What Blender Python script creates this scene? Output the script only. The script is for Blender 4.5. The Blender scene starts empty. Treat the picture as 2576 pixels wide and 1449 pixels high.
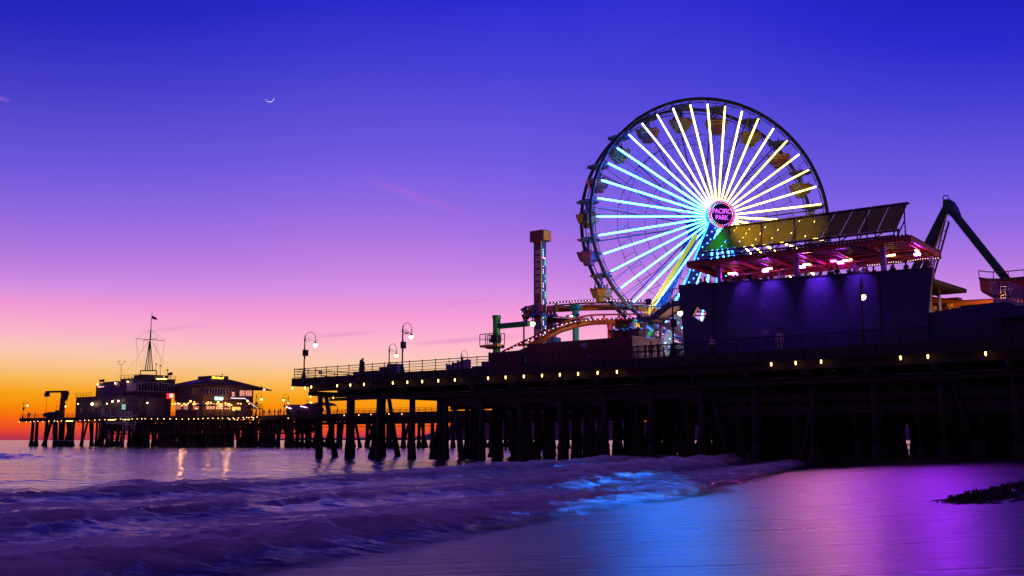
# Dusk at a pleasure pier: the scene is built in metres, water level z = 0, camera looking along +Y
import bpy, math, random
import numpy as np
from mathutils import Vector as V, Matrix, noise as mnoise
random.seed(11)
R = math.radians
SC = bpy.context.scene
COL = SC.collection

# ------------------------------------------------------------------ survey helpers
# FOC is the focal length in the units the survey of the photograph was taken in (2576 wide)
FOC = 2700.0; CZ = 1.8; TH = math.atan(382.5 / FOC)
CAM = V((0, 0, CZ))
def ray(p):
    a = (p[0] - 1288) / FOC; b = (724.5 - p[1]) / FOC
    return V((a, math.cos(TH) - b * math.sin(TH), math.sin(TH) + b * math.cos(TH)))
def atY(p, y):
    r = ray(p); return CAM + r * (y / r.y)
def atZ(p, z):
    r = ray(p); return CAM + r * ((z - CZ) / r.z)
ZR = {'1': (33.5, 771.5, .2546), '2': (402.5, 872.1, .18514), '3': (704.4, 791.6, .2640), '4': (1106.9, 704.4, .3241),
      '5': (1408.7, 221.4, .4028), '6': (1576.4, 670.8, .2083), '7': (1710.6, 496.4, .2734), '8': (2213.7, 469.6, .2778),
      'a': (1610, 704.4, .3241), 'b': (2039.3, 704.4, .3241), 'c': (1308.1, 570.2, .23157), 'd': (1274.6, 758.0, .11458),
      'e': (1502.6, 724.5, .13887), 'f': (174.4, 925.7, .10187), 'g': (295.2, 925.7, .10184), 'h': (1100.2, 838.5, .10417),
      'i': (2388.2, 684.2, .09257)}
def D(k, x, y):
    x0, y0, s = ZR[k]; return (x0 + x * s, y0 + y * s)
class Frame:
    def __init__(s, o, e):
        s.o = V((o[0], o[1], 0)); s.e = V((e[0], e[1], 0)).normalized(); s.n = V((-s.e.y, s.e.x, 0))
        s.rz = math.atan2(s.e.y, s.e.x)
    def pt(s, a, b, z): return s.o + s.e * a + s.n * b + V((0, 0, z))
    def hit(s, p, t):                      # where the sight line meets the upright plane t = const
        r = ray(p); k = (s.o + s.n * t - CAM).dot(s.n) / r.dot(s.n); q = CAM + r * k
        return (q - s.o).dot(s.e), q.z
    def hits(s, p, a):                     # plane s = const
        r = ray(p); k = (s.o + s.e * a - CAM).dot(s.e) / r.dot(s.e); q = CAM + r * k
        return (q - s.o).dot(s.n), q.z
    def st(s, q): d = q - s.o; return d.dot(s.e), d.dot(s.n)
PF = Frame((-22.4, 112.0), (.760, -.649))          # near pier: s runs towards the shore, t towards the back
FF = Frame((-51.0, 266.0), (.760, -.649))          # far pier, same bearing

# ------------------------------------------------------------------ mesh builder
class MB:
    def __init__(s): s.v = []; s.f = []; s.m = []; s.mi = 0
    def add(s, vs, fs):
        b = len(s.v); s.v += [V(v) for v in vs]
        for f in fs: s.f.append([b + i for i in f]); s.m.append(s.mi)
        return s
    def box(s, x0, x1, y0, y1, z0, z1, fr=None):
        P = [(x, y, z) for z in (z0, z1) for y in (y0, y1) for x in (x0, x1)]
        if fr: P = [fr.pt(*p) for p in P]
        return s.add(P, [(0, 2, 3, 1), (4, 5, 7, 6), (0, 1, 5, 4), (2, 6, 7, 3), (0, 4, 6, 2), (1, 3, 7, 5)])
    def hexa(s, a, b):                       # two matching quads
        return s.add(list(a) + list(b), [(3, 2, 1, 0), (4, 5, 6, 7), (0, 1, 5, 4), (1, 2, 6, 5), (2, 3, 7, 6), (3, 0, 4, 7)])
    def prism(s, poly, ext):
        n = len(poly); A = [V(p) for p in poly]; B = [p + V(ext) for p in A]
        return s.add(A + B, [tuple(range(n))[::-1], tuple(range(n, 2 * n))] + [(i, (i + 1) % n, n + (i + 1) % n, n + i) for i in range(n)])
    def beam(s, p, q, w, h=None, up=V((0, 0, 1))):
        p = V(p); q = V(q); h = h or w; d = (q - p).normalized()
        if abs(d.dot(up)) > .99: up = V((1, 0, 0))
        x = d.cross(up).normalized() * (w / 2); y = x.cross(d).normalized() * (h / 2)
        c = [-x - y, x - y, x + y, -x + y]
        return s.hexa([p + i for i in c], [q + i for i in c])
    def tube(s, p, q, r, r2=None, n=8):
        return s.path([p, q], [r, r if r2 is None else r2], n)
    def path(s, pts, r, n=8, closed=False):
        pts = [V(p) for p in pts]; k = len(pts)
        if not isinstance(r, (list, tuple)): r = [r] * k
        b = len(s.v); last = None
        for i, p in enumerate(pts):
            if closed: d = pts[(i + 1) % k] - pts[i - 1]
            else: d = pts[min(i + 1, k - 1)] - pts[max(i - 1, 0)]
            d = d.normalized() if d.length > 1e-9 else V((0, 0, 1))
            if last is None: x = d.cross(V((0, 0, 1))) if abs(d.z) < .9 else d.cross(V((1, 0, 0)))
            else: x = last - d * last.dot(d)
            x.normalize(); last = x; y = d.cross(x)
            for j in range(n):
                a = 2 * math.pi * j / n; s.v.append(p + (x * math.cos(a) + y * math.sin(a)) * r[i])
        for i in range(k if closed else k - 1):
            for j in range(n):
                a0 = b + i * n; a1 = b + ((i + 1) % k) * n
                s.f.append([a0 + j, a0 + (j + 1) % n, a1 + (j + 1) % n, a1 + j]); s.m.append(s.mi)
        if not closed:
            s.f.append([b + j for j in range(n)][::-1]); s.m.append(s.mi)
            s.f.append([b + (k - 1) * n + j for j in range(n)]); s.m.append(s.mi)
        return s
    def sphere(s, c, r, nu=10, nv=7, sc=(1, 1, 1)):
        prof = [(max(1e-4, r * math.sin(math.pi * i / nv)), -r * math.cos(math.pi * i / nv)) for i in range(nv + 1)]
        return s.lathe(prof, c, nu, sc)
    def lathe(s, prof, c, n=12, sc=(1, 1, 1)):
        b = len(s.v); c = V(c); k = len(prof)
        for (r, z) in prof:
            for j in range(n):
                a = 2 * math.pi * j / n; s.v.append(c + V((r * math.cos(a) * sc[0], r * math.sin(a) * sc[1], z * sc[2])))
        for i in range(k - 1):
            for j in range(n):
                s.f.append([b + i * n + j, b + i * n + (j + 1) % n, b + (i + 1) * n + (j + 1) % n, b + (i + 1) * n + j]); s.m.append(s.mi)
        s.f.append([b + j for j in range(n)][::-1]); s.m.append(s.mi)
        s.f.append([b + (k - 1) * n + j for j in range(n)]); s.m.append(s.mi)
        return s
    def xf(s, M):
        s.v = [M @ p for p in s.v]; return s
ORG = {}
def mesh_obj(name, me, mats, parent=None, smooth=False):
    for m in (mats if isinstance(mats, (list, tuple)) else [mats]): me.materials.append(m)
    if smooth:
        me.polygons.foreach_set('use_smooth', [True] * len(me.polygons))
    o = bpy.data.objects.new(name, me); COL.objects.link(o)
    if parent is not None: o.parent = parent
    return o
def build(name, mb, mat, parent=None, smooth=False, org=None):
    og = ORG.get(parent, V((0, 0, 0))) if parent is not None else (V(org) if org is not None else V((0, 0, 0)))
    me = bpy.data.meshes.new(name)
    me.from_pydata([tuple(p - og) for p in mb.v], [], mb.f)
    me.polygons.foreach_set('material_index', mb.m); me.validate(); me.update()
    o = mesh_obj(name, me, mat, parent, smooth)
    if parent is None: o.location = og
    ORG[o] = og
    return o
def tag(o, label=None, cat=None, group=None, kind=None):
    if label: o['label'] = label
    if cat: o['category'] = cat
    if group: o['group'] = group
    if kind: o['kind'] = kind
    return o
def thing(name, label, cat, loc=(0, 0, 0), group=None):
    o = bpy.data.objects.new(name, None); COL.objects.link(o); o.location = V(loc); ORG[o] = V(loc)
    return tag(o, label, cat, group)
def kids(o): return [c for c in KIDS.get(o, [])]
def copy_thing(root, loc, rz=0, label=None, scale=None):
    c = root.copy(); COL.objects.link(c); c.location = V(loc); c.rotation_euler = (0, 0, rz)
    if scale: c.scale = (scale,) * 3
    if label: c['label'] = label
    for ch in list(root.children):
        d = ch.copy(); COL.objects.link(d); d.parent = c
        for g in list(ch.children):
            e = g.copy(); COL.objects.link(e); e.parent = d
    return c
ORD = ['first', 'second', 'third', 'fourth', 'fifth', 'sixth', 'seventh', 'eighth', 'ninth', 'tenth', 'eleventh', 'twelfth',
       'thirteenth', 'fourteenth', 'fifteenth', 'sixteenth', 'seventeenth', 'eighteenth', 'nineteenth', 'twentieth',
       'twenty-first', 'twenty-second', 'twenty-third', 'twenty-fourth', 'twenty-fifth', 'twenty-sixth', 'twenty-seventh',
       'twenty-eighth', 'twenty-ninth', 'thirtieth', 'thirty-first', 'thirty-second', 'thirty-third', 'thirty-fourth', 'thirty-fifth',
       'thirty-sixth', 'thirty-seventh', 'thirty-eighth', 'thirty-ninth', 'fortieth', 'forty-first', 'forty-second', 'forty-third']

# ------------------------------------------------------------------ materials
def lin(c): return tuple((x / 255 / 12.92 if x / 255 <= .04045 else ((x / 255 + .055) / 1.055) ** 2.4) for x in c)
def nodes(name):
    m = bpy.data.materials.new(name); m.use_nodes = True; nt = m.node_tree
    return m, nt, nt.nodes['Principled BSDF'], nt.nodes['Material Output']
def mat(name, col, rough=.6, metal=0, var=.25, scale=2.0, bump=.15, spec=.5, coords='Object', stretch=(1, 1, 1)):
    m, nt, b, out = nodes(name); N = nt.nodes; L = nt.links
    tc = N.new('ShaderNodeTexCoord'); mp = N.new('ShaderNodeMapping'); mp.inputs['Scale'].default_value = stretch
    L.new(tc.outputs[coords], mp.inputs[0])
    nz = N.new('ShaderNodeTexNoise'); nz.inputs['Scale'].default_value = scale; nz.inputs['Detail'].default_value = 6; nz.inputs['Roughness'].default_value = .65
    L.new(mp.outputs[0], nz.inputs['Vector'])
    cr = N.new('ShaderNodeValToRGB'); cr.color_ramp.elements[0].position = .3; cr.color_ramp.elements[1].position = .7
    cr.color_ramp.elements[0].color = tuple(x * (1 - var) for x in col) + (1,)
    cr.color_ramp.elements[1].color = tuple(min(1, x * (1 + var)) for x in col) + (1,)
    L.new(nz.outputs[0], cr.inputs[0]); L.new(cr.outputs[0], b.inputs['Base Color'])
    mr = N.new('ShaderNodeMapRange'); mr.inputs[3].default_value = max(.02, rough - .1); mr.inputs[4].default_value = min(1, rough + .12)
    L.new(nz.outputs[0], mr.inputs[0]); L.new(mr.outputs[0], b.inputs['Roughness'])
    b.inputs['Metallic'].default_value = metal; b.inputs['Specular IOR Level'].default_value = spec
    if bump:
        bp = N.new('ShaderNodeBump'); bp.inputs['Strength'].default_value = bump; bp.inputs['Distance'].default_value = .05
        L.new(nz.outputs[0], bp.inputs['Height']); L.new(bp.outputs[0], b.inputs['Normal'])
    return m
def emit(name, col, strength, body=(.8, .8, .8)):
    m, nt, b, out = nodes(name)
    b.inputs['Base Color'].default_value = tuple(body) + (1,)
    b.inputs['Emission Color'].default_value = tuple(col) + (1,)
    b.inputs['Emission Strength'].default_value = strength; b.inputs['Roughness'].default_value = .3
    return m
M = {}
M['pile'] = mat('pile_timber', (.03, .02, .018), .75, var=.5, scale=1.2, bump=.6, stretch=(1, 1, .15))
M['barnacle'] = mat('barnacle_crust', (.018, .014, .014), .9, var=.6, scale=9, bump=1)
M['deckwood'] = mat('deck_timber', (.03, .02, .017), .75, var=.45, scale=2.5, bump=.4)
M['darksteel'] = mat('dark_painted_steel', (.02, .02, .026), .45, .3, var=.3)
M['lampiron'] = mat('lamp_iron', (.03, .026, .03), .42, .4, var=.3)
M['blackmetal'] = mat('black_metal', (.012, .012, .016), .5, .3)
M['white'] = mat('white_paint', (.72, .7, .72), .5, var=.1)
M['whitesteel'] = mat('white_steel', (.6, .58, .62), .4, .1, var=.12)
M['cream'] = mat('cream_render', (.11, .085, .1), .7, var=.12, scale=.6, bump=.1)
M['wheelsteel'] = mat('wheel_steel', (.09, .085, .12), .38, .5, var=.3)
M['wheelblue'] = mat('wheel_tower_paint', (.12, .24, .5), .4, .1, var=.15)
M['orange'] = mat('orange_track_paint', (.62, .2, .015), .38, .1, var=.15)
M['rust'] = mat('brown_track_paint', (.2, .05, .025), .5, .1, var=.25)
M['green'] = mat('green_paint', (.02, .3, .07), .38, .1, var=.18)
M['darkgreen'] = mat('dark_green_paint', (.012, .07, .03), .4, .1, var=.3)
M['teal'] = mat('teal_paint', (.015, .3, .24), .38, .1, var=.15)
M['red'] = mat('red_paint', (.5, .02, .05), .4, .1, var=.2)
M['yellow'] = mat('yellow_paint', (.75, .42, .03), .4, .1, var=.15)
M['gondyellow'] = mat('gondola_yellow', (.2, .14, .03), .42, .1, var=.4, scale=5)
M['gondred'] = mat('gondola_red', (.17, .035, .03), .42, .1, var=.4, scale=5)
M['gondpurple'] = mat('gondola_purple', (.1, .03, .12), .42, .1, var=.4, scale=5)
M['canopy'] = mat('canopy_shell', (.1, .09, .12), .45, .1, var=.4, scale=4)
M['blue'] = mat('blue_paint', (.015, .06, .4), .42, .1, var=.18)
M['fencewood'] = mat('brown_fence_boards', (.12, .045, .035), .7, var=.35, scale=3, stretch=(6, 6, .4), bump=.3)
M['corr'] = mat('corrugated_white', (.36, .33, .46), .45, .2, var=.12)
M['redsteel'] = mat('red_oxide_steel', (.4, .055, .03), .45, .1, var=.2)
M['roofmetal'] = mat('brown_roof_metal', (.1, .04, .035), .5, .3, var=.3)
M['glassdark'] = mat('dark_window_glass', (.02, .02, .035), .08, 0, var=.2, bump=.02, spec=.8)
M['bulbwarm'] = emit('warm_bulb', (1, .62, .2), 14)
M['globe'] = emit('lamp_globe_light', (1, .6, .25), 12)
M['jelly'] = emit('yellow_bulkhead_light', (1, .56, .14), 7)
M['flood'] = emit('floodlight', (1, .66, .3), 16)
M['skin'] = mat('skin', (.38, .2, .14), .55, var=.1, bump=0)
M['hair'] = mat('dark_hair', (.02, .013, .01), .6, var=.3)
M['hairblond'] = mat('fair_hair', (.35, .2, .08), .6, var=.3)
for k_, c_ in dict(cblack=(.015, .015, .02), cnavy=(.02, .025, .06), cwhite=(.6, .58, .58), cred=(.25, .03, .04), cgrey=(.12, .12, .14), cbrown=(.1, .06, .04), cpurple=(.16, .05, .2), cdenim=(.05, .07, .15)).items():
    M[k_] = mat('cloth_' + k_[1:], c_, .85, var=.2, scale=8)

# ------------------------------------------------------------------ camera, render
cd = bpy.data.cameras.new('camera'); cam = bpy.data.objects.new('camera', cd); COL.objects.link(cam)
cam.location = CAM; cam.rotation_euler = (math.pi / 2 + TH, 0, 0)
cd.sensor_width = 36; cd.lens = 36 * FOC / 2576; cd.clip_start = .1; cd.clip_end = 40000
SC.camera = cam
SC.view_settings.view_transform = 'Standard'; SC.view_settings.look = 'None'; SC.view_settings.exposure = 0; SC.view_settings.gamma = 1
SC.render.engine = 'CYCLES'; SC.cycles.use_denoising = True; SC.cycles.max_bounces = 7; SC.cycles.transparent_max_bounces = 12
SC.cycles.use_light_tree = True; SC.cycles.sample_clamp_indirect = 40; SC.cycles.caustics_reflective = True; SC.cycles.caustics_refractive = False

# ------------------------------------------------------------------ sky
W = bpy.data.worlds.new('World'); SC.world = W; W.use_nodes = True
nt = W.node_tree; N = nt.nodes; L = nt.links; bg = N['Background']
def mth(op, a, b=None, c=None, clamp=False):
    n = N.new('ShaderNodeMath'); n.operation = op; n.use_clamp = clamp
    for i, x in enumerate((a, b, c)):
        if x is None: continue
        if isinstance(x, (int, float)): n.inputs[i].default_value = x
        else: L.new(x, n.inputs[i])
    return n.outputs[0]
def mixc(f, a, b, op='MIX'):
    n = N.new('ShaderNodeMix'); n.data_type = 'RGBA'; n.blend_type = op
    for i, x in ((0, f), (6, a), (7, b)):
        if isinstance(x, (int, float)): n.inputs[i].default_value = x
        elif isinstance(x, tuple): n.inputs[i].default_value = x + (1,) if len(x) == 3 else x
        else: L.new(x, n.inputs[i])
    return n.outputs[2]
tc = N.new('ShaderNodeTexCoord'); sp = N.new('ShaderNodeSeparateXYZ'); L.new(tc.outputs['Generated'], sp.inputs[0])
X, Y, Z = sp.outputs
SKY = [(1105, (176, 52, 84)), (1094, (222, 62, 58)), (1078, (246, 84, 34)), (1055, (255, 112, 16)), (1030, (255, 148, 10)), (1002, (255, 168, 30)), (975, (255, 188, 88)),
       (948, (255, 200, 140)), (918, (255, 204, 180)), (880, (255, 190, 203)), (846, (255, 176, 211)), (802, (250, 158, 218)), (741, (216, 146, 230)),
       (680, (192, 128, 229)), (610, (165, 115, 228)), (540, (140, 105, 230)), (436, (112, 90, 226)), (305, (85, 75, 218)), (240, (73, 65, 215)),
       (174, (60, 56, 212)), (87, (43, 44, 208)), (0, (35, 36, 198))]
zl_ = mth('MAXIMUM', mth('MINIMUM', mth('SUBTRACT', .24, mth('MULTIPLY', mth('SUBTRACT', Z, .07), 5.2)), .19), -.12)
xl_ = mth('MULTIPLY', mth('MINIMUM', X, 0.0), zl_); xr_ = mth('MULTIPLY', mth('MAXIMUM', X, 0.0), .3)
hump_ = mth('POWER', 2.718, mth('MULTIPLY', mth('POWER', mth('DIVIDE', mth('SUBTRACT', X, .16), .15), 2), -1))
hump2_ = mth('MULTIPLY', mth('MULTIPLY', mth('POWER', 2.718, mth('MULTIPLY', mth('POWER', mth('DIVIDE', mth('ADD', X, .13), .16), 2), -1)), mth('MULTIPLY', mth('SUBTRACT', Z, .1), 14, clamp=True)), -.075)
zeff = mth('MULTIPLY', Z, mth('SUBTRACT', mth('ADD', mth('ADD', 1.0, hump2_), mth('ADD', xl_, xr_)), mth('MULTIPLY', mth('MULTIPLY', hump_, mth('MULTIPLY', mth('SUBTRACT', Z, .2), 5, clamp=True)), .13)))
ramp = N.new('ShaderNodeValToRGB'); cr = ramp.color_ramp
fac = mth('MULTIPLY', zeff, 2.0, clamp=True); L.new(fac, ramp.inputs[0])
while len(cr.elements) > 1: cr.elements.remove(cr.elements[0])
first = True
for (y, c) in SKY:
    pos = max(0, ray((1288, y)).normalized().z * 2.0)
    el = cr.elements[0] if first else cr.elements.new(pos)
    el.position = pos; el.color = lin(c) + (1,); first = False
el = cr.elements.new(1.0); el.color = lin((18, 18, 130)) + (1,)
# streaks of thin pink cloud, placed by direction
U = mth('DIVIDE', X, mth('MAXIMUM', Y, .05)); Vv = mth('DIVIDE', Z, mth('MAXIMUM', Y, .05))
nz = N.new('ShaderNodeTexNoise'); nz.inputs['Scale'].default_value = 9; nz.inputs['Detail'].default_value = 5
mp = N.new('ShaderNodeMapping'); mp.inputs['Scale'].default_value = (1, 1, 9); mp.inputs['Rotation'].default_value = (0, .12, 0)
L.new(tc.outputs['Generated'], mp.inputs[0]); L.new(mp.outputs[0], nz.inputs['Vector'])
def streak(p, q, w, a):
    r0 = ray(p); r1 = ray(q); u0, v0, u1, v1 = r0.x / r0.y, r0.z / r0.y, r1.x / r1.y, r1.z / r1.y
    du, dv = u1 - u0, v1 - v0; ln = math.hypot(du, dv); du /= ln; dv /= ln
    al = mth('ADD', mth('MULTIPLY', mth('SUBTRACT', U, u0), du), mth('MULTIPLY', mth('SUBTRACT', Vv, v0), dv))
    pe = mth('SUBTRACT', mth('MULTIPLY', mth('SUBTRACT', Vv, v0), du), mth('MULTIPLY', mth('SUBTRACT', U, u0), dv))
    t = mth('DIVIDE', al, ln); win = mth('MULTIPLY', mth('MULTIPLY', t, mth('SUBTRACT', 1.0, t)), 4, clamp=True)
    pe = mth('ADD', pe, mth('MULTIPLY', mth('SUBTRACT', nz.outputs[0], .5), w * 1.6))
    g = mth('POWER', 2.718, mth('MULTIPLY', mth('POWER', mth('DIVIDE', pe, w), 2), -1))
    return mth('MULTIPLY', mth('MULTIPLY', g, win), a)
cl = streak((905, 440), (1190, 545), .0035, .32)
for a in (((320, 838), (540, 815), .0018, .2), ((760, 850), (960, 835), .0018, .3), ((1020, 868), (1330, 842), .002, .4), ((1100, 770), (1250, 752), .002, .2),
          ((1330, 585), (1480, 612), .0025, .3), ((30, 255), (-70, 230), .002, .6), ((1700, 610), (2500, 640), .006, .1)):
    cl = mth('ADD', cl, streak(*a), clamp=True)
cloud = mixc(mth('MULTIPLY', zeff, 3.6, clamp=True), lin((222, 110, 170)), lin((176, 106, 228)))
sky = mixc(cl, ramp.outputs[0], cloud)
dk_ = mth('SUBTRACT', 1.0, mth('MULTIPLY', mth('MULTIPLY', mth('MAXIMUM', mth('MULTIPLY', X, -1.0), mth('MULTIPLY', X, .35)), mth('ADD', mth('MULTIPLY', mth('SUBTRACT', Z, .2), 4, clamp=True), .22)), .62))
cmb_ = N.new('ShaderNodeCombineColor'); [L.new(dk_, cmb_.inputs[i]) for i in range(3)]
sky = mixc(1.0, sky, cmb_.outputs[0], 'MULTIPLY')
# the sky overhead and behind is a dim violet, raised to light the surf
back = mth('MULTIPLY', mth('ADD', Y, .15), 1.6, clamp=True)
sky = mixc(back, lin((84, 46, 122)), sky)
n_ = N.new('ShaderNodeTexNoise'); n_.inputs['Scale'].default_value = 2.2; L.new(tc.outputs['Generated'], n_.inputs['Vector'])
sky = mixc(1.0, sky, mixc(n_.outputs[0], (.96, .96, .97), (1.04, 1.04, 1.03)), 'MULTIPLY')
L.new(sky, bg.inputs[0]); bg.inputs[1].default_value = 1.0

# ------------------------------------------------------------------ sea and beach
P0 = atZ((870, 1400), 0); P0 = V((P0.x, P0.y))
SHD = V((.40, .9165)); SHN = V((.9165, -.40))       # along the shoreline, and towards the land
def shore_d(x, y):
    a = (x - P0.x) * SHD.x + (y - P0.y) * SHD.y
    d = (x - P0.x) * SHN.x + (y - P0.y) * SHN.y
    return d - .9 * np.sin(a * .075 + .3) + .35 * np.sin(a * .21) - .00 * a, a
def fbm(x, y, sc, oct=4, seed=0.0):
    # vectorised value noise
    out = np.zeros_like(x); amp = 1; tot = 0
    rs = np.random.RandomState(int(seed * 10) + 3); T = rs.rand(256, 256)
    for o in range(oct):
        u = x / sc * 2 ** o + 17.3 * o; v = y / sc * 2 ** o + 9.1 * o
        iu = np.floor(u).astype(int); iv = np.floor(v).astype(int); fu = u - iu; fv = v - iv
        fu = fu * fu * (3 - 2 * fu); fv = fv * fv * (3 - 2 * fv)
        g = lambda a, b: T[a % 256, b % 256]
        n = (g(iu, iv) * (1 - fu) + g(iu + 1, iv) * fu) * (1 - fv) + (g(iu, iv + 1) * (1 - fu) + g(iu + 1, iv + 1) * fu) * fv
        out += amp * (n - .5); tot += amp; amp *= .52
    return out / tot * 2
def sand_z(x, y):
    d, a = shore_d(x, y)
    z = .028 * d + np.where(d > 6, (d - 6) * .02, 0)
    k = np.clip((y - 42) / 40, 0, 1); z = z + .55 * k * k * (3 - 2 * k) * np.clip((d + 3) / 8, 0, 1)
    return np.maximum(z, -2.5)
def sand_surface(x, y):
    d, a = shore_d(x, y)
    lip = 4.2 + 1.2 * fbm(a, a * 0, 11, 3, 31) + .15 * fbm(a, d, 1.5, 3, 32) - a * .02
    lip2 = 1.9 + .9 * fbm(a, a * 0, 8, 3, 33)
    return sand_z(x, y) + .008 * fbm(x, y, 3, 3, 4) + .022 / (1 + np.exp(-(d - lip) / .07)) + .012 / (1 + np.exp(-(d - lip2) / .06)), {}
def grid(name, ny, nx, y0, y1, spread, zf, m, pw=1.0):
    ys = y0 * (y1 / y0) ** (np.linspace(0, 1, ny) ** pw); us = np.linspace(-spread, spread, nx)
    Yg, Ug = np.meshgrid(ys, us, indexing='ij'); Xg = Ug * (Yg + 4)
    z, att = zf(Xg, Yg)
    co = np.stack([Xg, Yg, z], -1).reshape(-1, 3)
    i = np.arange((ny - 1) * (nx - 1)); r = i // (nx - 1); c = i % (nx - 1); b = r * nx + c
    f = np.stack([b, b + 1, b + nx + 1, b + nx], -1)
    me = bpy.data.meshes.new(name); me.vertices.add(len(co)); me.vertices.foreach_set('co', co.ravel())
    me.loops.add(f.size); me.loops.foreach_set('vertex_index', f.ravel().astype(np.int32))
    me.polygons.add(len(f)); me.polygons.foreach_set('loop_start', (np.arange(len(f)) * 4).astype(np.int32))
    me.update(calc_edges=True); me.polygons.foreach_set('use_smooth', [True] * len(f))
    for k, a in att.items():
        at = me.attributes.new(k, 'FLOAT', 'POINT'); at.data.foreach_set('value', a.ravel().astype(np.float32))
    return mesh_obj(name, me, m)
def billow(a, d, sc, oct, seed): return 1 - 2 * np.abs(fbm(a, d, sc, oct, seed))
def sea_z(x, y):
    d, a = shore_d(x, y)
    w = fbm(a * .5, d, 9, 4, 1); w2 = fbm(a * .35, d, 2.2, 4, 2); w3 = fbm(a * .2, d, 1.0, 4, 5)
    ph = d * .36 + 2.2 * fbm(a * .6, d, 26, 3, 3)
    far = np.exp(-np.maximum(-d, 0) / 300); calm = np.clip((-d - 2) / 14, 0, 1)
    h = calm * far * (.07 * np.sin(ph) + .03 * np.sin(ph * 2.3 + 1) + .12 * w + .06 * w2) + .02 * w3 * np.clip(-d / 3, 0, 1)
    foam = np.zeros_like(x)
    edge = .7 * fbm(a, a * 0, 7, 3, 7) + .22 * fbm(a, a * 0, 1.1, 4, 8) - .1     # the run-up edge on the sand
    # rolls of white water: front position, height, rise, tail
    for (d0, H, rise, tail, sd, amp) in ((0, .36, 1.9, 3.2, 7, 0), (-5.6, .50, 2.2, 3.4, 8, 1.3), (-12.5, .42, 2.2, 4.0, 9, 2.2), (-30, .12, 3, 4, 12, 4), (-74, .55, 6, 9, 10, 6)):
        fr = edge if d0 == 0 else d0 + amp * fbm(a, a * 0, 9, 3, sd) + .5 * fbm(a, d, 1.6, 3, sd + 1)
        q = d - fr
        up = np.clip(-q / rise, 0, 1); up = up * up * (3 - 2 * up)
        prof = np.where(q < -rise, np.exp((q + rise) / tail), up)
        along = np.clip(.72 + .6 * fbm(a, a * 0, 20, 3, sd + 2), .15, 1.2)
        if d0 < -50: along = np.clip(fbm(a, a * 0, 30, 3, sd + 2) + .35, 0, 1)
        lump = .6 * billow(a, d, 2.4, 3, sd + 3) + .75 * billow(a * .85, d, .8, 4, sd + 4) + .3 * fbm(a, d, .3, 3, sd + 5)
        h = h + H * prof * along * (.45 + .62 * lump)
        foam = np.maximum(foam, np.clip(prof * along * 1.2, 0, 1) * (1 if d0 > -20 else .08 if d0 > -50 else .15))
    sz = sand_z(x, y)
    q = d - edge
    base = np.maximum(sz, 0) * np.clip((d + 3.5) / 3, 0, 1)
    h = h + base + .025 * np.clip(-q / .3, 0, 1)
    h = np.where(q > 0, sz - .004 - .12 * np.clip(q / .5, 0, 1), h)
    al = np.clip((-q - .02 + .35 * fbm(a, d, .8, 4, 22)) / 1.0, 0, 1)
    return h, {'foam': foam, 'film': al}
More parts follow.
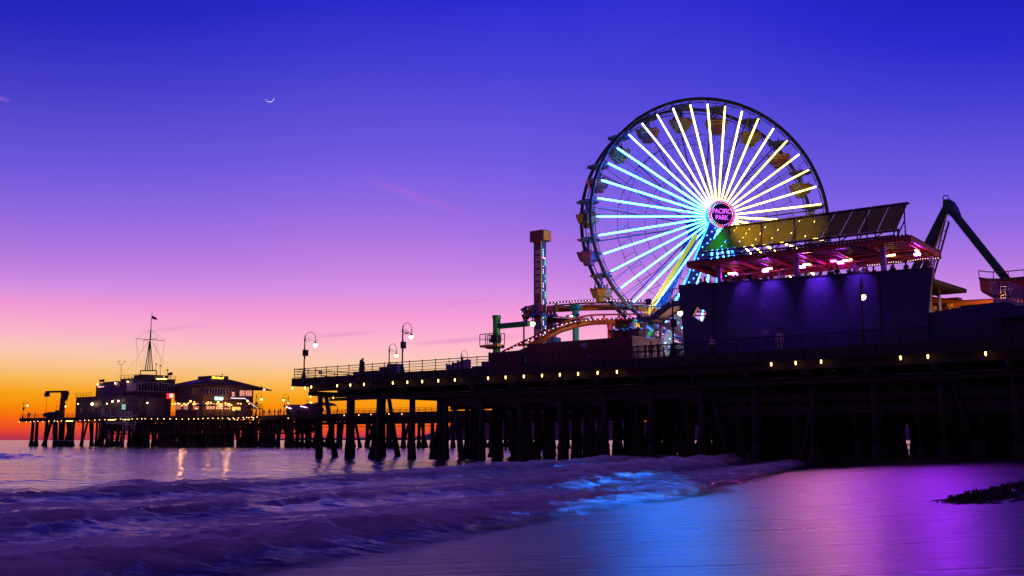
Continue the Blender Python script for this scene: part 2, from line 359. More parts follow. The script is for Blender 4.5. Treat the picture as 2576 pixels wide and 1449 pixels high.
def water_mat():
    m, nt, b, out = nodes('sea_water'); N = nt.nodes; L = nt.links
    geo = N.new('ShaderNodeNewGeometry')
    mp = N.new('ShaderNodeMapping'); mp.inputs['Rotation'].default_value = (0, 0, -math.atan2(SHD.y, SHD.x)); mp.inputs['Scale'].default_value = (.35, 1, 1)
    vr = N.new('ShaderNodeMapping'); vr.vector_type = 'POINT'
    L.new(geo.outputs['Position'], mp.inputs[0])
    n1 = N.new('ShaderNodeTexNoise'); n1.inputs['Scale'].default_value = .9; n1.inputs['Detail'].default_value = 5; n1.inputs['Roughness'].default_value = .55
    n2 = N.new('ShaderNodeTexNoise'); n2.inputs['Scale'].default_value = .22; n2.inputs['Detail'].default_value = 4
    for n in (n1, n2): L.new(mp.outputs[0], n.inputs['Vector'])
    ad = N.new('ShaderNodeMath'); ad.operation = 'MULTIPLY_ADD'; L.new(n2.outputs[0], ad.inputs[0]); ad.inputs[1].default_value = 2.2; L.new(n1.outputs[0], ad.inputs[2])
    bp = N.new('ShaderNodeBump'); bp.inputs['Strength'].default_value = .55; bp.inputs['Distance'].default_value = .32; L.new(ad.outputs[0], bp.inputs['Height'])
    b.inputs['Base Color'].default_value = (.04, .014, .1, 1); b.inputs['Roughness'].default_value = .13; b.inputs['IOR'].default_value = 1.75
    L.new(bp.outputs[0], b.inputs['Normal'])
    fo = N.new('ShaderNodeBsdfPrincipled'); fo.inputs['Roughness'].default_value = .75; fo.inputs['Specular IOR Level'].default_value = .25
    n3 = N.new('ShaderNodeTexNoise'); n3.inputs['Scale'].default_value = 1.25; n3.inputs['Detail'].default_value = 7; n3.inputs['Roughness'].default_value = .62; n3.inputs['Distortion'].default_value = .5
    L.new(mp.outputs[0], n3.inputs['Vector'])
    fc = N.new('ShaderNodeValToRGB'); fc.color_ramp.elements[0].position = .3; fc.color_ramp.elements[0].color = (.34, .32, .42, 1)
    fc.color_ramp.elements[1].position = .72; fc.color_ramp.elements[1].color = (.9, .88, .93, 1); L.new(n3.outputs[0], fc.inputs[0]); L.new(fc.outputs[0], fo.inputs['Base Color'])
    bp2 = N.new('ShaderNodeBump'); bp2.inputs['Strength'].default_value = .95; bp2.inputs['Distance'].default_value = .45; L.new(n3.outputs[0], bp2.inputs['Height']); L.new(bp2.outputs[0], fo.inputs['Normal'])
    trn = N.new('ShaderNodeBsdfTranslucent'); L.new(fc.outputs[0], trn.inputs[0]); L.new(bp2.outputs[0], trn.inputs['Normal'])
    fm = N.new('ShaderNodeMixShader'); fm.inputs[0].default_value = .5; L.new(fo.outputs[0], fm.inputs[1]); L.new(trn.outputs[0], fm.inputs[2])
    at = N.new('ShaderNodeAttribute'); at.attribute_name = 'foam'
    def mm(op, a, b_, clamp=True):
        n = N.new('ShaderNodeMath'); n.operation = op; n.use_clamp = clamp
        for i, x in enumerate((a, b_)):
            if isinstance(x, (int, float)): n.inputs[i].default_value = x
            else: L.new(x, n.inputs[i])
        return n.outputs[0]
    f = mm('MULTIPLY', mm('SUBTRACT', mm('ADD', mm('MULTIPLY', at.outputs['Fac'], 1.1, False), n3.outputs[0], False), .88, False), 2.2)
    mx = N.new('ShaderNodeMixShader'); L.new(f, mx.inputs[0]); L.new(b.outputs[0], mx.inputs[1]); L.new(fm.outputs[0], mx.inputs[2])
    tr = N.new('ShaderNodeBsdfTransparent'); fl = N.new('ShaderNodeAttribute'); fl.attribute_name = 'film'
    m2 = N.new('ShaderNodeMixShader'); L.new(fl.outputs['Fac'], m2.inputs[0]); L.new(tr.outputs[0], m2.inputs[1]); L.new(mx.outputs[0], m2.inputs[2])
    L.new(m2.outputs[0], out.inputs[0])
    return m
def sand_mat():
    m, nt, b, out = nodes('wet_sand'); N = nt.nodes; L = nt.links
    geo = N.new('ShaderNodeNewGeometry'); mp = N.new('ShaderNodeMapping')
    mp.inputs['Rotation'].default_value = (0, 0, -R(8)); mp.inputs['Scale'].default_value = (.1, 3.2, 1); L.new(geo.outputs['Position'], mp.inputs[0])
    n1 = N.new('ShaderNodeTexNoise'); n1.inputs['Scale'].default_value = 1.1; n1.inputs['Detail'].default_value = 6; n1.inputs['Roughness'].default_value = .6; L.new(mp.outputs[0], n1.inputs['Vector'])
    bp = N.new('ShaderNodeBump'); bp.inputs['Strength'].default_value = .85; bp.inputs['Distance'].default_value = .12; L.new(n1.outputs[0], bp.inputs['Height']); L.new(bp.outputs[0], b.inputs['Normal'])
    b.inputs['Base Color'].default_value = (.02, .014, .016, 1)
    mr = N.new('ShaderNodeMapRange'); mr.inputs[1].default_value = .3; mr.inputs[2].default_value = .7; mr.inputs[3].default_value = .24; mr.inputs[4].default_value = .36
    L.new(n1.outputs[0], mr.inputs[0]); L.new(mr.outputs[0], b.inputs['Roughness']); b.inputs['IOR'].default_value = 1.5; b.inputs['Specular IOR Level'].default_value = .6
    return m
def foam_z(x, y, lay=0):
    h, at = sea_z(x, y); d, a = shore_d(x, y)
    puff = .55 + 1.0 * fbm(a * .7, d, 1.9, 4, 41 + lay)
    m = np.clip(at['foam'] * 1.9 - .12, 0, 1) * np.clip(puff + .2, 0, 1)
    m = m * np.clip(at['film'] * 1.6 - .3, 0, 1) * np.clip((70 + d) / 20, 0, 1) * np.clip(1 - (y - 90) / 40, 0, 1)
    return h + .03 + (.06 + .16 * lay) * np.clip(puff, 0, 1.3) * at['foam'] + .02 * lay, {'mist': m}
def foam_mat():
    m, nt, b, out = nodes('soft_white_water'); N = nt.nodes; L = nt.links
    at = N.new('ShaderNodeAttribute'); at.attribute_name = 'mist'
    geo = N.new('ShaderNodeNewGeometry'); mp = N.new('ShaderNodeMapping'); mp.inputs['Rotation'].default_value = (0, 0, -math.atan2(SHD.y, SHD.x)); mp.inputs['Scale'].default_value = (.55, 1.2, 1); L.new(geo.outputs['Position'], mp.inputs[0])
    n = N.new('ShaderNodeTexNoise'); n.inputs['Scale'].default_value = .9; n.inputs['Detail'].default_value = 9; n.inputs['Roughness'].default_value = .66; n.inputs['Distortion'].default_value = .8; L.new(mp.outputs[0], n.inputs['Vector'])
    r = N.new('ShaderNodeMapRange'); r.inputs[1].default_value = .33; r.inputs[2].default_value = .6; L.new(n.outputs[0], r.inputs[0])
    ml = N.new('ShaderNodeMath'); ml.operation = 'MULTIPLY'; L.new(r.outputs[0], ml.inputs[0]); L.new(at.outputs['Fac'], ml.inputs[1])
    m8 = N.new('ShaderNodeMath'); m8.operation = 'MULTIPLY'; m8.inputs[1].default_value = 1.0; L.new(ml.outputs[0], m8.inputs[0])
    tr = N.new('ShaderNodeBsdfTransparent'); di = N.new('ShaderNodeBsdfDiffuse'); di.inputs[0].default_value = (.92, .88, .94, 1); tl = N.new('ShaderNodeBsdfTranslucent'); tl.inputs[0].default_value = (.92, .85, .92, 1)
    a = N.new('ShaderNodeMixShader'); a.inputs[0].default_value = .62; L.new(di.outputs[0], a.inputs[1]); L.new(tl.outputs[0], a.inputs[2])
    c = N.new('ShaderNodeMixShader'); L.new(m8.outputs[0], c.inputs[0]); L.new(tr.outputs[0], c.inputs[1]); L.new(a.outputs[0], c.inputs[2]); L.new(c.outputs[0], out.inputs[0])
    return m
fmt = foam_mat()
for lay in (1,):
    sf = grid('surf_foam', 560, 420, 9.0, 130, 1.1, lambda x, y: foam_z(x, y, lay), fmt); tag(sf, kind='stuff')
sea = grid('sea', 950, 720, 8.0, 16000, .95, sea_z, water_mat(), 1.7); tag(sea, kind='structure')
beach = grid('beach', 620, 300, 3.0, 220, 1.6, sand_surface, sand_mat()); tag(beach, kind='structure')

# ------------------------------------------------------------------ near pier
DZ = 8.0; DEPTH = 62.0; SEND = 104.0
pier = thing('pier', 'long dark timber pier on tall piles carrying the ferris wheel and the blue deck building', 'pier', PF.pt(40, 20, 0))
b = MB(); b.box(-.6, SEND, 0, DEPTH, 7.62, DZ, PF)
build('deck', b, M['deckwood'], pier)
b = MB()
b.box(-.6, SEND, -.12, -.002, 7.36, DZ + .14, PF); b.box(-.72, -.602, -.12, DEPTH, 7.36, DZ + .14, PF)
build('edge_beam', b, M['deckwood'], pier)
for k in range(16):
    b = MB(); t = .35 + k * 4.0
    b.box(1.6 if k == 0 else 1.9, SEND, t, t + .3, 6.75, 7.617, PF)
    build('stringer', b, M['deckwood'], pier)
b = MB()
for s in np.arange(-.3, SEND, .55): b.box(s, s + .14, -.02, 3.4, 7.37, 7.6, PF)
build('joist_run', b, M['deckwood'], pier)['kind'] = 'stuff'
bents = [2.4 + 4.5 * i for i in range(22)]
for i, s in enumerate(bents):
    b = MB(); b.box(s - .2, s + .2, .1, DEPTH - .5, 6.28, 6.747, PF); b.box(s - .16, s + .16, -.25, .1, 6.3, 6.7, PF)
    build('pile_cap', b, M['deckwood'], pier)
# long walers and pipes hung under the deck edge
b = MB()
b.box(4.5, SEND, .62, .8, 5.72, 6.02, PF); b.box(20, SEND, 2.2, 2.4, 4.6, 5.1, PF)
build('waler', b, M['deckwood'], pier)
b = MB(); b.path([PF.pt(3.2, .2, 6.1), PF.pt(40, .2, 6.1), PF.pt(SEND, .2, 6.1)], .09, 6)
for s in (9.3, 24.5, 37, 58): b.path([PF.pt(s, .0, 6.2), PF.pt(s + 1.2, -.02, 6.9), PF.pt(s + 1.8, -.05, 7.3)], .04, 5)
build('utility_pipe', b, M['darksteel'], pier)
def pile_mb(b, s, t, ds=0, dt=0, r=.27, top=6.3):
    q0 = PF.pt(s + ds, t + dt, 0); q1 = PF.pt(s, t, top)
    def at(z): return q0 + (q1 - q0) * (z / top)
    gz = float(sand_z(np.array([q0.x]), np.array([q0.y]))[0])
    b.mi = 0; b.path([at(1.5), at(top)], [r * 1.02, r * .92], 9)
    b.mi = 1; j = random.random() * .05
    base = min(-.6, gz - .5)
    b.path([at(base), at(.1), at(.5), at(1.0), at(1.45 + j), at(1.52 + j)], [r * 1.5, r * (1.45 + j), r * 1.36, r * (1.32 - j), r * 1.2, r * 1.02], 9)
piles = []
for i, s in enumerate(bents):
    t = 1.2; row = 0
    while t < (DEPTH - 1 if i > 10 else 27 if i < 5 else 40 if i < 7 else 54):
        js = random.uniform(-.25, .25); jt = random.uniform(-.3, .3)
        if row == 0: js = jt = 0
        if not (i == 0 and row in (4, 7)) and not (i in (1, 3) and row in (2, 6, 9)):
            piles.append((s + js, t + jt, 0, 0, random.uniform(.25, .3)))
            if ((i + row) % 2 == 0 and (i < 4 or i > 7)) or (4 <= i <= 7 and (i * 5 + row * 3) % 4 == 0): piles.append((s + js + .3, t + jt + .5, random.choice((-1.9, 1.7, -1.5)), random.uniform(-.4, .4), .24))
            if i > 6: piles.append((s + js + 2.1, t + jt + 1.6, random.uniform(-.2, .6), random.uniform(-.3, .3), .27))
        row += 1; t += 4.4 if i < 3 else 4.0
def prank(p):
    q = PF.pt(p[0], p[1], 3); return (q - CAM).length + p[1] * 1.4 + (30 if p[0] > 88 else 0)
piles.sort(key=prank)
for p in piles[:99]:
    b = MB(); pile_mb(b, p[0], p[1], p[2], p[3], p[4]); build('pile', b, [M['pile'], M['barnacle']], pier, smooth=True)
b = MB()
for p in piles[99:]: pile_mb(b, p[0], p[1], p[2], p[3], p[4])
build('pile_forest', b, [M['pile'], M['barnacle']], pier, smooth=True)['kind'] = 'stuff'
b = MB()
for i, s in enumerate(bents):
    if i < 4: continue
    if i < 10:
        for k in range(0, 6 if i < 7 else 12):
            t = 1.2 + 4 * k; b.beam(PF.pt(s, t, 6.0), PF.pt(s + 4.5, t, 4.6), .14, .4); b.box(s, s + 4.5, t, t + .2, 5.0, 5.9, PF); b.box(s - .15, s + .15, t, t + 4, 4.9, 5.7, PF)
        continue
    for k in range(0, 13):
        t = 1.2 + 4 * k; b.beam(PF.pt(s - .3, t, 5.9), PF.pt(s - .3, t + 4, 2.9 - .4 * (i % 2)), .12, .3); b.beam(PF.pt(s + .3, t + 4, 5.9), PF.pt(s + .3, t, 3.0), .12, .3)
    if i > 7:
        for k in range(0, 14, 2):
            t = 2.5 + 4 * k; b.beam(PF.pt(s, t, 5.9), PF.pt(s + 4.5, t, 3.3), .14, .32); b.beam(PF.pt(s + 4.5, t + 2, 5.6), PF.pt(s, t + 2, 3.0), .14, .32)
            b.box(s, s + 4.5, t, t + .2, 3.6, 4.3, PF)
build('cross_bracing', b, M['pile'], pier)['kind'] = 'stuff'
# plank screen added to block sky gaps and keep the underside black
b = MB()
x = 52.0
while x < SEND - .5:
    w = random.uniform(.5, .8); b.box(x, x + w - .004, 44 + random.uniform(-.05, .05), 44.3, -1, 6.2, PF); x += w + (random.choice((0, 0, 0, .06, 0, 0, .12)))
b.box(7, 52, 57, 57.3, 3.7, 6.25, PF)
build('bulkhead', b, M['pile'], pier)

# railing along the front and the end
rail = MB()
for z, r in ((1.12, .042), (.88, .028), (.6, .028), (.3, .03)):
    rail.path([PF.pt(-.45, 0, DZ + z), PF.pt(SEND, 0, DZ + z)], r, 6); rail.path([PF.pt(-.45, 0, DZ + z), PF.pt(-.45, 30, DZ + z)], r, 6)
for z in (.74, .45, .16): rail.path([PF.pt(-.45, 0, DZ + z), PF.pt(SEND, 0, DZ + z)], .01, 4)
railing = build('railing', rail, M['lampiron'], pier)
s = -.45
while s < 92:
    b = MB(); b.tube(PF.pt(s, 0, DZ + .14), PF.pt(s, 0, DZ + 1.16), .04, n=6); b.sphere(PF.pt(s, 0, DZ + 1.17), .055, 6, 4)
    b.box(s - .16, s + .16, -.2, -.122, 7.5, DZ + .1, PF); b.box(s - .1, s + .1, -.17, .06, DZ + .141, DZ + .19, PF)
    build('rail_post', b, M['darksteel'], railing); s += 1.72
for t in np.arange(1.8, 30, 1.8):
    b = MB(); b.tube(PF.pt(-.45, t, DZ), PF.pt(-.45, t, DZ + 1.16), .04, n=6); build('rail_post', b, M['lampiron'], railing)

# ------------------------------------------------------------------ lamp posts
def lamp_proto():
    t = thing('street_lamp', 'x', 'street lamp', (0, 0, 0), 'swan-neck lamps along the pier railing')
    b = MB(); b.lathe([(.34, 0), (.34, .1), (.27, .14), (.24, .45), (.17, .62), (.2, .68), (.13, .76), (.1, 1.0), (.075, 1.05), (.065, 4.05), (.1, 4.08), (.1, 4.2), (.065, 4.24), (.07, 4.4), (.03, 4.55), (.05, 4.6), (.004, 4.7)], (0, 0, 0), 10)
    build('pole', b, M['lampiron'], t, smooth=False)
    b = MB(); pts = [V((.04, 0, 4.2))]
    for i in range(13):
        a = math.pi - math.pi * i / 12; pts.append(V((.6 + .54 * math.cos(a), 0, 4.5 + .52 * math.sin(a))))
    pts.append(V((1.14, 0, 4.12))); b.path(pts, .028, 6)
    sc = [V((.06, 0, 4.05)), V((.16, 0, 4.28)), V((.34, 0, 4.34)), V((.7, 0, 4.2)), V((1.0, 0, 4.1)), V((1.2, 0, 4.12)), V((1.32, 0, 4.25)), V((1.3, 0, 4.36))]
    b.path(sc, .02, 5)
    cu = [V((.34 + .16 * math.cos(a), 0, 4.12 + .16 * math.sin(a))) for a in np.linspace(1.4, -3.6, 10)]; b.path(cu, .016, 5)
    build('arm', b, M['lampiron'], t)
    b = MB(); b.lathe([(.03, 4.15), (.045, 4.02), (.09, 3.97), (.2, 3.84), (.21, 3.8), (.17, 3.8)], (1.14, 0, 0), 12); build('hood', b, M['lampiron'], t)
    b = MB(); b.lathe([(.17, 3.8), (.2, 3.72), (.19, 3.62), (.13, 3.52), (.05, 3.47), (.004, 3.46)], (1.14, 0, 0), 12); build('globe', b, M['globe'], t, smooth=True)
    return t
LP = lamp_proto()
lamp_objs = []
lamps = [(.5, .5, 'lamp post at the far left corner of the near pier with a hanging sign board', 1.0, -.4),
         (15.15, .6, 'tall lamp post carrying a camera and sign board beside the banner', 1.0, 0),
         (30.3, .6, 'thin lamp post in front of the brown boarded wall by the drop tower', 1.06, 0),
         (45.4, .6, 'lamp post beside the stairs, its light shining near the diamond opening', 1.0, .03),
         (60.5, .6, 'lamp post in front of the tall blue wall, its light close against the pole', 1.0, .27)]
for i, (s, t, lab, sc, da) in enumerate(lamps):
    o = LP if i == 0 else copy_thing(LP, (0, 0, 0))
    o.location = PF.pt(s, t, DZ); o.rotation_euler = (0, 0, math.atan2(PF.n.y, PF.n.x) + da); o.scale = (sc,) * 3; o['label'] = lab
    lamp_objs.append(o)
def far_lamp(p, t, lab, sc=1.0, base=DZ):
    s, z = PF.hit(p, t); o = copy_thing(LP, PF.pt(s, t, base), math.atan2(PF.n.y, PF.n.x), lab, sc); return o
o2 = far_lamp(D('3', 1040, 400), 15.5, 'shorter-looking lamp post behind the railing with a round no-go sign on its pole', 1.0)
far_lamp(D('4', 165, 600), 28, 'distant lamp post showing only its curved top above the banner fence', 1.0)
for i, o in enumerate(lamp_objs):
    if i in (0, 1, 3):
        sg = MB(); sg.box(-.04, .04, -.3, .3, 2.5, 3.15); sg.box(-.02, .02, -.02, .02, 2.2, 3.3)
        q = build('sign_board', sg, M['darksteel'], None, org=(0, 0, 0)); q.parent = o; q.location = (.1, 0, 0); q.rotation_euler = (0, 0, R(80))
    if i == 1:
        cm = MB(); cm.box(.35, .75, -.07, .07, 3.95, 4.08); cm.tube((.06, 0, 3.8), (.45, 0, 3.95), .025, n=5); cm.box(.0, .08, -.06, .06, 3.1, 3.4)
        q = build('camera_unit', cm, M['blackmetal'], None, org=(0, 0, 0)); q.parent = o
b = MB(); b.box(-.03, .03, -.2, .2, 2.35, 2.85)
q = build('small_sign', b, M['white'], None, org=(0, 0, 0)); q.parent = o2; q.location = (.1, 0, 0); q.rotation_euler = (0, 0, R(80))
b = MB(); b.lathe([(.13, 0), (.17, .0), (.17, .02), (.13, .02)], (0, 0, 0), 14); b.xf(Matrix.Translation((.06, 0, 2.66)) @ Matrix.Rotation(R(90), 4, 'Y'))
q2 = build('red_ring', b, M['red'], None, org=(0, 0, 0)); q2.parent = q

# ------------------------------------------------------------------ bulkhead lights under the deck edge
t = thing('deck_light', 'x', 'bulkhead light', (0, 0, 0), 'yellow bulkhead lights under the pier edge')
b = MB(); b.box(-.1, .1, -.06, .12, 0, .08); b.lathe([(.1, -.04), (.1, 0)], (0, 0, 0), 10); build('housing', b, M['blackmetal'], t)
b = MB(); b.lathe([(.05, -.05), (.06, -.12), (.055, -.24), (.03, -.3), (.004, -.31)], (0, 0, 0), 10); build('jar', b, M['jelly'], t, smooth=True)
DL = t
spots = [('3', 118, 690), ('3', 238, 700), ('3', 298, 685), ('3', 545, 675), ('3', 670, 668), ('3', 800, 660), ('3', 1075, 650), ('3', 1213, 643), ('3', 1355, 635), ('3', 1508, 628),
         ('4', 115, 772), ('4', 373, 762), ('4', 509, 755), ('4', 650, 748), ('4', 792, 740), ('4', 930, 733), ('4', 1072, 726), ('4', 1223, 717), ('4', 1373, 710),
         ('a', 1018, 642), ('a', 1208, 632), ('a', 1405, 622), ('b', 697, 587), ('b', 909, 575), ('b', 1357, 550)]
for i, k in enumerate(spots):
    s, z = PF.hit(D(*k), -.2); o = DL if i == 0 else copy_thing(DL, (0, 0, 0))
    o.location = PF.pt(s, -.2, min(z + .18, 7.34)); o['label'] = f'{ORD[i]} yellow bulkhead light from the left along the near pier edge'
for j, (k, tt) in enumerate(((('3', 290, 778), .2), (('3', 508, 785), .2))):
    s, z = PF.hit(D(*k), tt); o = copy_thing(DL, PF.pt(s, tt, z + .15)); o['label'] = ('left' if j == 0 else 'right') + ' one of two lower lights beneath the pier corner beam'
b = MB(); b.path([PF.pt(-.6, -.135, 7.36), PF.pt(95, -.135, 7.36)], .02, 5); build('cable_conduit', b, M['darksteel'], pier)

# ------------------------------------------------------------------ people
def skin_mesh(name, pts, edges, sub=1):
    me = bpy.data.meshes.new(name); me.from_pydata([p[0] for p in pts], edges, [])
    o = bpy.data.objects.new(name, me); COL.objects.link(o)
    md = o.modifiers.new('skin', 'SKIN'); md.use_smooth_shade = True
    for i, p in enumerate(pts):
        r = p[1]; me.skin_vertices[0].data[i].radius = (r, r) if not isinstance(r, tuple) else r
    me.skin_vertices[0].data[0].use_root = True
    ss = o.modifiers.new('sub', 'SUBSURF'); ss.levels = sub; ss.render_levels = sub
    dg = bpy.context.evaluated_depsgraph_get(); m2 = bpy.data.meshes.new_from_object(o.evaluated_get(dg))
    bpy.data.objects.remove(o); return m2
def person_mesh(pose):
    P = []; E = []
    def a(p, r, par=None):
        P.append((V(p), r)); i = len(P) - 1
        if par is not None: E.append((par, i))
        return i
    sit = pose == 'sit'; hz = .5 if sit else .93
    lean = .22 if pose == 'lean' else .04 if pose != 'hug' else .1
    pel = a((0, 0, hz), (.15, .12)); wa = a((0, lean * .3, hz + .17), (.13, .1), pel); ch = a((0, lean * .7, hz + .38), (.165, .11), wa); nk = a((0, lean, hz + .55), (.06, .06), ch)
    hb = a((0, lean + .03, hz + .64), (.075, .085), nk); hm = a((0, lean + .035, hz + .72), (.08, .095), hb); a((0, lean + .02, hz + .8), (.06, .07), hm); a((0, lean + .135, hz + .695), (.014, .016), hm)
    for sx in (-1, 1):
        hp = a((sx * .09, 0, hz - .06), .1, pel)
        if sit: kn = a((sx * .11, .42, hz), .07, hp); an = a((sx * .11, .44, .08), .045, kn)
        elif pose == 'walk': kn = a((sx * .1, .1 * sx + .05, .5), .07, hp); an = a((sx * .1, .22 * sx - .02, .09), .045, kn)
        else: kn = a((sx * .1, .02, .5), .07, hp); an = a((sx * .1, -.01, .09), .045, kn)
        a((sx * .115, P[an][0].y + .15, .045), .04, an)
        sh = a((sx * .17, lean * .9, hz + .47), .06, ch)
        if pose == 'lean' or pose == 'sit': el = a((sx * .24, lean + .16, hz + .22), .045, sh); wr = a((sx * .12, lean + .36, hz + .24), .03, el); d = V((-.3 * sx, .9, .0))
        elif pose == 'arm' and sx > 0: el = a((sx * .36, lean, hz + .62), .045, sh); wr = a((sx * .3, lean + .05, hz + .86), .03, el); d = V((-.1, .1, 1))
        elif pose == 'phone': el = a((sx * .25, lean + .1, hz + .25), .045, sh); wr = a((sx * .1, lean + .3, hz + .45), .03, el); d = V((-.2 * sx, .4, .6))
        elif pose == 'hug': el = a((sx * .26, lean + .15, hz + .3), .045, sh); wr = a((sx * .08, lean + .3, hz + .38), .03, el); d = V((-.7 * sx, .5, .1))
        else: el = a((sx * .25, lean - .03, hz + .2), .045, sh); wr = a((sx * .26, lean + .06, hz - .05), .03, el); d = V((0, .2, -.95))
        d.normalize(); w = P[wr][0]; pm = a(w + d * .07, (.036, .02), wr); side = d.cross(V((0, 1, .3))).normalized()
        for k, ln in enumerate((.065, .078, .072, .055)):
            root = a(w + d * .1 + side * (.03 - .02 * k), .011, pm); a(w + d * (.1 + ln) + side * (.034 - .022 * k) + V((0, .012, 0)), .009, root)
        a(w + d * .09 + side * .065, .011, pm)
    return skin_mesh('person', P, E), hz, lean
PM = {}
HM = {}
for ps in ('stand', 'lean', 'arm', 'walk', 'sit', 'phone', 'hug'):
    me, hz, ln = person_mesh(ps); n = len(me.polygons); mi = []
    for p in me.polygons:
        c = p.center
        if c.z > hz + .56: k = 0
        elif c.z < .1: k = 3
        elif (sum((me.vertices[v].co - V((0, ln, hz + .3))).length for v in p.vertices) / len(p.vertices) > .42 and c.z > hz - .2 and abs(c.x) > .05): k = 0
        elif c.z < hz + .04: k = 2
        else: k = 1
        mi.append(k)
    PM[ps] = (me, mi)
    for long in (0, 1):
        b = MB(); c = V((0, ln + .005, hz + .745)); b.sphere(c, .105, 10, 7, (.95, 1.02, .98))
        if long: b.path([c + V((0, -.05, 0)), c + V((0, -.09, -.16)), c + V((0, -.1, -.34))], [.1, .09, .04], 8)
        b.v = [v if not (v.y > ln + .06 and v.z < hz + .76) else V((v.x, ln + .05, v.z)) for v in b.v]
        h = bpy.data.meshes.new('hair'); h.from_pydata([tuple(v) for v in b.v], [], b.f); h.polygons.foreach_set('use_smooth', [True] * len(h.polygons))
        HM[(ps, long)] = h
    b = MB(); c = V((0, ln + .01, hz + .8)); b.lathe([(.17, -.02), (.17, 0), (.105, .01), (.1, .09), (.06, .12), (.004, .125)], c, 12)
    h = bpy.data.meshes.new('hat'); h.from_pydata([tuple(v) for v in b.v], [], b.f); HM[(ps, 'hat')] = h
def person(loc, face, pose, shirt, legs, label, long=0, hair='hair', sc=1.0, group=None, hat=None):
    me, mi = PM[pose]; me = me.copy(); me.name = 'person'
    for k in ('skin', shirt, legs, 'cblack'): me.materials.append(M[k])
    me.polygons.foreach_set('material_index', mi); me.update()
    o = bpy.data.objects.new('person', me); COL.objects.link(o); o.location = V(loc); o.rotation_euler = (0, 0, face - math.pi / 2); o.scale = (sc,) * 3
    tag(o, label, 'person', group)
    h = HM[(pose, long)].copy(); h.materials.append(M[hair]); ho = bpy.data.objects.new('hair', h); COL.objects.link(ho); ho.parent = o
    if hat:
        h = HM[(pose, 'hat')].copy(); h.materials.append(M[hat]); ho = bpy.data.objects.new('hat', h); COL.objects.link(ho); ho.parent = o
    return o
TOSEA = math.atan2(PF.e.y, PF.e.x)
FRONT = math.atan2(-PF.n.y, -PF.n.x)
def pp(p, t): s, z = PF.hit(p, t); return PF.pt(s, t, DZ)
person(pp(D('3', 765, 500), 1.0), TOSEA, 'hug', 'cblack', 'cblack', 'left one of two people embracing by the railing above the bench', 1)
person(pp(D('3', 795, 500), 1.05), TOSEA + math.pi, 'hug', 'cblack', 'cdenim', 'right, taller one of two people embracing by the railing', 0, sc=1.07)
person(pp(D('6', 1035, 900), 1.6), FRONT, 'stand', 'cwhite', 'cblack', 'person in white top and dark skirt standing before the blue wall', 1, sc=.98)
person(pp(D('6', 1850, 900), 1.6), FRONT + .3, 'stand', 'cwhite', 'cwhite', 'person all in white with a brimmed hat before the blue wall', 0, sc=1.04, hat='cbrown')
person(pp(D('e', 975, 1090), 3.5), FRONT + .8, 'stand', 'gondyellow', 'cnavy', 'person in yellow top behind the barred gate by the stairs')
person(pp(D('e', 1210, 1050), 8.0), FRONT - .8, 'walk', 'cnavy', 'cblack', 'person in blue at the foot of the stairs')

# deck furniture left: bench box, banner panels, bins
def sbox(p0, p1, t0, t1, name, label, cat, m, group=None, zb=DZ):
    s0, z0 = PF.hit(p0, t0); s1, z1 = PF.hit(p1, t0); b = MB(); z = max(z0, z1)
    b.box(s0, s1, t0, t1, zb, z, PF); b.box(s0 - .04, s1 + .04, t0 - .04, t1 + .04, z + .001, z + .05, PF)
    return b
t = thing('bench', 'long dark box bench against the railing under the embracing couple', 'bench', pp(D('3', 815, 560), .7))
b = sbox(D('3', 835, 545), D('3', 930, 535), .5, 1.3, '', '', '', None); build('planter_box', b, M['cgrey'], t)
b = sbox(D('3', 697, 550), D('3', 833, 545), .5, 1.3, '', '', '', None); build('seat', b, M['cgrey'], t)
for a_, z_, lab in (((945, 1017), 495, 'left, lower purple-grey utility cabinet by the tall lamp post'), ((1019, 1108), 466, 'right, taller purple-grey utility cabinet by the tall lamp post')):
    t = thing('utility_cabinet', lab, 'cabinet', pp(D('3', sum(a_) / 2, 560), 2), 'cabinets behind the railing')
    b = MB(); s0, z0 = PF.hit(D('3', a_[0], z_), 2); s1, z1 = PF.hit(D('3', a_[1], z_), 2); b.box(s0, s1, 2, 2.9, DZ, z1, PF); build('cabinet_body', b, M['cpurple'], t)
    b = MB(); b.box(s0 + .1, s1 - .1, 1.96, 1.998, DZ + .15, z1 - .12, PF); build('door', b, M['cgrey'], t)
    b = MB(); b.box(s1 - .25, s1 - .2, 1.92, 1.958, DZ + .6, DZ + .8, PF); build('handle', b, M['blackmetal'], t)
t = thing('warning_sign', 'small dark plate wired to the pier railing left of the couple', 'sign', PF.pt(4, -.1, DZ))
s0, z0 = PF.hit(D('3', 370, 533), -.06); s1, z1 = PF.hit(D('3', 400, 566), -.06); b = MB(); b.box(s0, s1, -.085, -.05, z1, z0, PF); build('plate', b, M['cgrey'], t)
b = MB(); b.box(s0 + .06, s1 - .06, -.09, -.087, z1 + .08, z0 - .08, PF); build('notice', b, M['white'], t)
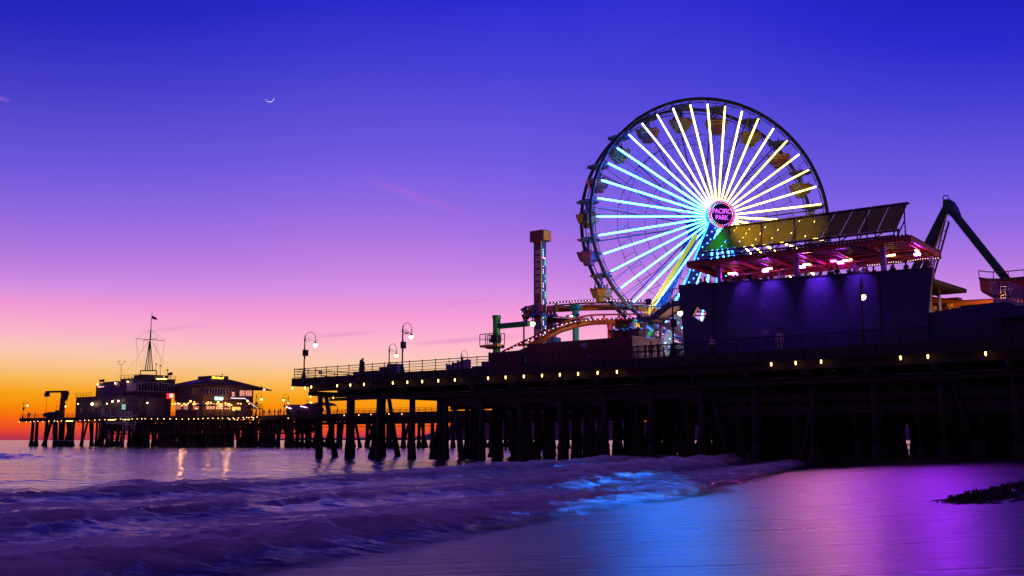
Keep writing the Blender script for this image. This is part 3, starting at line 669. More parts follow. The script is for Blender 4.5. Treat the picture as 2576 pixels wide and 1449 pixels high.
# banner fence
t = thing('banner_fence', 'purple-white printed banner panels on posts behind the railing', 'fence', PF.pt(18, 3, DZ))
xs = [(235, 715), (380, 690), (500, 680), (600, 655), (815, 600)]
for i in range(4):
    s0, z0 = PF.hit(D('h', *xs[i]), 3); s1, z1 = PF.hit(D('h', *xs[i + 1]), 3); b = MB(); zz = DZ + .9 + .12 * i
    b.box(s0, s1 - .05, 3, 3.04, DZ + .02, zz, PF); build('banner_panel', b, [mat('banner_print', (.42, .34, .5), .7, var=.5, scale=3, bump=0)], t)
    b = MB(); b.box(s0 - .06, s0 + .06, 2.9, 3.0, DZ, zz + .12, PF); build('post', b, M['cbrown'], t)
s0, _ = PF.hit(D('h', 830, 700), 3.2); s1, _ = PF.hit(D('h', 1230, 700), 3.2)
b = MB(); b.box(s0, s1, 3.2, 3.25, DZ, DZ + .62, PF); b.box(s1 - .9, s1, 3.251, 3.3, DZ, DZ + 1.0, PF); build('low_panel', b, M['cpurple'], t)

# brown boarded enclosure with its white corrugated end
t = thing('boarded_enclosure', 'long brown boarded wall of an enclosure with a white corrugated right end', 'enclosure', PF.pt(30, 5, DZ))
prof = [D('h', 1230, 455), D('h', 1300, 465), D('h', 1960, 412), D('h', 2170, 325), D('h', 2172, 260), D('h', 2576, 238), D('4', 900, 480), D('4', 1490, 437)]
top = [PF.hit(p, 5) for p in prof]; b = MB()
poly = [(top[0][0], DZ)] + top + [(top[-1][0], DZ)]
b.prism([PF.pt(s, 5, z) for s, z in poly], PF.n * .15)
for k in range(1, 46):
    s = top[0][0] + k * (top[-1][0] - top[0][0]) / 46; z = np.interp(s, [q[0] for q in top], [q[1] for q in top]) - .12
    b.box(s - .02, s + .02, 4.965, 4.998, DZ, z, PF)
build('board_wall', b, M['fencewood'], t)
for k0, k1 in ((('d', 650, 1000), ('d', 1110, 975)), (('d', 1340, 970), ('d', 1800, 940))):
    s0, z0 = PF.hit(D(*k0), 4.95); s1, z1 = PF.hit(D(*k1), 4.95); b = MB(); b.hexa([PF.pt(s0, 4.93, z0), PF.pt(s1, 4.93, z1), PF.pt(s1, 4.93, z1 + .08), PF.pt(s0, 4.93, z0 + .08)], [PF.pt(s0, 4.962, z0), PF.pt(s1, 4.962, z1), PF.pt(s1, 4.962, z1 + .08), PF.pt(s0, 4.962, z0 + .08)])
    build('batten', b, M['cbrown'], t)
se = top[-1][0]; ze = top[-1][1]; b = MB(); b.box(se - .3, se - .002, 5.151, 9.5, DZ, ze - .02, PF)
for k in range(30): b.box(se - .002, se + .03, 5.05 + k * .15, 5.12 + k * .15, DZ, ze - .05, PF)
b.box(se - .31, se + .06, 5.0, 9.5, ze - .018, ze + .05, PF)
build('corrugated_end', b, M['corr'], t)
s0, z0 = PF.hit(D('d', 1750, 1160), 4.94); s1, z1 = PF.hit(D('d', 1885, 1240), 4.94); b = MB(); b.box(s0, s1, 4.9, 4.93, z1, z0, PF); build('notice_board', b, M['cpurple'], t)
# viewing scopes at the rail
for k, lab in ((('4', 1115, 505), 'coin telescope on a post before the brown boards'), (('6', 1680, 800), 'coin telescope on a post before the blue wall')):
    s, z = PF.hit(D(*k), .5); z = DZ + 1.65; t = thing('coin_telescope', lab, 'telescope', PF.pt(s, .5, DZ), 'coin telescopes at the railing')
    b = MB(); b.lathe([(.16, 0), (.14, .05), (.05, .1), (.05, 1.3)], PF.pt(s, .5, DZ), 10); build('stand', b, M['darksteel'], t)
    b = MB(); b.sphere(PF.pt(s, .5, z - .2), .14, 10, 6, (1, 1, 1.1)); b.path([PF.pt(s - .28, .45, z - .04), PF.pt(s + .3, .55, z - .02)], [.1, .08], 8); build('viewer', b, M['corr'], t, smooth=True)

# ------------------------------------------------------------------ ferris wheel
WC = V((21.75, 114.6, 25.55)); WR = 13.6
WN = V((.18, -.984, 0)).normalized(); WU = V((.984, .18, 0)).normalized()     # axle towards the viewer, and sideways
def wp(a, r, d=0.0): return WC + WU * (r * math.cos(a)) + V((0, 0, r * math.sin(a))) + WN * d
wheel = thing('ferris_wheel', 'giant ferris wheel with glowing blue and yellow spokes and a round lettered hub', 'ferris wheel', V((WC.x, WC.y, DZ)))
GAPD = 4.0
def arc_pts(r, d, a0=0, a1=2 * math.pi, n=120): return [wp(a0 + (a1 - a0) * i / n, r, d) for i in range(n + (0 if abs(a1 - a0 - 2 * math.pi) < 1e-6 else 1))]
for d, nm in ((0, 'front'), (-GAPD, 'back')):
    b = MB(); b.path(arc_pts(WR, d), .2, 6, True)
    if d == 0:
        for k in range(40):
            a = R(9 * k + 2.2); b.path(arc_pts(WR - .42, d, a, a + R(6), 4), .05, 5); b.tube(wp(a + R(2), WR - .42, d), wp(a + R(2), WR - .1, d), .03, n=4)
    else: b.path(arc_pts(WR - .45, d), .06, 6, True)
    for k in range(40):
        a = R(9 * k); b.tube(wp(a, WR - .5, d), wp(a, WR, d), .06, n=5)
    build('rim', b, M['darksteel'], wheel, smooth=False)
b = MB()
for k in range(20):
    a = R(18 * k + 10); b.tube(wp(a, WR - .35, 0), wp(a, WR - .35, -GAPD), .08, n=5)
for k in range(40):
    a = R(9 * k + 5.5)
    b.tube(wp(a, 9.6, 0), wp(a, 9.6, -GAPD), .028, n=4)
for r in (9.6, 6.4):
    for d in (0, -GAPD):
        pts = [wp(R(18 * k + 10), r, d) for k in range(20)]; b.path(pts, .035, 4, True)
build('cross_tie', b, M['wheelsteel'], wheel)
for k in range(20):
    b = MB()
    for d, di in ((0, 1.1), (-GAPD, -3.4)):
        a = R(18 * k + 10); b.tube(wp(a, WR - .3, d), wp(a, 1.0, di), .075, .075, 5)
        b.tube(wp(a + R(4.5), WR - .4, d), wp(a, 6.4, d), .03, n=4) if k % 2 else b.tube(wp(a - R(4.5), WR - .4, d), wp(a, 6.4, d), .03, n=4)
    b.tube(wp(R(18 * k + 10), 9.6, 0), wp(R(18 * k + 10), 4.2, -GAPD), .022, n=4)
    build('frame_spoke', b, M['wheelsteel'], wheel)
# lit spokes: warm on the upper right, white between, blue on the left and below
def spoke_col(deg):
    Yc = (8, 6.6, 1.1); Wc = (3, 3, 5.5); Bc = (.9, 17, 100)
    Y3 = (22, 16.5, 2); keys = [(-30, Y3), (3, Y3), (10, Yc), (100, Yc), (118, Wc), (132, Wc), (146, Bc), (300, Bc), (318, Y3), (330, Y3)]
    for (a0, c0), (a1, c1) in zip(keys, keys[1:]):
        if a0 <= deg <= a1: f = (deg - a0) / (a1 - a0); return tuple(x * (1 - f) + y * f for x, y in zip(c0, c1))
    return Bc
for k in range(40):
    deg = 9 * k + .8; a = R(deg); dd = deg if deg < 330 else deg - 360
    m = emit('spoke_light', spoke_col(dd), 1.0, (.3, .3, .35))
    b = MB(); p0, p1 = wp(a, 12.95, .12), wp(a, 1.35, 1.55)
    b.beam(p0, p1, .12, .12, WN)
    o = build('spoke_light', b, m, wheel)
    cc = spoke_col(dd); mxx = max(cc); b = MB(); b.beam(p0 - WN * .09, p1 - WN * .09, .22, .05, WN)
    build('halo_strip', b, emit('spoke_halo', tuple(min(1, (x / mxx) ** 1.15) for x in cc), .8, (.1, .1, .12)), o)  # glowing strip added as the coloured halo beside each light spoke
    b = MB(); b.path([wp(a, WR - .1, 0), p0 - WN * .13, p1 - WN * .13, wp(a, .9, 1.5)], .045, 5)
    q = build('spoke_backing', b, M['wheelsteel'], o)
# hub
def disc(b, r, d0, d1, n=36):
    p = [wp(2 * math.pi * i / n, r, d0) for i in range(n)]; q = [wp(2 * math.pi * i / n, r, d1) for i in range(n)]
    b.add(p + q, [tuple(range(n)), tuple(range(n, 2 * n))[::-1]] + [(i, n + i, n + (i + 1) % n, (i + 1) % n) for i in range(n)])
hub_axis = build('hub_drum', (lambda b: (disc(b, .95, 1.9, -4.6), disc(b, 1.25, 1.7, 1.4), disc(b, 1.35, -4.2, -4.5), b)[-1])(MB()), M['wheelblue'], wheel)
SGO = 2.9
b = MB(); disc(b, 1.5, SGO, SGO - .45, 48); sign = build('hub_sign', b, [mat('sign_face', (.03, .004, .09), .5, var=.2)], wheel)
b = MB(); b.path(arc_pts(1.5, SGO + .02, n=48), .05, 6, True); build('sign_rim', b, [emit('sign_rim_neon', (.5, .05, .9), 1.6)], sign)
bulb_cols = [(1, .08, .3), (1, .12, .5), (1, .7, .9), (1, .45, .06), (1, .1, .2), (.1, .35, 1), (.5, .9, 1), (1, .1, .4), (1, .6, .9), (.1, .9, .5), (1, .1, .1), (.4, .2, 1)]
bm_ = [emit('sign_bulb', c, 5) for c in bulb_cols]
b = MB()
for ring, (r, n) in enumerate(((1.38, 42), (1.2, 36))):
    for k in range(n): b.mi = ((k // 3) + ring * 2) % 12; b.sphere(wp(2 * math.pi * k / n + .05 * ring, r, SGO + .05), .042, 6, 4)
build('sign_bulbs', b, bm_, sign)['kind'] = 'stuff'
def text_obj(name, body, size, origin, xdir, zdir, m, parent, extrude=.02, offset=0, sx=1.0, shear=0, align='CENTER'):
    cu = bpy.data.curves.new('t', 'FONT'); cu.body = body; cu.size = size; cu.extrude = extrude; cu.align_x = align; cu.align_y = 'CENTER'; cu.offset = offset; cu.shear = shear
    o = bpy.data.objects.new('t', cu); COL.objects.link(o); dg = bpy.context.evaluated_depsgraph_get(); me = bpy.data.meshes.new_from_object(o.evaluated_get(dg)); bpy.data.objects.remove(o)
    x = V(xdir).normalized(); z = V(zdir).normalized(); y = z.cross(x)      # text normal towards viewer = x cross z
    nrm = x.cross(z); Mx = Matrix(((x.x * sx, z.x, nrm.x, 0), (x.y * sx, z.y, nrm.y, 0), (x.z * sx, z.z, nrm.z, 0), (0, 0, 0, 1)))
    og = ORG.get(parent, V((0, 0, 0)))
    me.transform(Matrix.Translation(V(origin) - og) @ Mx); me.name = name
    return mesh_obj(name, me, m, parent)
neonp = emit('violet_letter_neon', (.75, .12, 1), 2.6)
for body, dz in (('PACIFIC', .3), ('PARK', -.38)):
    text_obj('lettering', body, .72, WC + WN * (SGO + .06) + V((0, 0, dz)), WU, (0, 0, 1), neonp, sign, .02, 0, .82)
dk = emit('violet_letter_core', (.25, .02, .6), .5)
for body, dz in (('PACIFIC', .3), ('PARK', -.38)):
    text_obj('letter_core', body, .72, WC + WN * (SGO + .09) + V((0, 0, dz)), WU, (0, 0, 1), dk, sign, .02, -.018, .82)
# legs of the tower that carries the axle
for d, spread in ((2.2, 0), (-5.0, 0)):
    for sx in (-1, 1):
        b = MB(); foot = WC + WU * (sx * 8.2) + WN * (d + (1.6 if d > 0 else -1.2)); foot.z = DZ
        top = WC + WN * d * .82 + V((0, 0, -.3)) + WU * sx * .3
        b.beam(foot, top, 1.05, .6, WN); build('tower_leg', b, M['wheelblue'], wheel)
        # strips of star lights on the legs
        b = MB(); n = 40
        for i in range(n):
            p = foot.lerp(top, (i + .5) / n) + WN * .36 + WU * .33 * math.sin(i * 2.1); b.sphere(p, .07, 5, 3)
        if d > 0: build('leg_lights', b, [emit('leg_star', (.5, 2.6, 7), 1.0)], wheel)['kind'] = 'stuff'
b = MB(); mid = WC + WN * 2.6 + WU * -.5; ft = WC + WU * -5.9 + WN * 5.4; ft.z = DZ
b.beam(atY((1628, 790), 109.6), atY((1752, 590), 111.2), .45, .12, WN); build('light_ribbon', b, emit('lime_light_panel', (.62, .78, .06), .6, (.5, .5, .1)), wheel)
b = MB()
for sx in (-1, 1):
    f1 = WC + WU * (sx * 5.6) + WN * 2.8; f1.z = 14.6; b.tube(f1 * 1.0, WC + WU * sx * 1.9 + WN * 2.4 + V((0, 0, -5.4)), .1, n=5)
for z in (13.5, 17.5):
    k = (25.3 - z) / 17.3 * 8.2
    b.tube(WC + WU * k + WN * 3.1 + V((0, 0, z - WC.z)), WC - WU * k + WN * 3.1 + V((0, 0, z - WC.z)), .12, n=6)
build('tower_brace', b, M['wheelblue'], wheel)
# boarding platform under the wheel
b = MB(); q = WC.copy(); q.z = 0
for c in [(-7, 7, 3.6, -6.5)]:
    A = [q + WU * c[0] + WN * c[2], q + WU * c[1] + WN * c[2], q + WU * c[1] + WN * c[3], q + WU * c[0] + WN * c[3]]
    b.prism([p + V((0, 0, 11.1)) for p in A], V((0, 0, .35)))
    for i in range(4): b.beam(A[i] + V((0, 0, DZ)), A[i] + V((0, 0, 11.09)), .4)
build('boarding_platform', b, M['wheelblue'], wheel)
# gondolas
def gondola_meshes():
    out = {}
    b = MB(); b.lathe([(.1, .34), (.35, .3), (.9, .14), (1.3, 0), (1.3, -.06), (.85, -.12), (.4, -.2), (.1, -.22)], (0, 0, 0), 8); b.tube((0, 0, .25), (0, 0, .75), .04, n=5); out['canopy'] = b
    b = MB()
    for a in range(4): x, y = .2 * math.cos(a * math.pi / 2 + .4), .2 * math.sin(a * math.pi / 2 + .4); b.tube((x, y, -.2), (x * 1.6, y * 1.6, -1.6), .045, n=5)
    b.tube((0, 0, -.2), (0, 0, -2.0), .07, n=6); out['hanger'] = b
    b = MB(); b.lathe([(.25, -2.85), (.6, -2.82), (.66, -2.45), (1.0, -2.35), (1.24, -1.78), (1.28, -1.5), (1.2, -1.46), (1.1, -1.8), (.95, -2.2), (.3, -2.25)], (0, 0, 0), 8)
    for a in range(8): an = a * math.pi / 4; b.sphere((1.18 * math.cos(an), 1.18 * math.sin(an), -1.5), .17, 6, 4)
    out['basket'] = b
    b = MB(); b.path([V((1.255 * math.cos(i * math.pi / 4), 1.255 * math.sin(i * math.pi / 4), -1.64)) for i in range(8)], .035, 4, True); b.path([V((1.16 * math.cos(i * math.pi / 4), 1.16 * math.sin(i * math.pi / 4), -1.95)) for i in range(8)], .03, 4, True); out['trim_band'] = b
    return out
GM = {}
for k, b in gondola_meshes().items():
    me = bpy.data.meshes.new(k); me.from_pydata([tuple(v) for v in b.v], [], b.f); me.update(); GM[k] = me
bc = ['gondyellow', 'gondred', 'gondyellow', 'gondred', 'gondyellow', 'gondred', 'gondpurple']
riders = []
for k in range(20):
    a = R(10 + 18 * k); c = wp(a, WR * .975, -GAPD / 2) - WU * .25; og = ORG[wheel]
    cm = {0: 1, 1: 0, 2: 1, 3: 0, 4: 1, 5: 0, 6: 1, 7: 0, 8: 1, 9: 0, 10: 6, 11: 0}.get(k, k % 3)
    me = GM['canopy'].copy(); me.materials.append(M['canopy']); g = bpy.data.objects.new('gondola', me); COL.objects.link(g); g.parent = wheel; g.location = c - og; g.rotation_euler = (0, 0, .3 + k)
    for nm, m in (('hanger', M['wheelsteel']), ('basket', M[bc[cm]]), ('trim_band', M['yellow'] if cm % 2 else M['red'])):
        me = GM[nm].copy(); me.materials.append(m); o = bpy.data.objects.new(nm, me); COL.objects.link(o); o.parent = g
    if k in (10, 11, 7, 5, 4, 9): riders.append((k, c))
rl = {10: 'lowest of the hanging gondolas at the lower left', 11: 'lowest left gondola above the coaster', 9: 'gondola level with the hub on the left', 7: 'upper left gondola lit blue', 5: 'gondola near the top of the wheel', 4: 'topmost yellow gondola right of centre'}
rl = {11: 'the bottom left gondola over the coaster track', 10: 'the gondola one above the bottom left one', 9: 'the yellow gondola left of the hub', 7: 'the upper left gondola beside a blue spoke', 5: 'the yellow gondola near the wheel top', 4: 'the red gondola right of the wheel top'}
for k, c in riders:
    n = 3 if k in (11,) else 2
    for j in range(n):
        an = [2.9, 1.4, .2][j] + k * .3 if k != 11 else [math.pi + .1, math.pi * .6, .3][j]
        p = c + V((math.cos(an) * .72, math.sin(an) * .72, -2.2 + (.12 if j == 0 else 0)))
        person(p, an + math.pi, 'arm' if (k == 11 and j == 0) else 'sit', ['cblack', 'cpurple', 'cgrey'][j], 'cblack', f'{["left", "middle" if n == 3 else "right", "right"][j]} rider silhouetted in {rl[k]}', j % 2, sc=.95 if not (k == 11 and j == 0) else .8, group='riders on the wheel')

# ------------------------------------------------------------------ blue deck building with lit terrace
pav = thing('terrace_building', 'tall blue boarded deck building with a red lit terrace under a solar canopy', 'building', PF.pt(52, 9, DZ))
def wallmat():
    m = mat('blue_wall_boards', (.022, .02, .11), .42, .1, var=.2, scale=5, bump=.25, stretch=(1, 1, 1)); nt = m.node_tree; N = nt.nodes; L = nt.links; b = N['Principled BSDF']
    tc = N.new('ShaderNodeTexCoord'); mp = N.new('ShaderNodeMapping'); mp.inputs['Rotation'].default_value = (0, -R(52), -PF.rz); mp2 = N.new('ShaderNodeMapping')
    vr = N.new('ShaderNodeVectorRotate'); vr.rotation_type = 'Z_AXIS'; vr.inputs['Angle'].default_value = -PF.rz; L.new(tc.outputs['Object'], vr.inputs['Vector'])
    v2 = N.new('ShaderNodeVectorRotate'); v2.rotation_type = 'Y_AXIS'; v2.inputs['Angle'].default_value = R(-46); L.new(vr.outputs[0], v2.inputs['Vector'])
    mp.inputs['Rotation'].default_value = (0, 0, 0); mp.inputs['Scale'].default_value = (.25, .25, 7); L.new(v2.outputs[0], mp.inputs[0])
    nz = N.new('ShaderNodeTexNoise'); nz.inputs['Scale'].default_value = 2.2; nz.inputs['Detail'].default_value = 5; nz.inputs['Roughness'].default_value = .7; L.new(mp.outputs[0], nz.inputs['Vector'])
    bp = N.new('ShaderNodeBump'); bp.inputs['Strength'].default_value = .9; bp.inputs['Distance'].default_value = .06; L.new(nz.outputs[0], bp.inputs['Height']); L.new(bp.outputs[0], b.inputs['Normal'])
    return m
M['bluewall'] = wallmat()
def hz(p, t): return PF.hit(p, t)
TW = 7.0
lt = hz(D('6', 625, 235), TW); sm = hz(D('6', 1040, 205), TW); s2 = hz(D('7', 1830, 690), TW); rt = hz(D('7', 2325, 655), TW); rb = hz(D('8', 440, 1150), TW)
lb = (hz(D('6', 715, 1080), TW)[0], DZ)
hole = [hz(D('6', *p), TW) for p in ((855, 490), (968, 545), (915, 675), (790, 600))]
# left panel with its diamond opening: four strips round the hole
def wallpoly(name, pts, m, t=TW, th=.25):
    b = MB(); b.prism([PF.pt(s, t, z) for s, z in pts], PF.n * th); return build(name, b, m, pav)
h0, h1, h2, h3 = hole
b = MB()
outer = [lt, sm, (sm[0], DZ), lb]; ring_out = [lt, sm, (sm[0], DZ), lb]; ring_in = [h0, h1, h2, h3]
for i in range(4):
    j = (i + 1) % 4
    A = [ring_out[i], ring_out[j], ring_in[j], ring_in[i]]
    b.hexa([PF.pt(s, TW, z) for s, z in A], [PF.pt(s, TW + .25, z) for s, z in A])
build('wall_panel', b, M['bluewall'], pav)
wallpoly('wall_panel', [(sm[0] + .01, sm[1]), s2, (s2[0], DZ), (sm[0] + .01, DZ)], M['bluewall'])
wallpoly('wall_panel', [(s2[0] + .01, s2[1]), rt, rb, (rb[0] - .1, DZ), (s2[0] + .01, DZ)], M['bluewall'])
b = MB(); b.hexa([PF.pt(lt[0], TW - .06, lt[1]), PF.pt(rt[0], TW - .06, rt[1]), PF.pt(rt[0], TW + .3, rt[1]), PF.pt(lt[0], TW + .3, lt[1])], [PF.pt(lt[0], TW - .06, lt[1] + .09), PF.pt(rt[0], TW - .06, rt[1] + .09), PF.pt(rt[0], TW + .3, rt[1] + .09), PF.pt(lt[0], TW + .3, lt[1] + .09)])
build('coping', b, M['darksteel'], pav)
for s, z in (sm, s2):
    b = MB(); b.beam(PF.pt(s, TW - .02, DZ), PF.pt(s - .05, TW - .02, z), .16, .1, PF.n); build('wall_seam', b, M['darksteel'], pav)
# terrace floor and far side
TF = 13.35
b = MB(); b.box(lt[0] + .4, rt[0] - .1, TW + .26, 14.6, TF - .3, TF, PF); build('terrace_floor', b, M['deckwood'], pav)
# roof: z 16.5, front edge t = 6, back t = 10.8
RZ = 16.42; RS0 = 43.5; RS1 = 62.2; RT0 = 6.0; RT1 = 12.2; ZB = 16.05
b = MB(); b.hexa([PF.pt(RS0, RT0, RZ), PF.pt(RS1, RT0, RZ), PF.pt(RS1, RT1, ZB), PF.pt(RS0, RT1, ZB)], [PF.pt(RS0, RT0, RZ + .05), PF.pt(RS1, RT0, RZ + .05), PF.pt(RS1, RT1, ZB + .05), PF.pt(RS0, RT1, ZB + .05)])
for k in range(62):
    s = RS0 + k * .3; b.hexa([PF.pt(s, RT0 - .1, RZ - .03), PF.pt(s + .12, RT0 - .1, RZ - .03), PF.pt(s + .12, RT1, ZB - .03), PF.pt(s, RT1, ZB - .03)], [PF.pt(s, RT0 - .1, RZ + .14), PF.pt(s + .12, RT0 - .1, RZ + .14), PF.pt(s + .12, RT1, ZB + .14), PF.pt(s, RT1, ZB + .14)])
roof = build('roof', b, M['roofmetal'], pav)
b = MB(); b.box(RS0, RS1, RT0 - .02, RT0 + .15, RZ - .34, RZ - .04, PF); b.box(RS0, RS1, RT1 - .15, RT1, ZB - .55, ZB - .04, PF)
for s in (RS0 + .1, RS1 - .1): b.beam(PF.pt(s, RT0, RZ - .2), PF.pt(s, RT1, ZB - .25), .16, .36)
build('eaves_beam', b, M['redsteel'], roof)
for k in range(7):
    s = RS0 + 1.6 + k * 2.75; b = MB(); b.beam(PF.pt(s, RT0 + .15, RZ - .2), PF.pt(s, RT1 - .15, ZB - .25), .15, .26); build('roof_beam', b, M['redsteel'], roof)
for k in range(4):
    t = 7.2 + k * 1.3; z = RZ + (ZB - RZ) * (t - RT0) / (RT1 - RT0) - .12; b = MB(); b.box(RS0, RS1, t, t + .12, z - .06, z, PF); build('purlin', b, M['redsteel'], roof)
for s in (45.72, 52.6, 59.55):
    b = MB(); b.box(s - .17, s + .17, 7.28, 7.58, 12.9, RZ - .3, PF); b.box(s - .22, s + .22, 7.26, 7.62, RZ - .6, RZ - .42, PF); build('column', b, M['corr'], pav)
for s in (49.0, 55.5, 61.6):
    b = MB(); b.box(s - .13, s + .13, 11.6, 11.86, TF, ZB - .3, PF); build('column', b, M['corr'], pav)
# solar canopy on its truss
PB0, PB1 = (43.95, 17.62), (60.5, 17.42); PT0, PT1 = (44.9, 19.96), (60.75, 19.8)
def solarmat():
    m, nt, b, out = nodes('solar_glass'); N = nt.nodes; L = nt.links
    tc = N.new('ShaderNodeTexCoord'); vr = N.new('ShaderNodeVectorRotate'); vr.rotation_type = 'Z_AXIS'; vr.inputs['Angle'].default_value = -PF.rz; L.new(tc.outputs['Object'], vr.inputs['Vector'])
    br = N.new('ShaderNodeTexBrick'); br.offset = 0; br.inputs['Scale'].default_value = 1; br.inputs['Brick Width'].default_value = 1.6; br.inputs['Row Height'].default_value = .19; br.inputs['Mortar Size'].default_value = .012
    cmb = N.new('ShaderNodeCombineXYZ'); sp = N.new('ShaderNodeSeparateXYZ'); L.new(vr.outputs[0], sp.inputs[0]); L.new(sp.outputs[0], cmb.inputs[0]); L.new(sp.outputs[2], cmb.inputs[1]); L.new(cmb.outputs[0], br.inputs['Vector'])
    b.inputs['Base Color'].default_value = (.014, .013, .06, 1); b.inputs['Roughness'].default_value = .3
    gl = N.new('ShaderNodeBsdfRefraction'); gl.inputs['IOR'].default_value = 1.12; gl.inputs['Roughness'].default_value = .3; gl.inputs['Color'].default_value = (.44, .37, .04, 1)
    ml = N.new('ShaderNodeMath'); ml.operation = 'MULTIPLY_ADD'; L.new(br.outputs['Fac'], ml.inputs[0]); ml.inputs[1].default_value = -.5; ml.inputs[2].default_value = .55
    mx = N.new('ShaderNodeMixShader'); L.new(ml.outputs[0], mx.inputs[0]); L.new(b.outputs[0], mx.inputs[1]); L.new(gl.outputs[0], mx.inputs[2]); L.new(mx.outputs[0], out.inputs[0])
    return m
sg = solarmat(); NP = 11
canopy = None
for k in range(NP):
    f0, f1 = k / NP, (k + 1) / NP - .003; lp = lambda A, B, f: (A[0] + (B[0] - A[0]) * f, A[1] + (B[1] - A[1]) * f)
    a0, a1, c0, c1 = lp(PB0, PB1, f0), lp(PB0, PB1, f1), lp(PT0, PT1, f0), lp(PT0, PT1, f1)
    q = [PF.pt(a0[0], 8, a0[1]), PF.pt(a1[0], 8, a1[1]), PF.pt(c1[0], 10, c1[1]), PF.pt(c0[0], 10, c0[1])]
    nn = (q[1] - q[0]).cross(q[3] - q[0]).normalized() * .03; b = MB(); b.hexa(q, [p + nn for p in q]); build('solar_panel', b, sg, pav)
b = MB(); b.beam(PF.pt(PB0[0] - .2, 8, PB0[1] - .1), PF.pt(PB1[0] + .05, 8, PB1[1] - .1), .12, .16); b.beam(PF.pt(PT0[0], 10.05, PT0[1] - .12), PF.pt(PT1[0], 10.05, PT1[1] - .12), .1, .12)
b.beam(PF.pt(44.3, 8, 17.1), PF.pt(60.2, 8, 16.95), .14, .14)
for k in range(12):
    s = 44.6 + k * 1.42; b.beam(PF.pt(s, 8, 16.4), PF.pt(s, 8, 17.5), .1); b.beam(PF.pt(s, 8.05, 16.98), PF.pt(s + .7, 8.05, 16.45), .07) if k % 2 else b.beam(PF.pt(s, 8.05, 16.98), PF.pt(s + .8, 8.05, 17.45), .07)
for k in range(6): s = 45.3 + k * 3; b.beam(PF.pt(s, 10.1, 16.4), PF.pt(s, 10.1, 19.8), .1); b.beam(PF.pt(s, 8, 16.6), PF.pt(s, 10.1, 18.4), .08)
b.beam(PF.pt(60.5, 8.1, 16.4), PF.pt(60.5, 8.1, 17.45), .16)
build('canopy_truss', b, M['roofmetal'], pav)
# warm tubes and purple floods under the roof
tubes = [(480, 698), (810, 657), (1168, 617), (1540, 577), (1937, 533), (2188, 418)]
tw = emit('warm_tube_light', (1, .45, .16), 11); pf = emit('purple_flood_light', (.42, .04, 1), 110)
for i, p in enumerate(tubes):
    s, t_ = 0, 9.4; s, z = PF.hit(D('7', *p), t_); z = min(z, 15.85); b = MB(); b.box(s - .35, s + .35, t_ - .07, t_ + .07, z - .07, z + .05, PF) if i < 5 else b.beam(PF.pt(s - .1, t_ - .3, z), PF.pt(s - .1, t_ + .3, z), .1, .1)
    fx = build('tube_light', b, tw, pav)
    b = MB(); b.box(s - .4, s + .4, t_ - .04, t_ + .04, z + .051, z + .1, PF); b.tube(PF.pt(s, t_, z + .1), PF.pt(s, t_, 16.1), .02, n=4); build('fixture_body', b, M['darksteel'], fx)
b = MB(); b.beam(PF.pt(45.0, 9.9, 15.6), PF.pt(60.4, 9.9, 15.65), .05)
for i in range(5): s = 46.5 + i * 3.1; b.beam(PF.pt(s, RT0 + .1, 16.0), PF.pt(s + .6, RT1 - .2, 15.5), .06, .08)
build('conduit', b, M['redsteel'], pav)
floods = [(785, 675), (1125, 638), (1478, 599), (2183, 523), (942, 577), (1412, 582), (2055, 457), (505, 707)]
for i, p in enumerate(floods):
    t_ = 8.6 if i < 4 or i == 7 else 11.0; s, z = PF.hit(D('7', *p), t_); b = MB(); b.box(s - .2, s + .2, t_ - .12, t_ + .12, z - .09, z + .07, PF)
    build('purple_floodlight', b, pf if i < 4 else emit('dim_purple_flood', (.85, .03, .9), 45), pav)
# purple wash lights under the coping, shining down the wall
sl = [(PF.hit(D('7', x_, 800), TW)[0], e_) for x_, e_ in ((600, .45), (850, .9), (1280, 1.3), (1660, .8))]
for s, e in sl:
    b = MB(); b.box(s - .14, s + .14, 5.72, 5.94, RZ - .42, RZ - .2, PF); fx = build('wash_light', b, M['darksteel'], pav)
    ld = bpy.data.lights.new('wash_lamp', 'SPOT'); ld.energy = 1500 * e; ld.color = (.32, .06, 1); ld.spot_size = R(58); ld.spot_blend = 1; ld.shadow_soft_size = .15
    lo = bpy.data.objects.new('wash_lamp', ld); COL.objects.link(lo); lo.location = PF.pt(s, 5.78, RZ - .5); d = (PF.pt(s, TW + .05, sm[1] - 1.5) - lo.location).normalized(); lo.rotation_euler = d.to_track_quat('-Z', 'Y').to_euler()
# string of bulbs along the back of the terrace
b = MB()
for i in range(30): s = 56.6 + i * .19; b.sphere(PF.pt(s, 11.7, 15.55 - .04 * math.sin(i * .5)), .022, 5, 3)
build('bulb_string', b, [emit('festoon_bulb', (1, .8, .9), 6)], pav)['kind'] = 'stuff'
for s, z, lab in ((55.4, 14.95, ''), (61.4, 15.1, '')):
    b = MB(); b.box(s - .18, s + .18, 11.1, 11.5, z - .15, z + .15, PF); b.tube(PF.pt(s, 11.3, z), PF.pt(s, 11.7, z + .3), .03, n=4); build('loudspeaker', b, M['blackmetal'], pav)
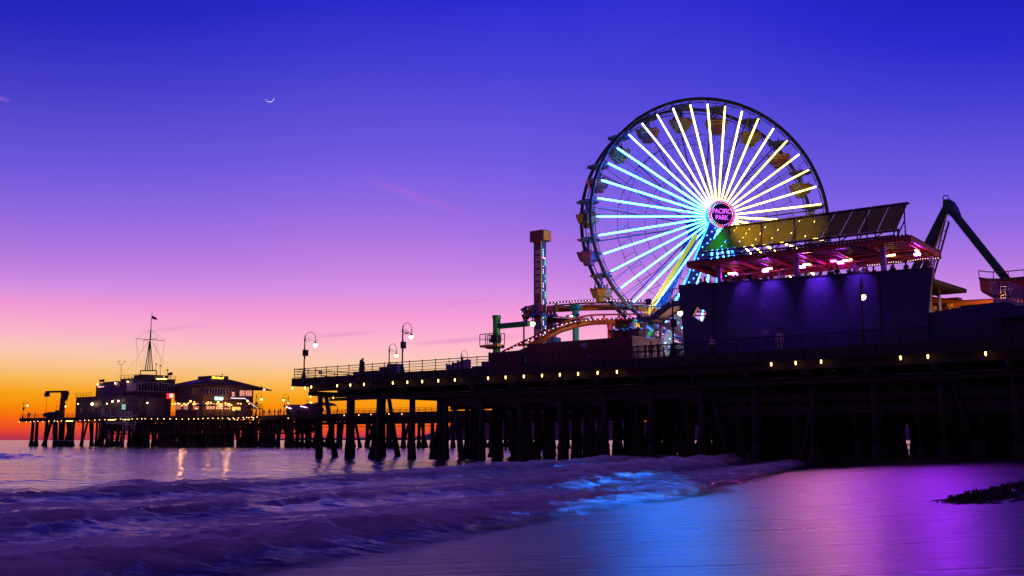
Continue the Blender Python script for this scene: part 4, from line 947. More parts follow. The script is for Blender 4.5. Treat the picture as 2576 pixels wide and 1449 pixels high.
# people on the terrace
crowd = [(180, 752, 'hug', 'cpurple', 0, 'bowed person at the far left end of the terrace'), (228, 738, 'stand', 'cpurple', 0, 'second person from the left end of the terrace, lit purple'),
    (450, 730, 'stand', 'cwhite', 1, 'person in pale top near the left terrace column'), (515, 715, 'lean', 'cpurple', 1, 'person with long hair behind the first warm tube light'),
    (558, 710, 'lean', 'cred', 0, 'person leaning on the parapet right of the first tube light'), (600, 735, 'lean', 'cred', 0, 'short person between two taller ones on the left terrace'),
    (640, 680, 'stand', 'cblack', 1, 'tall dark-haired person in the left terrace group'), (684, 725, 'lean', 'cblack', 0, 'small figure at the right of the left terrace group'),
    (712, 715, 'stand', 'cnavy', 0, 'person turned away, last of the left terrace group'), (783, 707, 'lean', 'cblack', 1, 'person left of the pair beneath the second tube light'),
    (842, 695, 'stand', 'cblack', 0, 'person in black with cropped hair, right of the pair'), (960, 712, 'lean', 'cblack', 1, 'person looking down left of the middle column'),
    (1003, 710, 'lean', 'cblack', 0, 'person right beside the middle column'), (1118, 693, 'lean', 'cgrey', 0, 'lone person just right of the middle column'),
    (1190, 702, 'hug', 'cred', 0, 'stooping person beside the diagonal light spoke'), (1380, 658, 'phone', 'cblack', 0, 'left one of two people holding phones'),
    (1402, 655, 'phone', 'cgrey', 0, 'right one of two people holding phones, hat on'), (1442, 635, 'stand', 'cblack', 0, 'broad man in a cap right of the terrace middle'),
    (1530, 670, 'hug', 'cblack', 0, 'hunched person right of the broad man in a cap'), (1573, 658, 'lean', 'cblack', 1, 'dark-haired person in the right terrace row'),
    (1610, 656, 'lean', 'cbrown', 1, 'fair-haired person in the right terrace row'), (1655, 650, 'lean', 'cblack', 0, 'person left of the man in white'),
    (1690, 625, 'stand', 'cwhite', 0, 'man in white shirt and white cap on the terrace'), (1722, 645, 'lean', 'gondyellow', 1, 'long fair-haired person beside the man in white'),
    (1798, 640, 'lean', 'cblack', 0, 'person just left of the right terrace column'), (1945, 640, 'phone', 'cblack', 0, 'person holding up an object near the right end'),
    (1970, 620, 'lean', 'cblack', 1, 'dark-haired person near the right end of the terrace'), (2080, 590, 'stand', 'cblack', 0, 'tall person in a cap at the right end of the terrace')]
for i, (x, y, ps, sh, lg, lab) in enumerate(crowd):
    t_ = TW + .55 + .12 * (i % 3); s, z = PF.hit(D('7', x, y), t_); hgt = z - TF; sc = min(1.12, max(.88, hgt / 1.72))
    hat = 'cblack' if i in (16, 17, 27) else 'cwhite' if i == 22 else None
    fz = z - 1.77 * sc
    o = person(PF.pt(s, t_, max(TF - .25, z - 1.74 * sc)), (FRONT + .4 * math.sin(i * 2.3)) if ps != 'hug' else TOSEA, ps, sh, 'cblack', lab, lg, hair='hairblond' if i in (20, 23) else 'hair', sc=sc, group='people leaning on the terrace parapet', hat=hat)
    if hat:
        pass

# ------------------------------------------------------------------ long low blue wall to the right
t = thing('boundary_wall', 'low navy boarded wall right of the blue building carrying a raised platform', 'wall', PF.pt(70, 7.6, DZ))
pts = [D('8', 440, 1150), D('8', 733, 1100), D('i', 310, 940), D('i', 590, 915), D('i', 1180, 860), D('i', 1590, 840), D('i', 1860, 950), D('i', 2029, 935), (2640, 770)]
top = [PF.hit(p, 7.3) for p in pts]; top += [(SEND - 1, top[-1][1])]
b = MB(); b.prism([PF.pt(s, 7.3, z) for s, z in [(top[0][0] - .3, DZ), (top[0][0] - .3, top[0][1])] + top + [(SEND - 1, DZ)]], PF.n * .3); build('wall_face', b, M['bluewall'], t)
b = MB()
for i in range(len(top) - 1): b.beam(PF.pt(top[i][0], 7.45, top[i][1] + .03), PF.pt(top[i + 1][0], 7.45, top[i + 1][1] + .03), .36, .06)
build('coping', b, M['darksteel'], t)
s0, z0 = PF.hit(D('b', 1450, 300), 7.0); s1, z1 = PF.hit(D('b', 1656, 300), 7.0); b = MB(); b.box(s0, s1 + 3, 6.4, 7.28, z0 - .1, z0, PF); b.box(s0 + .2, s1 + 3, 7.1, 7.29, DZ, z0 - .11, PF); kio = build('serving_hatch', b, M['blackmetal'], t)
b = MB()
for i in range(8): b.box(s0 + 1.0 + i * .14, s0 + 1.08 + i * .14, 7.0, 7.05, 9.2, 9.6 , PF)
build('menu_slats', b, M['cpurple'], kio)
# raised walkway with white rails behind the wall
t = thing('raised_walkway', 'lilac-white railed walkway and ramp rising behind the low navy wall', 'walkway', PF.pt(68, 8.5, 10))
T8 = 8.6
pl = [PF.hit(D('i', *p), T8) for p in ((1175, 745), (1590, 715), (2029, 850), (2300, 930))]; bt = [PF.hit(D('i', *p), T8) for p in ((1180, 865), (1590, 838), (1860, 950), (2300, 1010))]
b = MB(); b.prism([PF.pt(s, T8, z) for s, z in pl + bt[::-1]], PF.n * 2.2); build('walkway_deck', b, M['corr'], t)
def railrun(q0, q1, n_r, n_p, h, tt, mm, parent, bottom=.12, r=.03):
    b = MB()
    for k in range(n_r): dz = bottom + (h - bottom) * k / (n_r - 1); b.path([PF.pt(q0[0], tt, q0[1] + dz), PF.pt(q1[0], tt, q1[1] + dz)], r, 5)
    for k in range(n_p + 1): f = k / n_p; s = q0[0] + (q1[0] - q0[0]) * f; z = q0[1] + (q1[1] - q0[1]) * f; b.path([PF.pt(s, tt, z), PF.pt(s, tt, z + h)], r * 1.2, 5)
    return build('handrail', b, mm, parent)
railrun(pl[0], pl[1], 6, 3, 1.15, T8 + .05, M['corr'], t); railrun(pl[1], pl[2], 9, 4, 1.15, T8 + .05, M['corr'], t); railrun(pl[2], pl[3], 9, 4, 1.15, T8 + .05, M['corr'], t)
railrun(pl[0], pl[1], 6, 3, 1.15, T8 + 2.1, M['corr'], t)

# ------------------------------------------------------------------ drop tower
TT = 20.0; s0, zt = PF.hit(D('d', 610, 0), TT); sL = PF.hit((1342.5, 650), TT)[0]; sC = PF.hit((1360.3, 650), TT)[0]
tower = thing('drop_tower', 'tall thin drop ride tower with a boxed yellow head and blue lit side', 'drop tower', PF.pt(sL + .5, TT + .5, DZ))
tw_ = .82; ztop = PF.hit((1355, 607), TT)[1]
b = MB(); b.box(sL, sC, TT, TT + tw_, DZ, ztop, PF); shaft = build('shaft', b, mat('tower_violet', (.12, .04, .16), .5, var=.2), tower)
b = MB(); b.box(sC + .002, sC + .05, TT + .14, TT + tw_, DZ, ztop - .1, PF); build('lit_side', b, [mat('tower_teal', (.01, .12, .3), .35, var=.3)], shaft)
b = MB(); b.box(sC + .0, sC + .08, TT - .06, TT + .12, DZ, ztop, PF); b.box(sC + .0, sC + .07, TT + tw_ + .01, TT + tw_ + .08, DZ, ztop, PF); build('edge_strip', b, M['yellow'], shaft)
for k, (y0, y1) in enumerate([(250, 298), (320, 370), (390, 440), (461, 508), (531, 580), (602, 650), (674, 722), (825, 870), (1040, 1085), (1110, 1160)]):
    z1 = PF.hit((1360, 570.2 + y0 * .23157), TT)[1]; z0 = PF.hit((1360, 570.2 + y1 * .23157), TT)[1]; b = MB(); b.box(sL + .22, sC - .16, TT - .05, TT - .002, z0, z1, PF); build('white_panel', b, mat('tower_panel', (.34, .22, .42), .5, var=.15), shaft)
hL = PF.hit((1332.8, 600), TT - .35)[0]; hR = PF.hit((1366, 600), TT - .35)[0]; zh0 = PF.hit((1355, 608), TT)[1]; zh1 = PF.hit((1345, 582), TT)[1]
b = MB(); b.box(hL, hR, TT - .35, TT + .95, zh0 + .02, zh1, PF); head = build('head_box', b, mat('head_brown', (.16, .06, .05), .5, var=.25), tower)
b = MB(); b.box(hR + .003, hR + .04, TT - .25, TT + .93, zh0 + .1, zh1 - .08, PF); build('head_end', b, M['yellow'], head)
b = MB()
for k in range(9): z = zh0 + .12 + k * (zh1 - zh0 - .2) / 8; b.sphere(PF.pt(hR + .04, TT + .98, z), .05, 5, 3)
build('edge_studs', b, M['red'], head)
for body, dz in (('PACIFIC', .28), ('PLUNGE', -.22)):
    text_obj('lettering', body, .46, PF.pt((hL + hR) / 2, TT - .37, (zh0 + zh1) / 2 + dz), PF.e, (0, 0, 1), mat('dull_letters', (.24, .08, .12), .5, var=.1), head, .015, 0, .8)
b = MB(); cs = [(.1, .3, 1), (.9, .9, 1), (.2, 1, .3), (1, .2, .5)]
for k in range(58):
    z = zt = ztop - .9 - k * .19; g = (k // 5) % 2
    if k % 6 == 5: continue
    b.mi = 0 if k < 4 else (1 if g == 0 else 2) if k < 40 else 1; b.sphere(PF.pt(sC + .09, TT + (.32 if g == 0 else .66), z), .045, 5, 3)
b.mi = 3; b.box(sC + .05, sC + .08, TT + .25, TT + .7, ztop - 1.9, ztop - 1.78, PF)
build('light_dots', b, [emit('dot_blue', (.3, .6, 1), 5), emit('dot_violet', (.6, .5, 1), 5), emit('dot_green', (.1, 1, .5), 3), emit('dot_pink', (1, .2, .5), 4)], shaft)['kind'] = 'stuff'
# the ring of seats
zc = PF.hit((1355, 775), TT)[1]
b = MB(); b.box(sL - 1.0, sC + 1.0, TT - .9, TT - .3, zc - .9, zc - .75, PF); b.box(sL - 1.0, sC + 1.0, TT + tw_ + .3, TT + tw_ + .9, zc - .9, zc - .75, PF); b.box(sL - .7, sL - .2, TT - .3, TT + tw_ + .3, zc - .9, zc - .75, PF); b.box(sC + .2, sC + .7, TT - .3, TT + tw_ + .3, zc - .9, zc - .75, PF)
car = build('carriage', b, M['blue'], tower)
for k in range(6):
    s = sL - .8 + k * (sC - sL + 1.6) / 5
    for tt in (TT - .75, TT + tw_ + .5):
        b = MB(); b.box(s - .2, s + .2, tt, tt + .35, zc - .74, zc - .6, PF); b.box(s - .2, s + .2, tt + (.3 if tt < TT else 0), tt + (.38 if tt < TT else .08), zc - .6, zc + .3, PF); build('seat', b, [M['blue'], M['red'], M['gondpurple']][k % 3], car)

# ------------------------------------------------------------------ roller coaster
co = thing('roller_coaster', 'orange tube roller coaster looping round the drop tower with strings of small lights', 'roller coaster', PF.pt(28, 24, DZ))
def trk(pts, t):       # list of (zoom key, x, y) or with own t
    out = []
    for p in pts:
        tt = p[3] if len(p) > 3 else t; s, z = PF.hit(D(*p[:3]), tt); out.append(PF.pt(s, tt, z))
    return out
def smooth(pts, n=6):
    out = []; P = [pts[0]] + pts + [pts[-1]]
    for i in range(1, len(P) - 2):
        for k in range(n):
            u = k / n; a, b_, c, d = P[i - 1], P[i], P[i + 1], P[i + 2]
            out.append(.5 * ((2 * b_) + (c - a) * u + (2 * a - 5 * b_ + 4 * c - d) * u * u + (3 * b_ - a - 3 * c + d) * u ** 3))
    return out + [pts[-1]]
up_sp = smooth(trk([('d', 470, 400, 20.5), ('d', 400, 330, 20.3), ('d', 430, 260, 21.2), ('d', 620, 210, 23), ('d', 1040, 175, 24.5), ('d', 1280, 165, 25), ('d', 1700, 140, 25), ('d', 2100, 132, 25), ('d', 2576, 128, 25), ('4', 1560, 218, 25), ('4', 1750, 240, 25)], 24))
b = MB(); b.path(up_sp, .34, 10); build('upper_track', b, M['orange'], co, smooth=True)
up_rl = smooth(trk([('d', 400, 300, 18.6), ('d', 312, 205, 19.0), ('d', 350, 165, 19.6), ('d', 430, 130, 20.5), ('d', 600, 92, 22), ('d', 880, 45, 24), ('d', 1280, 8, 24.6), ('4', 1100, 160, 24.6), ('4', 1350, 158, 24.6), ('4', 1660, 162, 24.6)], 24))
b = MB(); b.path(up_rl, .1, 6); b.path([p + PF.n * 1.3 + V((0, 0, -.15)) for p in up_rl], .09, 6); build('upper_rails', b, M['rust'], co)
for i in range(3, len(up_rl) - 2, 5):
    p = up_rl[i]; j = min(range(len(up_sp)), key=lambda k: (up_sp[k] - p - V((0, 0, -1)) - PF.n * .6).length); b = MB(); b.beam(p, up_sp[j], .12, .35); b.beam(p + PF.n * 1.3 + V((0, 0, -.15)), up_sp[j], .12, .3); build('track_bracket', b, M['orange'], co)
def bulbs(pts, cols, step, r, name, dz=-.02, t0=0):
    ms = [emit('track_bulb', c, 5) for c in cols]; b = MB(); L_ = 0; nxt = 0; k = t0
    for i in range(len(pts) - 1):
        seg = (pts[i + 1] - pts[i]).length
        while nxt < L_ + seg: b.mi = (k * 7 // 3) % len(ms); b.sphere(pts[i].lerp(pts[i + 1], (nxt - L_) / seg) - PF.n * .12 + V((0, 0, dz)), r * .75, 6, 4); nxt += step; k += 1
        L_ += seg
    o = build(name, b, ms, co); o['kind'] = 'stuff'; return o
bulbs(up_rl, [(1, .55, 1), (.8, .5, 1), (1, .8, .9), (1, .4, .9), (.7, .6, 1), (1, .7, .5)], .42, .055, 'light_string')
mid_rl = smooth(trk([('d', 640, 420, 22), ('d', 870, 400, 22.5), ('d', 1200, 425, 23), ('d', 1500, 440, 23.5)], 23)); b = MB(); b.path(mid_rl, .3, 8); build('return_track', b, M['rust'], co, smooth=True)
b = MB()
for dy in (0, 30): b.path(trk([('d', 870, 325 + dy, 22), ('d', 1190, 345 + dy, 22.5), ('d', 1500, 365 + dy, 23), ('d', 1790, 375 + dy, 23)], 23), .06, 5)
for x in (930, 1190, 1500, 1790): b.path(trk([('d', x, 325 + (x - 930) * .05, 22.4), ('d', x, 385 + (x - 930) * .05, 22.4)], 23), .06, 5)
build('return_rails', b, M['rust'], co)
lo_sp = smooth(trk([('d', 560, 960, 16.5), ('d', 870, 790, 17), ('d', 1150, 640, 18), ('d', 1400, 560, 19), ('d', 1600, 500, 20), ('d', 1900, 455, 21), ('d', 2250, 440, 21.5), ('d', 2576, 430, 22), ('4', 1650, 315, 22)], 17))
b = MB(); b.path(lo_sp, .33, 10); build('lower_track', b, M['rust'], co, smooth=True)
lo_a = smooth(trk([('h', 1560, 445, 16), ('h', 2030, 220, 16), ('d', 330, 895, 16), ('d', 640, 755, 16.5), ('d', 840, 640, 17), ('d', 1090, 530, 17.5), ('d', 1400, 405, 18.5), ('d', 1700, 330, 20), ('d', 1960, 298, 21), ('d', 2576, 285, 22), ('4', 1650, 262, 22)], 17))
b = MB(); b.path(lo_a, .1, 6); build('lower_rails', b, M['rust'], co)
lo_b = smooth(trk([('h', 1700, 410, 15.8), ('d', 350, 905, 15.8), ('d', 530, 830, 16), ('d', 780, 715, 16.3), ('d', 960, 630, 16.8), ('d', 1210, 520, 17.4), ('d', 1490, 450, 18.5), ('d', 1700, 425, 19.8), ('d', 1960, 400, 20.8), ('d', 2200, 385, 21.3), ('d', 2576, 370, 21.8), ('4', 1560, 288, 21.8)], 17))
b = MB(); b.path(lo_b, .07, 6); build('lower_rails', b, M['rust'], co)
bulbs(lo_b, [(1, .1, .5), (.1, 1, .3), (1, .06, .05), (.6, .4, 1), (.5, .5, 1), (1, .7, 1), (.2, .5, 1), (1, .1, .3), (.9, .5, 1)], .5, .06, 'light_string')
for i in range(4, len(lo_b) - 2, 6):
    p = lo_b[i]; q = min(lo_a, key=lambda v: (v - p).length); r_ = min(lo_sp, key=lambda v: (v - p - V((0, 0, -.6))).length); b = MB(); b.beam(p, r_, .1, .25); b.beam(q, r_, .1, .25); build('track_bracket', b, M['rust'], co)
def column(k0, k1, w, t_, m, name='support_column', base=None):
    s, z1 = PF.hit(D(*k0), t_); s2_, _ = PF.hit(D(*k1), t_); b = MB(); b.lathe([(w, 0), (w, z1 - DZ - .35), (w * 1.15, z1 - DZ - .34), (w * 1.15, z1 - DZ)], PF.pt((s + s2_) / 2, t_, DZ), 14)
    return build(name, b, m, co, smooth=False), (s + s2_) / 2, z1
tc_, sT, zT = column(('d', 1510, 180), ('d', 1520, 850), .36, 23.4, M['teal'])
b = MB(); b.box(sT - .55, sT + .55, 23.0, 23.8, zT, zT + .5, PF); build('column_head', b, M['teal'], co)
for dx, on in ((-.75, 0), (-.05, 1), (.75, 0)):
    _, z = PF.hit(D('d', 1475, 320), 22.9); b = MB(); b.lathe([(.02, .12), (.14, .06), (.2, -.05), (.16, -.06)], PF.pt(sT + dx, 22.9 - (.2 if on else 0), z + .05), 10); b.tube(PF.pt(sT + dx, 22.9, z + .1), PF.pt(sT, 23.4, z + .2), .03, n=4)
    fl = build('column_floodlight', b, M['darkgreen'], co)
    if on: b = MB(); b.lathe([(.15, 0), (.15, -.03)], PF.pt(sT + dx, 22.7, z - .02), 10); build('lens', b, emit('flood_lens', (1, 1, .8), 12), fl)
column(('d', 2275, 500), ('d', 2275, 800), .3, 22.5, M['red'])
column(('4', 1510, 335), ('4', 1510, 440), .42, 20.0, M['blue'])
gc, sG, zG = column(('4', 439, 275), ('4', 439, 560), .41, 16.0, M['green'])
sA, zA = PF.hit(D('4', 690, 338), 16.0); b = MB(); b.path([PF.pt(sG + .2, 16, zA), PF.pt(sA, 16, zA)], .3, 12); b.lathe([(.3, 0), (.3, .8), (.42, .81), (.42, .95), (.3, .96)], PF.pt(sG, 16, zA - .45), 14); build('support_arm', b, M['green'], co)
s0, z0 = PF.hit(D('d', 870, 460), 23.2); b = MB(); b.box(s0, s0 + 1.1, 23, 23.6, DZ, z0, PF); build('support_column', b, M['gondpurple'], co)
s0, z0 = PF.hit(D('d', 960, 790), 17.6); b = MB(); b.lathe([(1.1, 0), (1.05, .5), (.6, z0 - DZ)], PF.pt(s0, 18.4, DZ), 10); build('support_base', b, M['blue'], co)
# coaster tubes seen right of the building and through the diamond opening
for pts, m, r in (([('8', 380, 1035), ('8', 480, 1030), ('8', 640, 1052), ('8', 760, 1062), ('8', 1040, 1048), ('8', 1300, 1040)], 'orange', .3), ([('8', 380, 1065), ('8', 640, 1080), ('8', 800, 1085)], 'orange', .12), ([('8', 380, 1105), ('8', 560, 1095), ('8', 740, 1090)], 'corr', .06), ([('8', 380, 1130), ('8', 560, 1118), ('8', 740, 1112)], 'corr', .06)):
    q = trk([p + (13.0,) for p in pts], 13); b = MB(); b.path(q, r, 8); build('lower_track', b, M[m], co, smooth=True)
s0, z0 = PF.hit(D('8', 380, 1010), 15); s1, z1 = PF.hit(D('8', 705, 1000), 15); b = MB(); b.box(s0, s1, 15, 16, z1 - .9, z1, PF); build('train_shed', b, M['redsteel'], co)
for j, (x, y) in enumerate(((480, 1130), (630, 1110))):
    s, z = PF.hit(D('8', x, y), 12.6); b = MB(); b.lathe([(.12, -1.5), (.12, .1), (.3, .12), (.3, .4)], PF.pt(s, 12.6, z), 8); build('support_column', b, M['yellow'], co)
ld = bpy.data.lights.new('shed_lamp', 'POINT'); ld.energy = 420; ld.color = (1, .42, .1); ld.shadow_soft_size = .3; lo = bpy.data.objects.new('shed_lamp', ld); COL.objects.link(lo); lo.location = PF.pt(66.5, 10.5, 11.2)
for pts, m, r in (([('6', 800, 545), ('6', 980, 550)], 'orange', .16), ([('6', 800, 590), ('6', 980, 590)], 'orange', .13), ([('6', 780, 600), ('6', 920, 690)], 'corr', .3), ([('6', 830, 500), ('6', 920, 520)], 'corr', .12)):
    q = trk([p + (12.0,) for p in pts], 12); b = MB(); b.beam(q[0], q[1], r * 2, r); build('inner_beam', b, M[m], pav)
ld = bpy.data.lights.new('opening_lamp', 'POINT'); ld.energy = 160; ld.color = (1, .45, .15); ld.shadow_soft_size = .2; lo = bpy.data.objects.new('opening_lamp', ld); COL.objects.link(lo); lo.location = PF.pt(43.6, 10, 11.6)
# coaster train by the blue column
s, z = PF.hit(D('e', 800, 700), 20.3)
tr = thing('coaster_train', 'yellow and blue coaster car with black wheels hanging behind the stairs', 'coaster train', PF.pt(s, 20.3, z))
b = MB(); b.beam(PF.pt(s - .8, 20.3, z + .5), PF.pt(s + 1.0, 20.3, z - .7), .9, .7); build('body', b, M['teal'], tr)
b = MB(); b.beam(PF.pt(s - .5, 19.8, z + .3), PF.pt(s + .1, 19.8, z - .1), .1, .4); build('side_panel', b, M['yellow'], tr)
for dx, dz in ((1.0, .4), (.7, -.4), (1.6, .1), (.4, .1)):
    b = MB(); b.lathe([(.18, -.08), (.26, -.06), (.26, .06), (.18, .08)], (0, 0, 0), 12); b.xf(Matrix.Translation(PF.pt(s + dx, 19.8, z + dz)) @ Matrix.Rotation(PF.rz, 4, 'Z') @ Matrix.Rotation(R(90), 4, 'X')); build('wheel', b, M['blackmetal'], tr)
# gondola-shaped kiosk car on the fence line
s, z = PF.hit(D('4', 1400, 410), 12)
t = thing('spare_gondola', 'dark red fluted gondola car standing behind the brown boards', 'gondola', PF.pt(s, 12, z))
for dx, nm in ((0, 'basket'), (1.9, 'basket')):
    b = MB(); b.lathe([(.4, -.9), (.75, -.85), (.95, -.3), (1.05, .15), (.95, .2), (.85, -.2)], PF.pt(s + dx, 12, z), 8)
    for a in range(8): b.sphere(PF.pt(s + dx, 12, z + .15) + V((.95 * math.cos(a * .785), .95 * math.sin(a * .785), 0)), .2, 6, 4)
    build(nm, b, M['gondred'] if dx == 0 else M['gondpurple'], t)
b = MB(); b.beam(PF.pt(s - .4, 12, DZ), PF.pt(s - .4, 12, z - .85), .5); build('stand', b, M['darksteel'], t)

# ------------------------------------------------------------------ lift platform on the green column
s0, z0 = PF.hit(D('h', 1055, 345), 15.2); s1, z1 = PF.hit(D('h', 1475, 310), 15.2); zt1 = PF.hit(D('h', 1060, 35), 15.2)[1]; zf = PF.hit(D('h', 1055, 290), 15.2)[1]
t = thing('work_platform', 'yellow maintenance lift cage with rails hung left of the green column', 'lift cage', PF.pt(s0, 15, z0))
b = MB(); b.box(s0, s1, 15.0, 16.2, z0, zf, PF); build('cage_floor', b, M['yellow'], t)
b = MB()
for tt in (15.0, 16.2):
    b.path([PF.pt(s0, tt, zt1), PF.pt(s1, tt, zt1 + .05)], .05, 6); b.path([PF.pt(s0, tt, (zt1 + zf) / 2), PF.pt(s1, tt, (zt1 + zf) / 2)], .03, 5)
    for f in (0, .33, .55, 1): b.path([PF.pt(s0 + (s1 - s0) * f, tt, zf), PF.pt(s0 + (s1 - s0) * f, tt, zt1)], .05, 6)
build('guard_rail', b, M['darksteel'], t)
b = MB(); b.box(s0 + (s1 - s0) * .55, s1 - .3, 15.2, 16, zf + .2, zt1 - .1, PF); b.box(s0 + (s1 - s0) * .42, s0 + (s1 - s0) * .54, 15.3, 15.8, zf + .3, zf + .6, PF); build('control_box', b, M['blackmetal'], t)
b = MB()
for k in range(6): s = s0 + .7 + k * .35; b.box(s, s + .2, 15.2, 16, z0 - .18, z0 - .003, PF)
build('underframe', b, M['darksteel'], t)

# ------------------------------------------------------------------ stairs left of the blue building
st = thing('staircase', 'two-flight steel staircase with barred railings left of the blue building', 'staircase', PF.pt(38, 10, DZ))
TS = 9.5; WD = 1.7
def E(x, y, t_=TS): return PF.hit(D('e', x, y), t_)
A, B_, C_, Dd, F_ = E(730, 570), E(990, 560), E(1340, 290), E(1430, 270), E(1140, 610)
b = MB()
for tt in (TS, TS + WD):
    for p, q in ((A, B_), (B_, C_), (C_, (Dd[0] + .8, Dd[1]))): b.beam(PF.pt(p[0], tt, p[1]), PF.pt(q[0], tt, q[1]), .08, .5)
b.hexa([PF.pt(A[0], TS, A[1] - .1), PF.pt(F_[0], TS, A[1] - .1), PF.pt(F_[0], TS + WD, A[1] - .1), PF.pt(A[0], TS + WD, A[1] - .1)], [PF.pt(A[0], TS, A[1]), PF.pt(F_[0], TS, A[1]), PF.pt(F_[0], TS + WD, A[1]), PF.pt(A[0], TS + WD, A[1])])
b.box(C_[0], Dd[0] + 1.2, TS, TS + WD, C_[1] - .1, C_[1], PF)
build('stringer', b, M['wheelsteel'], st)
n = 13
for k in range(n):
    f = (k + .5) / n; s = B_[0] + (C_[0] - B_[0]) * f; z = B_[1] + (C_[1] - B_[1]) * f; b = MB(); b.box(s - .16, s + .16, TS + .05, TS + WD - .05, z - .06, z, PF); b.box(s - .16, s - .13, TS + .05, TS + WD - .05, z - .26, z - .061, PF); build('stair_tread', b, M['whitesteel'], st)
G0, G1 = E(1140, 600, TS + WD), E(1620, 900, TS + WD); T2 = TS + WD + .1
b = MB()
for tt in (T2, T2 + 1.5): b.beam(PF.pt(G0[0], tt, G0[1] - .1), PF.pt(G1[0], tt, G1[1] - .1), .08, .4)
build('stringer', b, M['whitesteel'], st)
for k in range(n):
    f = (k + .5) / n; s = G0[0] + (G1[0] - G0[0]) * f; z = G0[1] + (G1[1] - G0[1]) * f; b = MB(); b.box(s - .16, s + .16, T2 + .05, T2 + 1.45, z - .06, z, PF); build('stair_tread', b, M['whitesteel'], st)
def barrail(p, q, tt, mm, h=1.1, step=.16):
    b = MB(); L_ = abs(q[0] - p[0]); n = max(2, int(L_ / step))
    for dz in (.12, h): b.path([PF.pt(p[0], tt, p[1] + dz), PF.pt(q[0], tt, q[1] + dz)], .035, 5)
    for k in range(n + 1): f = k / n; s = p[0] + (q[0] - p[0]) * f; z = p[1] + (q[1] - p[1]) * f; b.path([PF.pt(s, tt, z), PF.pt(s, tt, z + h)], .014 if k % 6 else .035, 4)
    build('barred_railing', b, mm, st)
for tt in (TS, TS + WD):
    barrail((A[0], A[1] + .2), (B_[0], B_[1] + .2), tt, M['wheelsteel']); barrail((B_[0], B_[1] + .2), (C_[0], C_[1] + .2), tt, M['wheelsteel']); barrail((C_[0], C_[1] + .2), (Dd[0] + .6, Dd[1] + .2), tt, M['wheelsteel'])
barrail((G0[0], G0[1]), (G1[0], G1[1]), T2, M['whitesteel']); barrail((G0[0], G0[1]), (G1[0], G1[1]), T2 + 1.5, M['whitesteel'])
g0 = E(1160, 1180, T2); g1 = E(1560, 830, T2); barrail((g0[0], DZ + .2), (g1[0], g1[1] - 1.2), T2 + 2.4, M['whitesteel'])
for x, tt in ((870, TS + .2), (1145, TS + WD)):
    s, _ = E(x, 800, tt); b = MB(); b.box(s - .11, s + .11, tt - .11, tt + .11, DZ, A[1] - .12, PF); build('post', b, M['corr'], st)
s0, z0 = E(878, 300, TS - .05); s1, z1 = E(968, 205, TS - .05); b = MB(); b.box(s0, s0 + .08, TS - .06, TS, z0, z1, PF); b.box(s1 - .08, s1, TS - .06, TS, z0, z1, PF); b.box(s0, s1, TS - .06, TS, z1, z1 + .08, PF); b.box(s0 + .081, s1 - .081, TS - .04, TS - .03, z0, z1, PF); build('gate_panel', b, M['wheelsteel'], st)
ld = bpy.data.lights.new('stair_lamp', 'POINT'); ld.energy = 260; ld.color = (1, .5, .3); ld.shadow_soft_size = .2; lo = bpy.data.objects.new('stair_lamp', ld); COL.objects.link(lo); lo.location = PF.pt(42.0, 12.2, 9.6)
# barred gate in the railing below the stairs
t = thing('barred_gate', 'dark barred gate panels set in the pier railing below the stairs', 'gate', PF.pt(40, .25, DZ))
s0 = PF.hit(D('e', 650, 1100), .25)[0]; s1 = PF.hit(D('e', 1600, 1100), .25)[0]; k = 0; n = 4
for i in range(n):
    a0 = s0 + (s1 - s0) * i / n; a1 = s0 + (s1 - s0) * (i + 1) / n - .08; b = MB()
    for z in (.2, .72, 1.05): b.path([PF.pt(a0, .25, DZ + z), PF.pt(a1, .25, DZ + z)], .03, 5)
    for x in np.arange(a0, a1, .13): b.path([PF.pt(x, .25, DZ + .2), PF.pt(x, .25, DZ + 1.05)], .012, 4)
    for x in (a0, a1): b.path([PF.pt(x, .25, DZ), PF.pt(x, .25, DZ + 1.1)], .045, 5)
    build('gate_panel', b, M['darksteel'], t)

# ------------------------------------------------------------------ swinging ship ride on the right
T9 = 30.0
ride = thing('swing_ship_ride', 'dark green A-frame swinging ride with one long arm reaching right', 'amusement ride', PF.pt(57, T9, DZ))
def P8(x, y, t_=T9): s, z = PF.hit(D('8', x, y), t_); return PF.pt(s, t_, z)
ap = P8(605, 150)
def leg(p, t_, w, m):
    q = P8(*p, t_); d = q - ap; k = (DZ - ap.z) / d.z; b = MB(); b.beam(ap + V((0, 0, -.3)), ap + d * k, w * .8, w * .6); return build('frame_leg', b, m, ride)
leg((330, 700), T9, .85, M['darkgreen']); leg((435, 640), T9 - .3, .85, M['darkgreen']); 
b = MB(); 
p0, p1 = P8(625, 320), P8(480, 830); d = p1 - p0
b.beam(p0, p0 + d * 1.5, .14); b.beam(p0 - PF.n * 1.0 + V((0, 0, .0)), p0 + d * 1.5 - PF.n * .4, .1)
for k in range(9): q = p0 + d * (k * .17); b.beam(q, q - PF.n * .6, .06)
build('ladder', b, M['darksteel'], ride)
b = MB(); b.prism([P8(570, 115, T9 - .6), P8(625, 112, T9 - .6), P8(660, 165, T9 - .6), P8(690, 240, T9 - .6), P8(650, 275, T9 - .6), P8(600, 240, T9 - .6), P8(565, 215, T9 - .6)], PF.n * 1.5); build('apex_housing', b, M['darkgreen'], ride)
b = MB(); b.path([P8(598, 104) + V((.28 * math.cos(a), 0, .28 * math.sin(a))) for a in np.linspace(0, 6.283, 11)[:-1]], .05, 5, True); build('lifting_eye', b, M['darkgreen'], ride)
b = MB(); a0, a1 = P8(672, 250, T9 - .4), P8(1262, 990, T9 - .4); b.beam(a0, a1, .4, .62); build('swing_arm', b, M['darkgreen'], ride)
